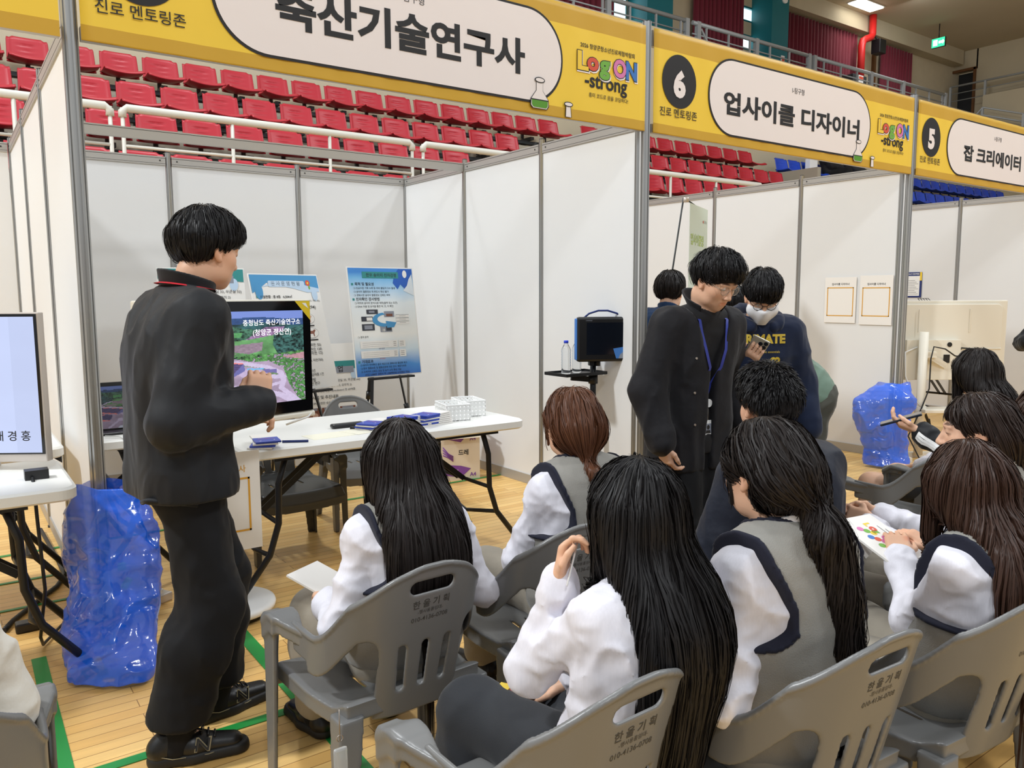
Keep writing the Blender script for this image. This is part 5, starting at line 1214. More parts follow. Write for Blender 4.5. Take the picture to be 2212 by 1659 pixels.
# ================================================================ blue rubbish bags taped to the columns
def bag_mat():
    m = mat('blue_film', S(30, 104, 236), .14, spec=.7, bump=('noise', 14, .35, .012)); b = m.node_tree.nodes['Principled BSDF']; b.inputs['Alpha'].default_value = .70; b.inputs['Coat Weight'].default_value = .6; b.inputs['Coat Roughness'].default_value = .06
bag_mat()
def blue_bag(name, label, path, seed, dark=False, contents=()):
    """path: rows of (x, y, z, half width, half depth) from the rim down to the floor"""
    t = thing('rubbish_bag', label, 'bag', (path[0][0], path[0][1], 0), group='blue rubbish bags'); P = np.array(path, float); P[:, 0] -= path[0][0]; P[:, 1] -= path[0][1]
    nu, nv = 150, 130; sq = np.linspace(0, 1, len(P)); v = np.linspace(0, 1, nv); R = np.stack([np.interp(v, sq, P[:, q]) for q in range(5)], 1)
    for _ in range(8): R[1:-1] = R[1:-1]*.5+(R[:-2]+R[2:])*.25
    a = np.linspace(0, 2*PI, nu, endpoint=False); A, VV = np.meshgrid(a, v); ca, sa = np.cos(A), np.sin(A); e = .75
    x = R[:, 0:1]+R[:, 3:4]*np.sign(ca)*np.abs(ca)**e*.84-R[:, 4:5]*np.sign(sa)*np.abs(sa)**e*-.54*0; y = R[:, 1:2]+R[:, 4:5]*np.sign(sa)*np.abs(sa)**e-.5*R[:, 3:4]*np.sign(ca)*np.abs(ca)**e; z = R[:, 2:3]+0*A
    ridge = lambda f, sd, st=(1, 1, 1): 1-2*np.abs(2*noise3(x*f*st[0]+.8*noise3(x*9, y*9, z*9, sd+5), y*f*st[1], z*f*st[2]+.8*noise3(x*8, y*8, z*8, sd+6), sd)-1)
    d = .030*ridge(5, seed, (1.2, 1.2, .6))+.010*ridge(11, seed+1, (1, 1, .7))+.005*ridge(30, seed+2); k = np.clip(np.minimum(VV*8, 1), .35, 1)
    n = np.stack([ca, sa*1.0, 0*ca], -1); x = x+d*k*n[..., 0]; y = y+d*k*n[..., 1]; z = np.maximum(z+.02*k*ridge(10, seed+3)*np.clip(1-np.abs(2*VV-1), 0, 1), .004)
    z[0] += .014*np.sin(3*a+seed)
    V = np.stack([x, y, z], -1).reshape(-1, 3); i, j = np.meshgrid(np.arange(nu), np.arange(nv-1)); F = np.stack([j*nu+i, j*nu+(i+1) % nu, (j+1)*nu+(i+1) % nu, (j+1)*nu+i], -1).reshape(-1, 4)
    link_mesh('film', V, F, 'blue_film', t, True)
    return t
blue_bag('rubbish_bag', 'crumpled blue plastic bag taped to the column beside the presenter\'s legs', [(.035, -.035, .655, .13, .055), (.03, -.05, .55, .155, .07), (.02, -.09, .42, .155, .08), (.00, -.16, .28, .15, .085), (-.03, -.26, .14, .145, .08), (-.05, -.34, .05, .14, .08), (-.055, -.37, .012, .12, .08), (-.055, -.37, .006, .01, .01)], 3)
blue_bag('rubbish_bag', 'crumpled blue plastic bag taped to the far column behind the empty chair', [(5.80, -.06, .66, .12, .05), (5.66, -.07, .55, .235, .07), (5.64, -.08, .40, .21, .08), (5.66, -.09, .26, .17, .08), (5.68, -.10, .14, .15, .08), (5.66, -.12, .05, .15, .09), (5.64, -.13, .012, .14, .09), (5.64, -.13, .006, .01, .01)], 8)
tag(MB().m('green_ink').box((.05, -.10, .335), (.03, .02, .03)).m('lime_plastic').box((.06, -.12, .27), (.025, .02, .045), Matrix.Rotation(.6, 3, 'Y')).build('sweet_wrapper', bevel=.005), 'green sweet wrappers showing through the blue bag beside the presenter', 'wrapper')
# ================================================================ people
mat('skin', S(226, 180, 150), .5, spec=.35, attr='tint', bump=('noise', 160, .05, .002)); 
sk = MATS['skin'].node_tree.nodes['Principled BSDF']; sk.inputs['Subsurface Weight'].default_value = .12; sk.inputs['Subsurface Radius'].default_value = (.012, .005, .003); sk.inputs['Subsurface Scale'].default_value = .6
def hairmat(name, c, rough=.48):
    m = mat(name, c, rough, spec=.24, noise=(26, .35, (1, 1, .06)))
hairmat('hair_black', S(24, 22, 23)); hairmat('hair_soft_black', S(34, 28, 26)); hairmat('hair_brown', S(62, 42, 33), .45); hairmat('hair_auburn', S(92, 56, 36), .45); hairmat('hair_dark_brown', S(48, 36, 31), .45)
def cloth(name, c, rough=.8, sheen=.15, bump=('noise', 500, .25, .002), noise=(5, .05)): mat(name, c, rough, spec=.3, sheen=sheen, bump=bump, noise=noise)
cloth('vest_grey', S(146, 143, 136), .9, .3, ('noise', 420, .45, .003), (14, .09)); cloth('vest_trim', S(26, 28, 44))
cloth('shirt_white', S(228, 226, 234), .75, .1, ('noise', 15, .3, .012, (1, 1, .55)), (240, .07, (1, 1, .02))); cloth('shirt_collar', S(226, 226, 232), .75, .1)
cloth('jacket_black', S(26, 27, 30), .62, .08, ('noise', 10, .25, .014, (1, 1, .5))); cloth('trouser_black', S(20, 20, 22), .85, .05, ('noise', 10, .22, .012, (1, 1, .4))); cloth('overshirt_black', S(30, 29, 32), .8, .1, ('noise', 13, .35, .012)); cloth('tee_black', S(24, 23, 25))
cloth('jacket_navy', S(30, 34, 46), .6, .1, ('noise', 14, .4, .012)); cloth('hoodie_navy', S(28, 38, 62), .9, .25); cloth('blazer_blue', S(38, 62, 96), .8, .2)
cloth('tee_green', S(122, 146, 130), .85, .2); cloth('trouser_grey', S(84, 84, 76), .85, .2); cloth('trouser_beige', S(160, 152, 138), .85, .2, ('noise', 14, .4, .012)); cloth('sweat_white', S(224, 220, 210), .85, .2, ('noise', 14, .5, .014))
cloth('skirt_dark', S(46, 48, 52), .8, .15)
mat('shoe_black', S(22, 22, 23), .38); mat('shoe_sole', S(26, 26, 26), .55); mat('shoe_trim', S(150, 140, 110), .4); mat('lanyard_red', S(206, 40, 52), .5); mat('lanyard_blue', S(44, 58, 150), .5); mat('mask_white', S(238, 238, 240), .6)
mat('glasses_metal', S(170, 160, 150), .3, .6); mat('lens', (.97, .98, 1), .03, alpha=.14); mat('brow_dark', S(40, 32, 28), .7); mat('eye_white', S(230, 224, 218), .25); mat('eye_iris', S(34, 24, 20), .15); mat('gold_print', S(212, 182, 60), .5); mat('phone_body', S(200, 196, 180), .25, .3); mat('phone_screen', S(30, 36, 48), .1); mat('charm', (.9, .93, .95), .05, trans=.7)

def ik(a, c, l1, l2, pole):
    """elbow/knee position between a and c bending towards pole"""
    a, c, pole = np.array(a, float), np.array(c, float), np.array(pole, float); d = c-a; L = np.linalg.norm(d); L2 = min(L, (l1+l2)*.999); d = d/(L+1e-9)
    if L > L2: c = a+d*L2
    x = (l1*l1-l2*l2+L2*L2)/(2*L2); h = math.sqrt(max(l1*l1-x*x, 1e-6)); p = pole-a; p = p-d*(p@d); p = p/(np.linalg.norm(p)+1e-9)
    return a+d*x+p*h, c

class Person:
    def __init__(s, label, x, y, yaw, k=1., z=0., group=None):
        s.root = thing('person', label, 'person', (x, y, z), -math.radians(yaw), group); s.k = k; s.J = {}; s.hd = dict(yaw=0, pitch=0, roll=0); s.hands = {}; s.fem = True; s.hk = 1.07; s.ak = 1.
    # ---- poses, local frame: x right, y forward, z up
    def sit(s, seat=.40, lean=8, slump=8, side=0, hands=None, head=(0, 0, 0), knees=(.12, .12), kz=0., head_off=(0, 0, 0), sh_yaw=0):
        k = s.k; J = s.J; hip = np.array([0, -.02, seat+.085*k]); J['pelvis'] = hip
        a = math.radians(lean); b = math.radians(lean+slump); sd = math.sin(math.radians(side))
        J['waist'] = hip+k*.18*np.array([sd*.5, math.sin(a)*.6, math.cos(a)]); J['chest'] = J['waist']+k*.155*np.array([sd, math.sin(a), math.cos(a)])
        J['neck'] = J['chest']+k*.145*np.array([sd, math.sin(b), math.cos(b)])
        s.upper(head, head_off, sh_yaw)
        for sg, n in ((-1, 'L'), (1, 'R')):
            J['hip'+n] = hip+np.array([sg*.085*k, .01, -.005]); J['knee'+n] = np.array([sg*knees[0 if sg < 0 else 1], .43*k, seat+.075*k+kz]); J['ank'+n] = J['knee'+n]+np.array([0, .03, -(J['knee'+n][2]-.085)])
            J['toe'+n] = J['ank'+n]+np.array([sg*.02, .14*k, -.055])
        hands = hands or {}
        for sg, n in ((-1, 'L'), (1, 'R')):
            h = hands.get(n, (sg*.07, .26*k, seat+.17*k)); pole = hands.get(n+'p', (sg*.6, -.25, .2)); s.arm(n, h, pole)
        return s
    def stand(s, hip=.90, lean=0, slump=4, side=0, hands=None, head=(0, 0, 0), feet=None, head_off=(0, 0, 0), sh_yaw=0):
        k = s.k; J = s.J; h0 = np.array([0, 0, hip*k]); J['pelvis'] = h0
        a = math.radians(lean); b = math.radians(lean+slump); sd = math.sin(math.radians(side))
        J['waist'] = h0+k*.22*np.array([sd*.5, math.sin(a)*.8, math.cos(a)]); J['chest'] = J['waist']+k*.175*np.array([sd, math.sin(a), math.cos(a)]); J['neck'] = J['chest']+k*.165*np.array([sd, math.sin(b), math.cos(b)])
        s.upper(head, head_off, sh_yaw)
        feet = feet or {}
        for sg, n in ((-1, 'L'), (1, 'R')):
            J['hip'+n] = h0+np.array([sg*.09*k, 0, -.01]); f = np.array(feet.get(n, (sg*.11, .0, 0.)), float); J['ank'+n] = f+np.array([0, -.04, .09*k]); d = feet.get(n+'d', (sg*.03, .15)); J['toe'+n] = J['ank'+n]+np.array([d[0]*k, d[1]*k, -.06*k])
            J['knee'+n], _ = ik(J['hip'+n], J['ank'+n], .425*k, .405*k, J['hip'+n]+np.array([sg*.06, .6, -.4]))
        hands = hands or {}
        for sg, n in ((-1, 'L'), (1, 'R')):
            h = hands.get(n, (sg*.27*k, .05, hip*k-.02)); pole = hands.get(n+'p', (sg*.5, -.5, hip*k)); s.arm(n, h, pole)
        return s
    def upper(s, head, off, sh_yaw):
        k = s.k; J = s.J; up = nrm3(J['neck']-J['chest']); w = .155 if s.fem else .178
        r = np.array([math.cos(math.radians(sh_yaw)), -math.sin(math.radians(sh_yaw)), 0]); s.right = r
        for sg, n in ((-1, 'L'), (1, 'R')): J['sh'+n] = J['neck']+k*(r*sg*w-up*.062)
        s.hd = dict(zip(('yaw', 'pitch', 'roll'), [math.radians(q) for q in head])); s.HM = rot(s.hd['yaw'], s.hd['pitch'], s.hd['roll'])
        fw = s.HM[:, 1]*np.array([1, 1, 0]); nb = np.array([0, .035, .102])*k+np.array(off)
        J['head'] = J['neck']+nb+s.HM @ np.array([0, .018, .055])*k*s.hk
        J['nape'] = J['head']+s.HM @ np.array([0, -.028, -.085])*k*s.hk
    def arm(s, n, hand, pole):
        k = s.k; e, w = ik(s.J['sh'+n], hand, (.285 if s.fem else .30)*k*s.ak, .245*k*s.ak, pole); s.J['el'+n] = e; s.J['wr'+n] = w
    # ---- body surface
    def H(s, p): return s.J['head']+s.HM @ (np.array(p)*s.k*s.hk)
    def add_head(s, f, face=True):
        k = s.k*s.hk; M = s.HM; e = lambda c, r, kk=.02, sub=False, R=None: f.ell(s.H(c), np.array(r)*k, M if R is None else M @ R, kk*k, sub)
        e((0, -.012, .030), (.0735, .091, .082), .01); e((0, .030, -.030), (.062, .062, .078), .04); e((0, .052, -.078), (.036, .036, .030), .035)
        e((0, .068, -.098), (.017, .014, .013), .02)
        for sg in (-1, 1): e((sg*.040, .052, -.028), (.022, .024, .024), .03); e((sg*.046, .018, -.075), (.016, .034, .022), .03)
        if face:
            f.cone(s.H((0, .088, .006)), s.H((0, .108, -.032)), .008*k, .0115*k, .014*k)
            for sg in (-1, 1):
                e((sg*.012, .099, -.036), (.0085, .010, .0075), .008)
                e((sg*.031, .090, .006), (.019, .014, .012), .014, True)
                e((sg*.031, .0785, .004), (.0165, .0125, .0105), .004)
                f.cone(s.H((sg*.015, .0905, .022)), s.H((sg*.048, .078, .021)), .006*k, .005*k, .014*k)
            f.cone(s.H((-.018, .0855, -.0615)), s.H((.018, .0855, -.0615)), .0055*k, .0055*k, .007*k); f.cone(s.H((-.015, .0845, -.072)), s.H((.015, .0845, -.072)), .0062*k, .0062*k, .007*k)
            f.cone(s.H((-.022, .0945, -.0665)), s.H((.022, .0945, -.0665)), .0018*k, .0018*k, .004*k, sub=True)
        for sg in (-1, 1):
            R = np.array(Matrix.Rotation(sg*.35, 3, 'Z'))
            e((sg*.075, -.006, -.008), (.009, .019, .031), .008, False, R); e((sg*.083, -.002, -.004), (.006, .010, .018), .004, True, R); e((sg*.076, .002, -.034), (.007, .009, .010), .006)
        f.cone(s.J['neck']-np.array([0, 0, .03]), s.J['nape'], .054*k, .050*k, .03*k); f.cone(s.J['nape'], s.H((0, .0, -.06)), .050*k, .050*k, .03*k)
    def torso(s, f, off=0., kk=.07, loose=0.):
        k = s.k; J = s.J; r = s.right; x = np.array([1, 0, 0]); fm = s.fem
        def slab(c, half, rad, fl=1.): f.cone(c-r*half*k, c+r*half*k, rad*k+off, rad*k+off, kk*k, (np.array([0, 1, 0]), fl))
        slab(J['pelvis']+np.array([0, 0, .015]), .072, .098+loose*.3)
        m = (J['pelvis']+J['waist'])/2; slab(m, .062, .092+loose)
        slab(J['waist'], .056, .085+loose); slab((J['waist']+J['chest'])/2, .062, .092+loose*.8); slab(J['chest'], .072 if fm else .088, .097+loose*.5)
        c2 = J['chest']*.45+J['neck']*.55; slab(c2-np.array([0, 0, .01]), .085 if fm else .105, .080)
        if fm:
            fwd = np.cross(nrm3(J['chest']-J['waist']), r)*-1; fwd = np.array([r[1]*-1, r[0], 0])
            for sg in (-1, 1): f.ell(J['chest']+k*(r*sg*.062+fwd*.075+np.array([0, 0, -.015])), np.array([.055, .05, .055])*k+off, None, .05*k)
        for n in 'LR': f.cone(J['neck']-np.array([0, 0, .022*k]), J['sh'+n], .052*k+off*.8, .050*k+off, .05*k)
    def arms(s, f, off=0., which='LR', loose=0., upto=1., kk=.03):
        k = s.k; J = s.J; g = .84 if s.fem else 1.02
        for n in which:
            a, b, c = J['sh'+n], J['el'+n], J['wr'+n]; cc = b+(c-b)*upto
            f.cone(a, b, .051*k*g+off+loose*.6, .041*k*g+off+loose, kk*k); f.cone(b, cc, .040*k*g+off+loose, (.040+(.026-.040)*upto)*k*g+off+loose*.9, kk*k)
    def legs(s, f, off=0., loose=0., kk=.04, shin=1.):
        k = s.k; J = s.J
        for n in 'LR':
            f.cone(J['pelvis']*.35+J['hip'+n]*.65, J['knee'+n], .088*k+off, .060*k+off+loose*.6, kk*k)
            e = J['knee'+n]+(J['ank'+n]-J['knee'+n])*shin
            mid = J['knee'+n]*.68+e*.32; bk = np.array([0, -.012, 0])
            f.cone(J['knee'+n], mid+bk, .056*k+off+loose*.6, .056*k+off+loose, kk*k); f.cone(mid+bk, e, .056*k+off+loose, .036*k+off+loose*1.2, kk*k)
    def hand(s, f, n, d, palm, curl=.5, spread=.12, thumb=.5, point=None):
        """palm block and five tapered fingers; d = pointing direction, palm = palm normal, curl 0 flat .. 1 fist"""
        k = s.k*.97; w = s.J['wr'+n]; d = nrm3(d); pn = np.array(palm, float); pn = nrm3(pn-d*(pn@d)); side = np.cross(d, pn)*(1 if n == 'R' else -1)   # side points to the thumb
        side = -side if False else side
        B = np.stack([side, d, pn], 1); pc = w+d*.048*k
        f.cone(w-d*.01, w+d*.03*k, .024*k, .026*k, .02*k, (pn, .72)); f.rbox(pc+d*.004*k, np.array([.040, .047, .0135])*k, .013*k, B, .012*k)
        f.cone(pc+side*.026*k-d*.03*k, pc+side*.032*k+d*.006*k+pn*.006*k, .014*k, .012*k, .012*k)
        tips = []
        for i, (ox, ln, r) in enumerate(((.0305, .076, .0082), (.0105, .084, .0085), (-.0095, .079, .0081), (-.0285, .062, .0072))):
            c = curl[i] if hasattr(curl, '__len__') else curl; sp = (1.2-i)*spread*.35
            p = pc+side*ox*k+d*.045*k+pn*.001*k; dirn = nrm3(d+side*sp); ang = 0; P = [p-dirn*.012*k, p]
            for q, (fr, bend) in enumerate(((.46, .95), (.31, 1.25), (.23, .8))):
                ang += c*bend*1.15+.06; p = p+(dirn*math.cos(ang)+pn*math.sin(ang))*ln*fr*k; P.append(p)
            f.chain(P, [r*1.08*k, r*1.08*k, r*k, r*.95*k, r*.78*k], .0035*k); tips.append(P[-1])
        t0 = pc+side*.030*k-d*.018*k+pn*.004*k; td = nrm3(side*.75+d*.75+pn*.35*thumb); t1 = t0+td*.034*k; td2 = nrm3(side*(.45-.9*thumb)+d*.95+pn*.5*thumb); t2 = t1+td2*.030*k; t3 = t2+nrm3(td2+(-side)*.5*thumb+pn*.2)*.024*k
        f.chain([t0, t1, t2, t3], [.0125*k, .0108*k, .0095*k, .0075*k], .004*k)
        return dict(pc=pc, d=d, pn=pn, side=side, tips=tips, thumb=t3)
    def bounds(s, m=.17):
        P = np.array([v for q, v in s.J.items()]); return P.min(0)-m, P.max(0)+m
    def body(s, voxel=.009, fine=.0038, face=True, hands=None, tint=None, lips=(1.0, .72, .66)):
        k = s.k; lo, hi = s.bounds(); lo[2] = max(lo[2], .0); h = s.J['head']; sp = [[], [], []]
        for q in range(3): sp[q].append((h[q]-.13*k, h[q]+.13*k))
        for n in 'LR':
            w = s.J['wr'+n]
            for q in range(3): sp[q].append((w[q]-.12*k, w[q]+.12*k))
        f = Field(axis(lo[0], hi[0], voxel, fine, sp[0]), axis(lo[1], hi[1], voxel, fine, sp[1]), axis(lo[2], hi[2], voxel, fine, sp[2]))
        s.torso(f); s.arms(f); s.legs(f)
        for n in 'LR': f.cone(s.J['ank'+n], s.J['toe'+n], .027*k, .019*k, .03*k)
        s.add_head(f, face); s.hinfo = {}
        for n in 'LR':
            hd = (hands or {}).get(n, {}); fd = s.J['wr'+n]-s.J['el'+n]; s.hinfo[n] = s.hand(f, n, hd.get('d', fd), hd.get('palm', (0, 0, -1) if n else 0), hd.get('curl', .4), hd.get('spread', .15), hd.get('thumb', .5))
        o = f.build('body', 'skin', s.root, 1); me = o.data
        co = np.zeros(len(me.vertices)*3, f4); me.vertices.foreach_get('co', co); co = co.reshape(-1, 3)
        L = (co-s.J['head']) @ s.HM/(k*s.hk); T = np.ones((len(co), 4), f4)
        if tint: T[:, :3] *= np.array(tint)
        def blend(w, c): T[:, :3] = T[:, :3]*(1-w[:, None])+T[:, :3]*np.array(c)*w[:, None]
        if face:
            lipw = np.exp(-((L[:, 0]/.021)**4)-(((L[:, 2]+.067)/.0095)**4))*(L[:, 1] > .07); blend(lipw, lips)
            for sg in (-1, 1):
                bx = L[:, 0]*sg; brow = np.exp(-(((bx-.032)/.019)**4)-(((L[:, 2]-.0265-.003*np.cos((bx-.03)*60))/.0042)**4))*(L[:, 1] > .05); blend(brow, (.16, .13, .12))
                lash = np.exp(-(((bx-.031)/.0145)**4)-(((L[:, 2]-.0015+((bx-.031)/.016)**2*.003)/.0022)**4))*(L[:, 1] > .06); blend(lash, (.10, .08, .08))
                chk = np.exp(-(((bx-.042)/.02)**2)-(((L[:, 2]+.03)/.02)**2))*(L[:, 1] > .03); blend(chk*.6, (1., .88, .84))
            for sg in (-1, 1): blend(np.exp(-((L[:, 0]*sg-.08)/.014)**2-((L[:, 2]+.008)/.04)**2)*.5, (1, .82, .76))
        at = me.color_attributes.new('tint', 'FLOAT_COLOR', 'POINT'); at.data.foreach_set('color', T.ravel())
        s.bodyf = f; return o
    # ---- clothes
    def grid(s, voxel, pts, m):
        P = np.array(pts); lo, hi = P.min(0)-m, P.max(0)+m; return Field(axis(lo[0], hi[0], voxel), axis(lo[1], hi[1], voxel), axis(max(lo[2], -.0), hi[2], voxel))
    def top(s, name, mname, off=.012, loose=.012, voxel=.0075, hem=.0, sleeve=.98, neck=.0, fold=.006, ffreq=11, seed=1, arms='LR', hemcut=True, waist_loose=0., post=None, fst=(1, 1, 1.35)):
        k = s.k; J = s.J; f = s.grid(voxel, [J[q] for q in J if q[:2] in ('pe', 'wa', 'ch', 'ne', 'sh', 'el', 'wr')], .17)
        s.torso(f, off, .07, waist_loose); s.arms(f, off, arms, loose, sleeve)
        # gathers in front of the elbow and round the wrist
        up = nrm3(J['neck']-J['chest'])
        if hem < -.05:
            for q in (.5, 1.): c_ = J['pelvis']+np.array([0, 0, hem*q]); f.cone(c_-s.right*.078*k, c_+s.right*.078*k, .100*k+off+waist_loose*.4, .100*k+off+waist_loose*.4, .06)
        if sleeve > .7:
            for n in arms:
                e, w = J['el'+n], J['wr'+n]; d = nrm3(w-e)
                f.cone(w-d*.035*k, w-d*.012*k, .034*k+off+loose*.7, .031*k+off+loose*.5, .012)
        if fold:
            f.folds(fold, ffreq, seed, fst); f.folds(fold*.45, ffreq*2.2, seed+5, fst)
        if post: post(f)
        for n in arms: f.plane(J['wr'+n]-nrm3(J['wr'+n]-J['el'+n])*.004, J['wr'+n]-J['el'+n]) if False else None
        # neckline and hem
        f.put(lambda x, y, z: np.sqrt((x-J['neck'][0])**2+(y-J['neck'][1]-.012)**2+((z-J['neck'][2]-.055*k)*.8)**2)-(.062+neck)*k, J['neck']-.12, J['neck']+.12, .006, True)
        if hemcut: f.plane(J['pelvis']+np.array([0, 0, hem]), (0, 0, -1), .008)
        s.topf = f; return f.build(name, mname, s.root, 1)
    def vest(s, voxel=.0065, seed=4, trim=True, hem=-.02, fold=.003):
        k = s.k; J = s.J; f = s.grid(voxel, [J[q] for q in ('pelvis', 'waist', 'chest', 'neck', 'shL', 'shR')], .19); s.torso(f, .020, .07, .012)
        for n in 'LR': f.cone(J['neck']-np.array([0, 0, .02*k]), J['sh'+n], .064*k+.014, .062*k+.018, .05*k); f.cone(J['sh'+n], J['sh'+n]*.7+J['el'+n]*.3, .062*k+.018, .06*k+.016, .03*k)
        f.folds(fold, 7, seed, (1, 1, 1.6)); f.folds(fold*.5, 17, seed+2); base = f.D.copy(); x, y, z = f.x[:, None, None], f.y[None, :, None], f.z[None, None, :]
        up = nrm3(J['neck']-J['chest']); cut = None
        for sg, n in ((-1, 'L'), (1, 'R')):
            q = J['sh'+n]; lat = ((x-q[0])*s.right[0]+(y-q[1])*s.right[1])*sg; zz = (z-q[2])/k
            b = (-.004-.030*sst(.06, -.07, zz)+.035*sst(-.09, -.17, zz))*k
            c = smax_(-(lat-b), -(z-q[2]+.150*k), .05*k); cut = c if cut is None else np.minimum(cut, c)
        f.D = smax_(f.D, -cut, .006).astype(f4)
        f.put(lambda x, y, z: np.sqrt((x-J['neck'][0])**2+((y-J['neck'][1]-.03)*.85)**2+((z-J['neck'][2]-.05*k)*.9)**2)-.078*k, J['neck']-.13, J['neck']+.13, .005, True)
        f.plane(J['pelvis']+np.array([0, 0, hem]), (0, 0, -1), .01)
        s.topf = f; o = f.build('vest', 'vest_grey', s.root, 1)
        if trim:
            gc = np.stack(np.gradient(cut, voxel)); gb = np.stack(np.gradient(base, voxel)); gb = gb/(np.linalg.norm(gb, axis=0)+1e-6); gt = np.linalg.norm(gc-gb*np.sum(gc*gb, 0), axis=0)
            g = Field(f.x, f.y, f.z); g.D = np.maximum(base-.0045, np.abs(cut)-.0065*np.clip(gt, .3, 1)).astype(f4)
            nk = np.sqrt((x-J['neck'][0])**2+((y-J['neck'][1]-.03)*.85)**2+((z-J['neck'][2]-.05*k)*.9)**2)-.078*k
            g.D = np.minimum(g.D, np.maximum(base-.003, np.abs(nk)-.006)).astype(f4); g.build('vest_trim', 'vest_trim', o, 1)
        return o
    def collar(s, mname='shirt_collar', h=.035, r=.060, tilt=.35, name='collar', thick=.0035, flare=.0, open_=0.):
        k = s.k; J = s.J; c = J['neck']*.8+J['nape']*.2+np.array([0, .006, .012*k]); f = Field(axis(c[0]-.13, c[0]+.13, .0038), axis(c[1]-.13, c[1]+.15, .0038), axis(c[2]-.12, c[2]+.11, .0038))
        x, y, z = f.x[:, None, None]-c[0], f.y[None, :, None]-c[1], f.z[None, None, :]-c[2]
        zz = z+tilt*y; R = r*k+flare*zz+.006; d = np.abs(np.sqrt(x*x+(y*.92)**2)-R)-thick
        f.D = smax_(d, np.abs(zz-.004)-h*.5*k-.006, .004).astype(f4)
        if open_: f.D = np.maximum(f.D, np.where(y > 0, open_*(1+zz*6)-np.abs(x), -1)).astype(f4)
        return f.build(name, mname, s.root, 1)
    def bottoms(s, name, mname, off=.014, loose=.02, shin=.93, voxel=.009, fold=.005, seed=3, skirt=False, top=.05, hemz=None):
        k = s.k; J = s.J; f = s.grid(voxel, [J[q] for q in ('pelvis', 'hipL', 'hipR', 'kneeL', 'kneeR', 'ankL', 'ankR')], .16)
        r = np.array([1, 0, 0]); f.cone(J['pelvis']-r*.072*k, J['pelvis']+r*.072*k, .104*k+off, .104*k+off, .06*k); s.legs(f, off, loose, .05, shin if not skirt else .05)
        if skirt: f.plane(J['kneeL']*.72+J['hipL']*.28, (0, 1, 0), .006)
        if skirt and False: f.cone(J['kneeL']*.7+J['pelvis']*.3, J['kneeR']*.7+J['pelvis']*.3, .08*k+off, .08*k+off, .08); f.cone(J['kneeL'], J['kneeR'], .062*k+off, .062*k+off, .06)
        f.folds(fold, 8, seed, (1.2, 1, .8)); f.folds(fold*.5, 19, seed+1)
        f.plane(J['pelvis']+np.array([0, 0, top*k+.03]), (0, 0, 1), .01)
        if not skirt:
            for n in 'LR': pass
            zc = max(J['ankL'][2]+.0, .03)
            f.plane((0, 0, hemz or J['ankL'][2]*.55+.01), (0, 0, -1), .004) if shin > .9 else None
        return f.build(name, mname, s.root, 1)
    def shoes(s, voxel=.006):
        k = s.k
        for n in 'LR':
            a, t = s.J['ank'+n], s.J['toe'+n]; d = nrm3((t-a)*np.array([1, 1, 0])); sd = np.array([d[1], -d[0], 0]); base = np.array([a[0], a[1], 0]); f = s.grid(voxel, [base-d*.09*k, base+d*.22*k, base+np.array([0, 0, .12])], .07)
            P = [base-d*.045*k+np.array([0, 0, .048*k]), base+d*.05*k+np.array([0, 0, .046*k]), base+d*.165*k+np.array([0, 0, .036*k])]
            f.cone(P[0], P[1], .036*k, .041*k, .02); f.cone(P[1], P[2], .041*k, .033*k, .03, (np.array([0, 0, 1]), .85)); f.cone(P[0], a+np.array([0, 0, .02]), .036*k, .034*k, .03); f.plane((0, 0, .016), (0, 0, -1), .004); f.plane((0, 0, .105*k), (0, 0, 1), .006)
            o = f.build('shoe', 'shoe_black', s.root, 1); q = s.grid(voxel, [a-np.array([0, 0, .05*k]), a+np.array([0, 0, .13*k])], .07); q.cone(a-np.array([0, 0, .04*k]), a*.72+s.J['knee'+n]*.28, .050*k, .054*k); q.build('sock', 'trouser_black', s.root, 1)
            g = Field(f.x, f.y, f.z); g.cone(P[0]*np.array([1, 1, 0])+np.array([0, 0, .012]), P[1]*np.array([1, 1, 0])+np.array([0, 0, .012]), .044*k, .050*k, .02); g.cone(P[1]*np.array([1, 1, 0])+np.array([0, 0, .012]), P[2]*np.array([1, 1, 0])+d*.01+np.array([0, 0, .012]), .050*k, .043*k, .02); g.plane((0, 0, .034), (0, 0, 1), .004); g.plane((0, 0, .001), (0, 0, -1), .002)
            g.build('sole', 'shoe_sole', o, 1); s.shoe = o; s.__dict__['shoe'+n] = (o, base, d, sd)
    # ---- hair: a sculpted mass plus thousands of thin strands combed over it
    def hair(s, mname, shape, strands=1600, width=.0022, voxel=.005, length=.20, comb=None, down=1., jit=.003, taper=.03, seed=1, extra=None, lowz=None, tail=None, name='hair', crown=(0, -.03, .11), noise=.0025, lift=0., wave=0., facez=None):
        k = s.k*s.hk; lo, hi = shape['box']; c = s.J['head']
        f = Field(axis(c[0]+lo[0], c[0]+hi[0], voxel), axis(c[1]+lo[1], c[1]+hi[1], voxel), axis(c[2]+lo[2], c[2]+hi[2], voxel)); shape['fn'](s, f)
        if noise: f.folds(noise, 60, seed, (1, 1, .08)); f.folds(noise*.8, 24, seed+9, (1, 1, .12))
        V, F = f.mesh(); V = relax(V, F, 1); g = np.random.default_rng(seed)
        Nn = f.grad(V); roots = V[(g.random(len(V)) < 1.)]; cw = s.H(crown)
        T = []; FF = []; nb = len(V); VV = [V]
        zs = V[:, 2]; rel = (V-c) @ s.HM/k
        wgt = np.clip((rel[:, 2]+.02)/.1, 0.12, 1.2) if down else np.ones(len(V)); idx = g.choice(len(V), strands, p=wgt/wgt.sum()); P = V[idx]+Nn[idx]*.001
        steps = 14; L = length*(.55+.6*g.random(strands))*k; h = L/steps; pts = [P.copy()]; off = g.normal(0, jit, strands)+.0015; nrml = [Nn[idx]]
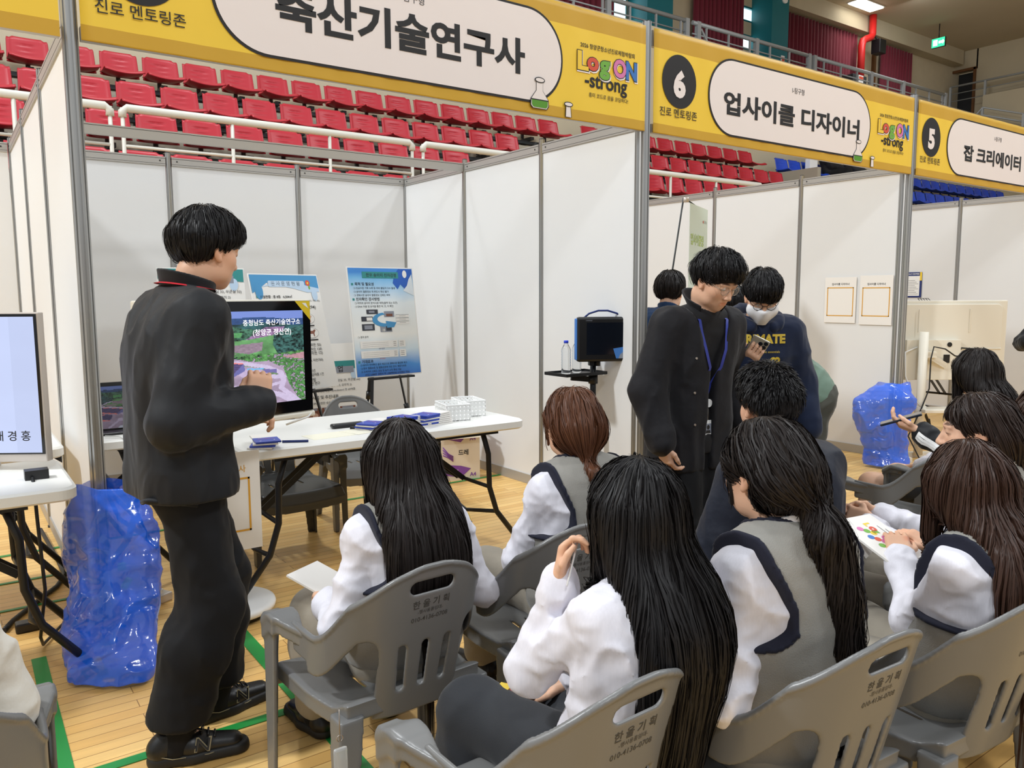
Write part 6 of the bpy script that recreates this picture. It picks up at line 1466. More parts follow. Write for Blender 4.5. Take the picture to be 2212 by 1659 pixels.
        for i in range(steps):
            n = f.grad(P); rad = P-cw; rad = rad/(np.linalg.norm(rad, axis=1, keepdims=True)+1e-9)
            gv = np.array([0, 0, -1.])[None]*down+rad*np.clip(1.2-3*np.linalg.norm(P-cw, axis=1)/.2, .0, 1.2)[:, None]
            if comb is not None: gv = gv+comb(s, P)
            t = gv-n*np.sum(gv*n, 1, keepdims=True); tn = np.linalg.norm(t, axis=1, keepdims=True); t = np.where(tn > .15, t/(tn+1e-9), gv/(np.linalg.norm(gv, axis=1, keepdims=True)+1e-9))
            P = P+t*h[:, None]; d = f.sample(P); corr = np.clip(d-off-lift*(i+1)/steps, -.006, .006); P = P-n*corr[:, None]*(np.abs(d) < .05)[:, None]; pts.append(P.copy()); nrml.append(n)
        if wave:
            ph = np.round(g.random(strands)*7)*.9
            for i in range(steps+1): pts[i] = pts[i]+np.stack([np.sin(ph+i*.85), np.cos(ph*1.3+i*.85), 0*ph], 1)*(wave*min(1, i/6))
        pts = np.stack(pts, 1); nn = np.stack(nrml, 1); tg = np.gradient(pts, axis=1); tg /= np.linalg.norm(tg, axis=2, keepdims=True)+1e-9
        sd = np.cross(tg, nn); sd /= np.linalg.norm(sd, axis=2, keepdims=True)+1e-9; tw = g.normal(0, .45, strands)[:, None, None]; sd = sd*np.cos(tw)+nn*np.sin(tw)
        w = width*(.6+.8*g.random(strands))[:, None]*np.clip(np.minimum(np.arange(steps+1)/2.+.35, (steps-np.arange(steps+1))/4.+.12), 0, 1)[None]
        if lowz is not None:
            Lc = (pts-c) @ s.HM/k; w = w*(np.cumsum(Lc[..., 2]+.35*Lc[..., 1]*-1 < lowz+.012*g.random(strands)[:, None], 1) == 0)
        if facez is not None:
            Lc = (pts-c) @ s.HM/k; bad = (Lc[..., 1] > .02) & (np.abs(Lc[..., 0]) < .068) & (Lc[..., 2] < facez+.01*np.sin(40*Lc[..., 0])); w = w*(np.cumsum(bad, 1) == 0)
        A = pts-sd*w[..., None]; B = pts+sd*w[..., None]; R = np.stack([A, B], 2).reshape(-1, 3); VV.append(R)
        b = nb+(np.arange(strands)*(steps+1)*2)[:, None]+(np.arange(steps)*2)[None]; q = np.stack([b, b+1, b+3, b+2], -1).reshape(-1, 4)
        return link_mesh(name, np.concatenate(VV), np.concatenate([F, q]), mname, s.root, True)
def eyes(p, look=(0, -.35), lid=.35):
    """eyeballs with irises, children of the person"""
    for sg in (-1, 1):
        c = p.H((sg*.031, .0815, .004)); d = nrm3(p.HM @ np.array([look[0], 1, look[1]])); r = .0105*p.k; up = p.HM[:, 2]; rt = p.HM[:, 0]
        m = MB().m('eye_white').lathe([(r*math.sin(a), r*math.cos(a)) for a in np.linspace(PI, 0, 9)], c, 14)
        m.m('eye_iris').lathe([(0, 0), (r*.5, -.0012), (r*.55, -.002)], c+d*r*1.01, 12, Vector(d).to_track_quat('Z', 'Y').to_matrix())
        m.build('eye', parent=p.root)
def spectacles(p, mname='glasses_metal', r=.0195, frame=.0011):
    ax = Matrix([list(v) for v in p.HM]); m = MB().m(mname)
    for sg in (-1, 1):
        c = (sg*.0335, .1005, .0); m.tube([p.H((c[0]+r*1.12*math.cos(a), c[1]-.004*abs(math.cos(a))*(1 if math.cos(a)*sg > 0 else 0), c[2]+r*math.sin(a))) for a in np.linspace(0, 2*PI, 24, endpoint=False)], frame*p.k, 6, closed=True)
        m.tube([p.H(q) for q in ((sg*.0555, .096, .004), (sg*.066, .085, .008), (sg*.076, .02, .008), (sg*.078, -.008, .002))], frame*p.k, 6)
    m.tube([p.H(q) for q in ((-.0125, .1005, .003), (0, .105, .006), (.0125, .1005, .003))], frame*p.k, 6)
    o = m.build('glasses', parent=p.root); l = MB().m('lens')
    for sg in (-1, 1): l.add([p.H((sg*.0335+r*1.1*math.cos(a), .1, r*math.sin(a))) for a in np.linspace(0, 2*PI, 24, endpoint=False)], [tuple(range(24))])
    l.build('lens', parent=o); return o
# ---- hair shapes
def cap(s, f, grow=.010, back=0., low=-.03, front=.074, fz=.035):
    k = s.k*s.hk; M = s.HM; f.ell(s.H((0, -.014, .034)), np.array([.0735+grow, .091+grow, .082+grow])*k, M, .01)
    f.cone(s.H((-.03, -.055, -.02)), s.H((.03, -.055, -.02)), (.058+grow*.5)*k, (.058+grow*.5)*k, .04*k)
def face_cut(s, f, y0=.045, z0=.045, w=.066, kk=.012, deep=-.13):
    """opens the hair in front of the face"""
    k = s.k*s.hk; f.rbox(s.H((0, y0+.10, z0+deep)), np.array([w, .10, -deep])*k, .045*k, s.HM, kk, True)
def ears_cut(s, f, z=-.035, y=.03, kk=.01):
    k = s.k*s.hk
    for sg in (-1, 1): f.ell(s.H((sg*.09, y, z)), np.array([.03, .055, .05])*k, s.HM, kk, True)
def short_hair(grow=.014, low=-.045, fringe=0., side=.0, top=.0):
    def fn(s, f):
        k = s.k*s.hk; cap(s, f, grow); f.ell(s.H((0, .02, .085)), np.array([.072, .085, .04+top])*k, s.HM, .03)
        if fringe: f.ell(s.H((0, .078, .055-fringe*.2)), np.array([.066, .026, .045+fringe*.3])*k, s.HM, .02)
        up = s.HM[:, 2]; h0 = s.J['head']; lz = ((f.x[:, None, None]-h0[0])*up[0]+(f.y[None, :, None]-h0[1])*up[1]+(f.z[None, None, :]-h0[2])*up[2])/k
        f.D = (f.D+.030*k*sst(.045, low-.012, lz)).astype(f4); f.plane(s.H((0, -.06, low)), s.HM @ np.array([0, .35, -1.]), .012)
        face_cut(s, f, .052, .036-fringe, .064); ears_cut(s, f, -.045, .012)
    return dict(fn=fn, box=((-.14, -.17, -.17), (.14, .17, .17)))
def long_hair(L=.42, w=.085, back=-.085, fringe=.0, thick=.045, drop=None, sidel=.16, open_face=True, spread=1.15, lean=0.):
    def fn(s, f):
        k = s.k*s.hk; cap(s, f, .012); r = s.HM[:, 0]; z = np.array([0, 0, -1.]); c = s.H((0, -.055, .0)); bk = nrm3(s.HM[:, 1]*np.array([1, 1, 0]))
        tf = getattr(s, 'topf', None); fw = np.array([-s.right[1], s.right[0], 0]); nk = s.J['neck']*.5+s.J['nape']*.5
        for u in np.linspace(-1, 1, 7):
            a = s.H((u*.062, -.055+.035*abs(u), .01)); P = [a]; Rd = [.050*k]; N = 9; Lu = L*k*(1-.10*abs(u)**2); tgt = nk+s.right*u*w*k-fw*(.05-.02*abs(u))*k+s.right*lean
            for q in range(1, N+1):
                t = q/N; m = min(1, t*1.5); m = m*m*(3-2*m); b = a*(1-m)+tgt*m; b[2] = a[2]-Lu*t
                if tf is not None:
                    ys = np.arange(-.26, .12, .008); pp = b[None]+fw[None]*ys[:, None]; d = tf.sample(pp); ok = (pp[:, 2] > tf.z[0]) & (pp[:, 2] < tf.z[-1]) & (d < 0)
                    if ok.any(): yb = ys[np.argmax(ok)]; b = b+fw*min(0, yb-.010)
                P.append(b); Rd.append(k*(thick+(.55-1)*thick*t**1.5))
            P = np.array(P)
            for _ in range(2): P[1:-1] = P[1:-1]*.5+(P[:-2]+P[2:])*.25
            f.chain(list(P), Rd, .03*k)
        for sg in (-1, 1):
            a = s.H((sg*.066, .022, .03)); e = a+z*sidel*k+r*sg*.012*k; f.cone(a, e, .024*k, .018*k, .03)
        if open_face: face_cut(s, f, .055, .04-fringe, .058)
        if fringe: f.ell(s.H((0, .075, .05-fringe*.4)), np.array([.064, .022, .04+fringe*.25])*k, s.HM, .02)
    return dict(fn=fn, box=((-.24, -.30, -L-.10), (.24, .17, .17)))
def tied_hair(tie=(0, -.115, -.055), tailp=((0, -.14, -.12), (0, -.13, -.30)), r0=.017, r1=.03, r2=.012, fringe=.0, loose=True, low=-.09):
    def fn(s, f):
        k = s.k*s.hk; cap(s, f, .010); f.ell(s.H((0, -.075, -.03)), np.array([.058, .05, .055])*k, s.HM, .04); t = s.H(tie); f.cone(s.H((0, -.085, -.02)), t, .045*k, r0*k, .04)
        P = [t]+[t+np.array(q)*k for q in tailp]; R = [r0*k]+[r1*k]*(len(P)-2)+[r2*k]; f.chain(P, R, .012)
        face_cut(s, f, .05, .045-fringe, .066); ears_cut(s, f, -.028, .012)
        if fringe: f.ell(s.H((0, .075, .05-fringe*.4)), np.array([.066, .022, .045+fringe*.25])*k, s.HM, .02)
        if loose:
            for sg in (-1, 1): f.cone(s.H((sg*.068, .05, .03)), s.H((sg*.066, .052, -.075)), .010*k, .004*k, .015)
    lz = min(q[2] for q in tailp)
    return dict(fn=fn, box=((-.22, -.33, lz-.16), (.22, .17, .17)))
def to_tie(tie, w=1.6):
    def fn(s, P):
        t = s.H(tie); v = t-P; d = np.linalg.norm(v, axis=1, keepdims=True); return np.where(P[:, 2:3] > t[2]-.01, v/(d+1e-9)*w, 0)
    return fn
# ================================================================ the cast
def uniform(label, x, y, yaw, k, hairfn, shirt_seed=2, sit={}, bottoms='trouser_beige', vest=True, hands=None, skirt=False, seat=.345, shirt='shirt_white', **kw):
    p = Person(label, x, y, yaw, k); p.sit(seat=seat, **sit); p.body(hands=hands, **kw)
    p.top('shirt', shirt, .009, .007, seed=shirt_seed, hem=.0, fold=.0075, ffreq=13, fst=(1, 1, 1), voxel=.0062)
    if vest: p.vest(seed=shirt_seed+3)
    p.collar(); p.bottoms('skirt' if skirt else 'trousers', bottoms, skirt=skirt); p.shoes(); hairfn(p); return p
def world(p, v): return p.root.matrix_basis @ Vector([float(q) for q in v])
def march(f, o, d, n=200, h=.004):
    """first point of the garment met from outside"""
    P = np.array(o)[None]+np.array(d)[None]*(np.arange(n)*h)[:, None]; D = f.sample(P); ok = D < 0
    if not ok.any() or ok[0]: return np.array(o)+np.array(d)*n*h*.5
    i = int(np.argmax(ok)); return P[max(i-1, 0)]+np.array(d)*h*(D[max(i-1, 0)]/(D[max(i-1, 0)]-D[i]+1e-9))
def ribbon(m, pts, wid, nrm_fn):
    V = []; P = [np.array(q, float) for q in pts]
    for i, q in enumerate(P):
        t = nrm3(P[min(i+1, len(P)-1)]-P[max(i-1, 0)]); n = nrm3(nrm_fn(q)); b = nrm3(np.cross(t, n))
        V += [q-b*wid/2, q+b*wid/2]
    m.add(V, [(2*i, 2*i+1, 2*i+3, 2*i+2) for i in range(len(P)-1)], True)
L = long_hair; T_ = tied_hair
g1 = uniform('seated girl with very long straight dark hair and grey vest, nearest the television', .54, -1.52, 2, .84, lambda p: p.hair('hair_soft_black', L(.47, .085), 5200, length=.46, width=.0015),
    sit=dict(lean=-14, slump=22, head=(6, 6, 0), hands={'L': (-.17, .12, .53), 'Lp': (-.45, -.5, .1), 'R': (.18, .14, .53), 'Rp': (.5, -.5, .2)}))
g2 = uniform('seated girl in white striped shirt with long black hair, hand held to her mouth', .62, -2.31, 0, .84, lambda p: p.hair('hair_black', L(.56, .10), 6000, length=.56, width=.0015), vest=False, bottoms='skirt_dark',
    sit=dict(lean=-10, slump=20, side=10, head=(-10, 4, 4), hands={'L': (-.06, .10, .80), 'Lp': (-.5, -.2, -.6)}), hands={'L': dict(d=(.15, -.05, 1), palm=(.6, -.8, 0), curl=(.55, .75, .8, .85), thumb=.6)})
g3 = uniform('seated girl with black hair in a wavy ponytail, grey vest, right of centre', 1.03, -2.41, 4, .905, lambda p: p.hair('hair_soft_black', T_((.01, -.112, -.055), ((.0, -.05, -.08), (.02, -.07, -.2), (.035, -.07, -.32), (.075, -.06, -.43)), .020, .042, .018), 4600, length=.38, width=.0015, comb=to_tie((.01, -.112, -.055)), down=.6, wave=.004, facez=.05),
    sit=dict(lean=-2, slump=10, head=(2, 8, 0), hands={'L': (-.17, .16, .53), 'Lp': (-.45, -.5, .1)}))
g4 = uniform('seated girl with long brown hair and grey vest reading a booklet at the right edge', 1.59, -2.54, 6, .85, lambda p: p.hair('hair_brown', L(.40, .1), 5200, length=.42, width=.0015),
    seat=.32, sit=dict(lean=-16, slump=24, head=(26, 30, 0), hands={'L': (.06, .20, .66), 'Lp': (-.5, -.4, .3), 'R': (.22, .20, .66), 'Rp': (.5, -.4, .3)}))
g5 = uniform('seated girl with reddish brown low ponytail and grey vest in the front row', 1.16, -1.55, 4, .88, lambda p: p.hair('hair_auburn', T_((0, -.105, -.105), ((0, -.04, -.05), (.01, -.06, -.16), (.01, -.06, -.23)), .014, .024, .010), 3800, length=.26, width=.0015, comb=to_tie((0, -.105, -.105)), down=.6, facez=.05),
    sit=dict(lean=-4, slump=10, head=(10, 4, 0)))
g6 = uniform('girl in profile with brown fringe and white collar at the right edge', 2.05, -2.40, -6, .88, lambda p: p.hair('hair_dark_brown', T_((0, -.10, -.09), ((0, -.02, -.06), (.0, -.02, -.16)), .016, .024, .012, loose=False), 3600, length=.2, width=.0015, comb=to_tie((0, -.10, -.09)), down=.7, facez=.045),
    sit=dict(lean=-3, slump=10, head=(-22, 4, 0), hands={'L': (-.10, .30, .66), 'R': (.0, .31, .66)}), hands={'L': dict(d=(.2, 1, .1), palm=(.9, 0, -.3), curl=.45), 'R': dict(d=(-.3, 1, .1), palm=(-.9, 0, -.3), curl=.5)}, lips=(1.0, .62, .58))
g7 = uniform('girl with lighter brown hair cut off by the right edge of the photo', 2.66, -2.34, -4, .85, lambda p: p.hair('hair_brown', L(.32, .09), 2600, length=.3, width=.002), vest=False, shirt='jacket_black',
    sit=dict(lean=-4, slump=12, head=(30, 6, 0), hands={'L': (-.10, .40, .87), 'Lp': (-.6, .0, -.2)}), hands={'L': dict(d=(-.3, 1, .35), palm=(.3, .2, 1), curl=.35)})
g8 = uniform('girl with black bobbed hair sitting in front of the white television', 3.74, -1.62, -6, .90, lambda p: p.hair('hair_soft_black', L(.20, .075, fringe=.02), 2600, length=.22, width=.002), skirt=True, bottoms='skirt_dark',
    sit=dict(lean=-4, slump=10, head=(35, 4, 0), knees=(.30, .02)))
m = MB().m('white'); e_, w_ = g7.J['el'+'L'], g7.J['wr'+'L']; ax_ = nrm3(w_-e_); out_ = nrm3(np.cross(ax_, (0, 0, 1)))*-1
for q in (-.022, 0, .022):
    pts = []
    for t in np.linspace(.15, .93, 10): c_ = e_+(w_-e_)*t; up_ = nrm3(np.cross(out_, ax_)); o2 = nrm3(out_+up_*q*12); pts.append(march(g7.topf, c_+o2*.15, -o2)+o2*.003)
    ribbon(m, pts, .011, lambda z_: o2)
m.build('sleeve_stripe', parent=g7.root)
# ---- boy in the navy jacket
p = Person('boy with short black hair in a navy jacket, seated in front of the ponytail girl', 1.70, -1.93, 4, .98); p.fem = False; p.hk = 1.0
p.sit(.335, lean=-2, slump=18, head=(18, 8, 0)); p.body()
p.top('jacket', 'jacket_navy', .020, .022, seed=6, fold=.006, ffreq=9, fst=(1.2, 1.2, .8)); p.collar('jacket_navy', .055, .066, .3, 'collar', .006); p.bottoms('trousers', 'trouser_black'); p.shoes()
p.hair('hair_black', short_hair(.013, -.050, .0, top=.008), 6500, length=.032, width=.0012, jit=.003, lift=.011, facez=.055, lowz=-.05); boy = p
# ---- person in white, cut off at the left
p = Person('person in a white sweatshirt seated at the left edge, head out of view', -.62, -1.66, 6, .86); p.sit(.37, lean=-2, slump=10); p.body()
p.top('sweatshirt', 'sweat_white', .022, .026, seed=8, fold=.010, ffreq=8, hem=-.06, waist_loose=.02); p.collar('sweat_white', .04, .062); p.bottoms('trousers', 'sweat_white', .02, .03, fold=.008); p.shoes(); p.hair('hair_soft_black', short_hair(), 900, length=.06)
# ---- presenter
p = Person('presenter in black jacket and black trainers standing by the television', .114, -.875, 85, .955); p.fem = False; p.hk = 1.02; p.ak = 1.12
p.stand(hip=.90, lean=1, slump=10, head=(-14, 12, 0), head_off=(0, .02, 0), feet={'R': (.152, -.06, 0), 'Rd': (.052, .14), 'L': (-.03, .125, 0), 'Ld': (-.015, .15)}, hands={'R': (.19, .18, 1.065), 'Rp': (.30, -.10, .2), 'L': (-.12, .24, 1.0)})
p.body(hands={'R': dict(d=(-.25, .25, 1), palm=(-1, .35, 0), curl=.85, thumb=.8), 'L': dict(curl=.6)}, tint=(.96, .93, .90))
p.top('jacket', 'jacket_black', .020, .014, seed=3, fold=.006, ffreq=8, fst=(1.5, 1.5, .55), hem=-.07, waist_loose=.03, neck=.004, voxel=.0065)
p.collar('jacket_black', .062, .066, .28, 'collar', .005, .12); p.collar('shirt_white', .03, .056, .3, 'shirt_collar')
p.bottoms('trousers', 'trouser_black', .018, .026, 1.06, fold=.007, seed=5, hemz=.118); p.shoes(.005)
p.hair('hair_black', short_hair(.017, -.056, .012, top=.006), 6500, length=.06, width=.0012, jit=.003, facez=.035, lowz=-.052); pres = p
for n, sgn in (('R', 1), ('L', 1)):
    o, b, d, sd = getattr(p, 'shoe'+n); m = MB().m('shoe_trim'); q = b+d*.050+sd*.0485+np.array([0, 0, .040]); u = d-np.array([0, 0, .06])
    m.text('N', q, u, np.array([.0, 0, 1])-sd*.30+d*.2, width=.044, height=.040, bold=.02); m.m('shoe_black').text('N', q+sd*.0012+d*.003+np.array([0, 0, .003]), u, np.array([.0, 0, 1])-sd*.30+d*.2, width=.038, height=.034, bold=.0)
    m.m('shoe_trim').tube([b-d*.06+sd*.036+np.array([0, 0, .045]), b-d*.01+sd*.046+np.array([0, 0, .03]), b+d*.09+sd*.044+np.array([0, 0, .026]), b+d*.15+sd*.030+np.array([0, 0, .03])], .0015, 5); m.build('emblem', parent=o)
    m = MB().m('shoe_black')
    for q in range(5): c = b+d*(.055+.018*q)+np.array([0, 0, .098-.009*q]); m.tube([c-sd*.022-np.array([0, 0, .006]), c, c+sd*.022-np.array([0, 0, .006])], .0032, 6)
    c = b+d*.05+np.array([0, 0, .105]); m.tube([c, c+sd*.03+d*.03+np.array([0, 0, .014]), c+sd*.05+d*.03, c+sd*.02], .0022, 6).tube([c, c-sd*.03+d*.04+np.array([0, 0, .016]), c-sd*.045+d*.01, c-sd*.02], .0022, 6); m.build('laces', parent=o)
ly = thing('lanyard', 'red lanyard round the presenter\'s neck', 'lanyard', (0, 0, 0)); ly.matrix_basis = p.root.matrix_basis.copy()
ly.location = p.root.location; ly.rotation_euler = p.root.rotation_euler; m = MB().m('lanyard_red'); nk = p.J['neck']; pts = []
for a in np.linspace(-PI*.9, PI*.36, 22):
    dr = np.array([math.cos(a), math.sin(a), 0]); up = .5-.5*math.sin(a); pts.append(nk*np.array([1, 1, 0])+np.array([0, .006, nk[2]+.020+.026*up])+dr*(.0815+.010*(1-up))*np.array([1, .97, 0]))
for t in np.linspace(.1, 1, 8): q = np.array([.055-.02*t, .3, nk[2]-.04-.22*t]); pts.append(march(p.topf, q, (0, -1, 0))+np.array([0, .005, 0]))
ribbon(m, pts, .017, lambda q: (q-np.array([nk[0], nk[1], q[2]]))*np.array([1, 1, 0])+np.array([0, 0, .35 if q[2] > nk[2]-.03 else 0]))
m.build('strap', parent=ly)
m = MB().m('jacket_black').tube([march(p.topf, (.12, -.4, .80), (0, 1, 0))+np.array([0, -.006, 0]), march(p.topf, (.15, -.4, .81), (0, 1, 0))+np.array([0, -.015, .0]), march(p.topf, (.18, -.4, .78), (0, 1, 0))+np.array([0, -.012, 0]), march(p.topf, (.15, -.4, .765), (0, 1, 0))+np.array([0, -.016, 0])], .008, 8); m.build('cord_end', parent=p.root)
# ---- man with glasses and badge
p = Person('man with round glasses and black overshirt looking down, blue lanyard with a badge', 2.08, -1.20, 186, .91); p.fem = False; p.hk = .99
p.stand(hip=.90, lean=3, slump=16, head=(-4, 30, 0), hands={'R': (.23, .10, .80), 'Rp': (.6, -.4, .9), 'L': (-.27, .04, .82)})
p.body(hands={'R': dict(d=(-.3, .1, -1), palm=(-1, 0, 0), curl=.4)}, fine=.003); p.top('tee', 'tee_black', .010, .012, seed=3, sleeve=.3, hem=-.08, fold=.003); tee = p.topf
def openfront(f):
    x, y, z = f.x[:, None, None], f.y[None, :, None], f.z[None, None, :]
    f.D = smax_(f.D, -np.maximum(np.abs(x)-(.016+.11*np.clip((z-1.10)/.3, 0, 1)), .02-y), .01).astype(f4)
p.top('overshirt', 'overshirt_black', .016, .016, seed=9, fold=.006, ffreq=8, fst=(1.5, 1.5, .5), hem=-.15, waist_loose=.03, post=openfront); sf = p.topf
p.collar('overshirt_black', .045, .066, .5, 'collar', .005, .55, .055); p.bottoms('trousers', 'trouser_black', .016, .024); p.shoes()
p.hair('hair_black', short_hair(.018, -.052, .0, top=.012), 5200, length=.06, width=.0013, jit=.005, facez=.045, lowz=-.05); eyes(p, (0, -.5)); spectacles(p); man = p
bd = thing('id_badge', 'white photo badge hanging from a blue lanyard on the glasses man', 'badge'); bd.location = p.root.location; bd.rotation_euler = p.root.rotation_euler
m = MB().m('lanyard_blue'); nk = p.J['neck']
fr = lambda x, z: max(march(sf, (x, .4, z), (0, -1, 0)), march(tee, (x, .4, z), (0, -1, 0)), key=lambda v: v[1])+np.array([0, .006, 0])
for sg in (-1, 1):
    pts = [nk+np.array([sg*.070, -.01, .03])]+[fr(sg*x_, z_) for x_, z_ in ((.075, nk[2]-.03), (.066, nk[2]-.08), (.05, nk[2]-.15), (.03, nk[2]-.22), (.012, nk[2]-.29), (.002, nk[2]-.33))]; ribbon(m, pts, .014, lambda q: (0, 1, .2))
m.build('strap', parent=bd); bp = fr(0, nk[2]-.36); bz = nk[2]-.37
MB().m('white').cyl((0, bp[1]+.004, bz), (0, bp[1]+.012, bz), .017, 16).m('glasses_metal').cyl((0, bp[1]+.006, bz-.01), (0, bp[1]+.006, bz-.07), .002, 6).build('reel', parent=bd)
MB().m('white').box((0, bp[1]+.008, bz-.12), (.056, .003, .098)).build('card', parent=bd, bevel=.003)
MB().m('photo_grey').flat(rect(-.016, -.015, .016, .025), (0, bp[1]+.0102, bz-.11), (-1, 0, 0), Z).m('ink').flat(circ(0, .010, .008, .010, 14), (0, bp[1]+.0106, bz-.11), (-1, 0, 0), Z).flat([(-.014, -.015), (.014, -.015), (.010, -.002), (-.010, -.002)], (0, bp[1]+.0106, bz-.11), (-1, 0, 0), Z).m('ink_soft').flat(rect(-.012, -.028, .012, -.024), (0, bp[1]+.0106, bz-.11), (-1, 0, 0), Z).flat(rect(-.009, -.036, .009, -.033), (0, bp[1]+.0106, bz-.11), (-1, 0, 0), Z).build('print', parent=bd)
m = MB().m('glasses_metal')
for x_, z_ in ((.10, 1.14), (.095, 1.0), (.09, .87)):
    q = march(sf, (x_, .5, z_), (0, -1, 0)); m.cyl(q, q+np.array([0, .004, 0]), .005, 10)
m.build('button', parent=p.root)
# ---- masked person in the hoodie with a phone
p = Person('person in navy hoodie and white mask looking at a phone', 2.60, -1.10, 212, .875); p.fem = False; p.hk = .99
p.stand(hip=.90, lean=4, slump=20, head=(10, 34, 0), hands={'R': (.12, .26, 1.09), 'Rp': (.6, -.2, .5), 'L': (-.25, .10, .77)})
p.body(hands={'R': dict(d=(-.25, .75, .6), palm=(-.55, -.5, .7), curl=.45, thumb=.3)}); p.top('hoodie', 'hoodie_navy', .020, .022, seed=12, fold=.006, ffreq=8, fst=(1.3, 1.3, .7), hem=-.10, waist_loose=.03); hf = p.topf
def hood(s):
    c = s.J['neck']; f = Field(axis(c[0]-.18, c[0]+.18, .006), axis(c[1]-.2, c[1]+.16, .006), axis(c[2]-.14, c[2]+.16, .006))
    R = np.array([.10*math.cos(0), 0, 0]); P = [c+np.array([.098*math.sin(a), -.015+.088*math.cos(a)*(-1), .055-.05*(1-math.cos(a))/2*1.6]) for a in np.linspace(-2.6, 2.6, 15)]
    f.chain(P, [.030]*15, .02); f.folds(.004, 14, 2); return f.build('hood', 'hoodie_navy', s.root, 1)
hood(p); p.bottoms('trousers', 'trouser_black'); p.shoes(); p.hair('hair_black', short_hair(.018, -.05, .02, top=.008), 4200, length=.075, width=.0014, jit=.004, facez=.025); eyes(p, (0, -.5)); spectacles(p, 'black_metal', .0195, .0015)
f = Field(*(axis(p.J['head'][q]-.13, p.J['head'][q]+.13, .004) for q in range(3))); k = p.k
f.ell(p.H((0, .045, -.062)), np.array([.062, .062, .052])*k, p.HM, .01); f.cone(p.H((0, .10, -.03)), p.H((0, .085, -.105)), .020*k, .02*k, .04*k); f.cone(p.H((-.045, .06, -.04)), p.H((.045, .06, -.04)), .035*k, .035*k, .03*k)
f.plane(p.H((0, .09, -.014)), p.HM @ np.array([0, .15, 1.]), .006); f.plane(p.H((0, .012, 0)), p.HM @ np.array([0, -1., -.25]), .004); f.build('face_mask', 'mask_white', p.root, 1)
m = MB().m('gold_print'); pr_ = lambda x0, z0: (lambda a, b: tuple(march(hf, (-(a+x0), .5, b+z0), (0, -1, 0))+np.array([0, .003, 0])))
m.text('PRIMATE', None, None, None, width=.21, bold=.05, align='c', f=pr_(0, 1.175)); m.text('P8', None, None, None, height=.045, bold=.04, f=lambda a, b: pr_(.08, 1.055)(-b, a)); m.text('different essentials', None, None, None, width=.11, f=pr_(-.03, 1.13)); m.build('chest_print', parent=p.root)
hi = p.hinfo['R']; fw_ = nrm3(hi['d']*.9+np.array([0, 0, .3])); nz_ = nrm3(hi['pn']-fw_*(hi['pn']@fw_)); sd_ = np.cross(fw_, nz_); ctr = hi['pc']+hi['d']*.035+nz_*.026
ph = thing('phone', 'pale phone with three lenses held by the masked person', 'phone', world(p, ctr)); RM = Matrix([list(v) for v in (sd_, fw_, nz_)]).transposed(); RW = p.root.matrix_basis.to_3x3() @ RM
MB().m('phone_body').box((0, 0, 0), (.074, .152, .008), RW).build('case', parent=ph, bevel=.003); MB().m('phone_screen').box(RW @ Vector((0, 0, .0045)), (.068, .146, .001), RW).build('screen', parent=ph)
m = MB().m('phone_screen')
for a, b in ((-.024, .062), (-.024, .040), (-.004, .051)): c = RW @ Vector((a, b, -.004)); m.cyl(c, c+RW @ Vector((0, 0, -.003)), .009, 14)
m.build('lens', parent=ph)
# ---- bent person in green
p = Person('person in green tee shirt and wide dark trousers bending over behind the hoodie', 3.30, -.93, -62, .95); p.stand(hip=.89, lean=48, slump=12, head=(0, 30, 0), hands={'L': (-.10, .50, .95), 'R': (.12, .45, .93), 'Lp': (-.5, .0, .6), 'Rp': (.6, -.1, .5)})
p.body(); p.top('tee', 'tee_green', .022, .03, seed=15, sleeve=.35, hem=-.05, fold=.007, ffreq=8, waist_loose=.02); p.bottoms('trousers', 'trouser_grey', .03, .05, 1.05, fold=.008); p.shoes(); p.hair('hair_black', short_hair(.018, -.05), 1200, length=.07)
# ---- people further in
p = Person('person with dark bowl cut and blue blazer seen from behind beside the column', 3.27, .07, 62, .875); p.fem = False; p.stand(lean=2, slump=12, head=(0, 8, 0)); p.body(); p.top('blazer', 'blazer_blue', .024, .02, hem=-.12); p.collar('blazer_blue', .04, .064); p.bottoms('trousers', 'trouser_black'); p.shoes(); p.hair('hair_soft_black', short_hair(.022, -.07, .03, top=.01), 2200, length=.1, width=.002)
p = Person('woman with long black hair whose face shows between the two young men', 3.43, -.42, 262, .84); p.stand(lean=14, slump=14, head=(-10, 0, 0)); p.body(lips=(.95, .5, .48)); p.top('blouse', 'tee_black', .014, .014, hem=-.06); p.bottoms('trousers', 'trouser_black'); p.shoes(); p.hair('hair_black', L(.32, .08), 1600, length=.3, width=.002); eyes(p, (0, -.1))
p = Person('dark haired person seated behind the white television, mostly hidden', 6.95, 1.25, 200, .88); p.sit(.37, lean=8, slump=14, head=(0, 20, 0)); p.body(); p.top('jacket', 'tee_black', .018, .018, hem=-.04); p.bottoms('trousers', 'trouser_grey'); p.shoes(); p.hair('hair_black', L(.3, .08), 1000, length=.3, width=.0025)
p = Person('person in a black jacket cut off by the right edge beside the stick cup', 7.85, -.45, 250, .80); p.stand(lean=6, slump=10, head=(0, 10, 0), hands={'R': (.2, .3, .95)}); p.body(); p.top('jacket', 'jacket_black', .024, .024, hem=-.1); p.bottoms('trousers', 'trouser_black'); p.shoes(); p.hair('hair_black', L(.3, .08), 900, length=.3, width=.003)
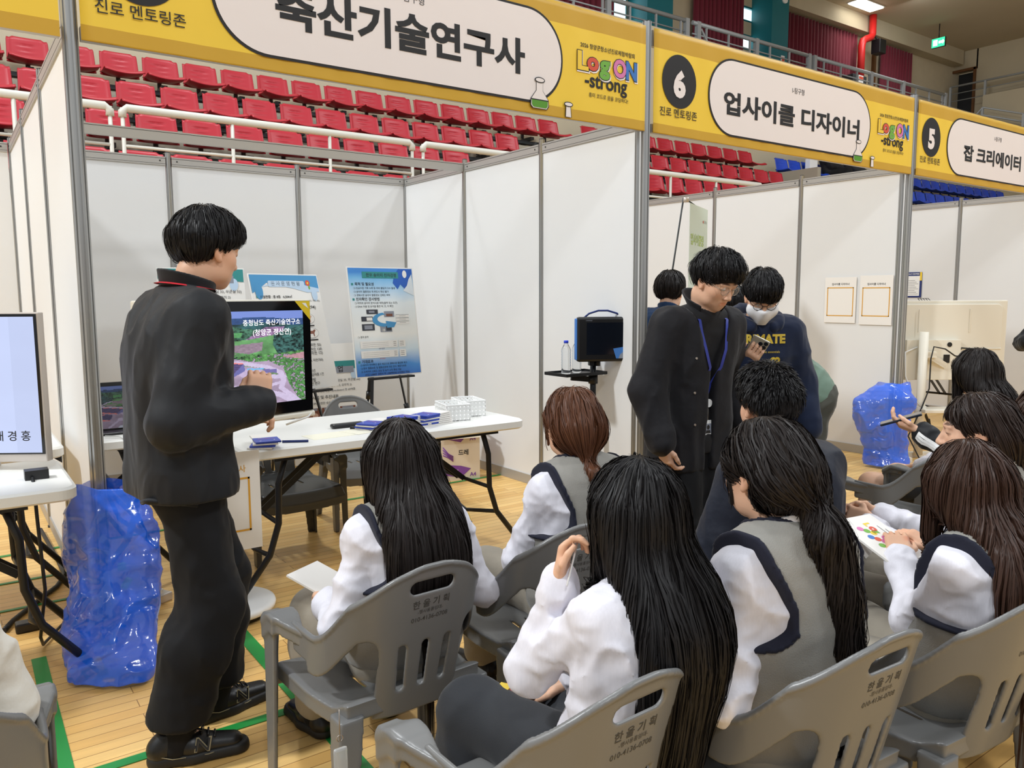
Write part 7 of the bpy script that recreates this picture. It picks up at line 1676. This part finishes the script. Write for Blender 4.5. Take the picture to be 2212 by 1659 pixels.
for lab, x, yaw, sd in (('spectator in dark clothes lounging on the blue seats beside a white bag', 16.9, 150, 21), ('spectator in black trousers stretched out further along the blue seats', 17.9, 145, 22)):
    p = Person(lab, x, 7.80, yaw, .98, z=3.905); p.fem = False; p.sit(.26, lean=-20, slump=20, head=(0, 20, 0)); p.body(voxel=.012, fine=.006); p.top('jacket', 'overshirt_black' if sd == 21 else 'skirt_dark', .022, .022, seed=sd, voxel=.011, hem=-.05); p.bottoms('trousers', 'trouser_black', voxel=.012); p.shoes(.008); p.hair('hair_black', short_hair(), 700, length=.07, width=.003)
t = thing('paper_bag', 'white paper shopping bag on the blue seats', 'bag', (16.25, 7.84, 4.155))
MB().m('white').box((0, 0, .17), (.30, .12, .34)).build('bag_body', parent=t); MB().m('white').tube([(-.07, -.06, .34), (-.06, -.07, .44), (.06, -.07, .44), (.07, -.06, .34)], .008, 6).tube([(-.07, .06, .34), (-.06, .07, .44), (.06, .07, .44), (.07, .06, .34)], .008, 6).build('handle', parent=t)
# ---- things in hands and on laps
hi = g2.hinfo['L']; a_ = world(g2, hi['pc']+hi['pn']*.02+hi['d']*.03); tag(MB().m('white').cyl(a_+Vector((.02, .01, .02)), a_+Vector((-.045, -.03, -.06)), .0022, 8).build('lollipop_stick'), 'white lollipop stick in the hand of the girl in the striped shirt', 'stick')
def booklet(loc, rz, tilt, label, art=True, sz=(.15, .21)):
    t = thing('booklet', label, 'booklet', loc); t.rotation_euler = Euler((tilt, 0, rz), 'XYZ')
    MB().m('paper').box((0, 0, 0), (sz[0], sz[1], .006)).build('pages', parent=t)
    if art:
        g = MB(); z_ = .0036
        for ch, y_, c in (('L', .07, 'yellow_ink'), ('o', .052, 'red_ink'), ('g', .034, 'green_ink'), ('O', .006, 'pink_ink'), ('N', -.014, 'blue_ink')): g.m(c).text(ch, (.005, y_+.0, z_), (0, -1, 0), X, height=.024, bold=.06)
        for q in range(9): g.m(('pink_ink', 'green_ink', 'yellow_ink', 'blue_ink', 'red_ink')[q % 5]).flat(circ(-.028+.013*(q % 3), .05-.018*q*.75, .011, .010, 12), (0, 0, z_), X, Y)
        g.m('ink_soft').flat(rect(.042, -.03, .044, .05), (0, 0, z_), X, Y).flat(rect(.055, -.01, .057, .03), (0, 0, z_), X, Y); g.build('print', parent=t)
    return t
booklet((1.70, -2.27, .69), -.15, .35, 'open white booklet with colourful letters held by the brown haired girl')
hi = g6.hinfo['L']; booklet(tuple(world(g6, hi['pc']+np.array([.03, .02, -.07]))), .3, .9, 'white leaflet on the lap of the girl in profile', False, (.10, .14))
tag(MB().m('white').box(world(g6, hi['pc']+hi['pn']*.03+hi['d']*.05), (.03, .03, .015)).build('candy_wrapper', bevel=.004), 'small wrapped sweet in the fingers of the girl in profile', 'sweet')
booklet((.43, -1.26, .535), .5, .3, 'mint leaflet on the lap of the long haired girl', False, (.14, .2)); bpy.data.objects[-1] if False else None
hi = g7.hinfo['L']; q = world(g7, hi['pc']+hi['pn']*.02+hi['d']*.04); RW = Matrix.Rotation(.5, 3, 'Z') @ Matrix.Rotation(-.35, 3, 'X'); t = thing('phone', 'dark phone held up by a hand in a striped black sleeve', 'phone', q); MB().m('phone_screen').box((0, 0, 0), (.074, .15, .009), RW).build('case', parent=t, bevel=.003)

kc = thing('key_charm', 'clear crystal charm hanging on a chain beside the long haired girl\'s chair', 'charm', (.235, -1.79, .30))
MB().m('glasses_metal').cyl((0, 0, .05), (0, 0, .13), .0015, 6).tube([(.008*math.cos(a), 0, .058+.008*math.sin(a)) for a in np.linspace(0, 2*PI, 14, endpoint=False)], .0014, 5, closed=True).build('chain', parent=kc); MB().m('charm').box((0, 0, 0), (.035, .012, .07)).build('crystal', parent=kc, bevel=.008)
tag(MB().m('lanyard_red').box((.56, -2.03, .475), (.10, .05, .006), Matrix.Rotation(.5, 3, 'Z')).m('gold_print').box((.545, -2.015, .48), (.05, .03, .004), Matrix.Rotation(.5, 3, 'Z')).build('snack_wrapper'), 'red and yellow snack wrapper on the lap of the girl in the striped shirt', 'wrapper')
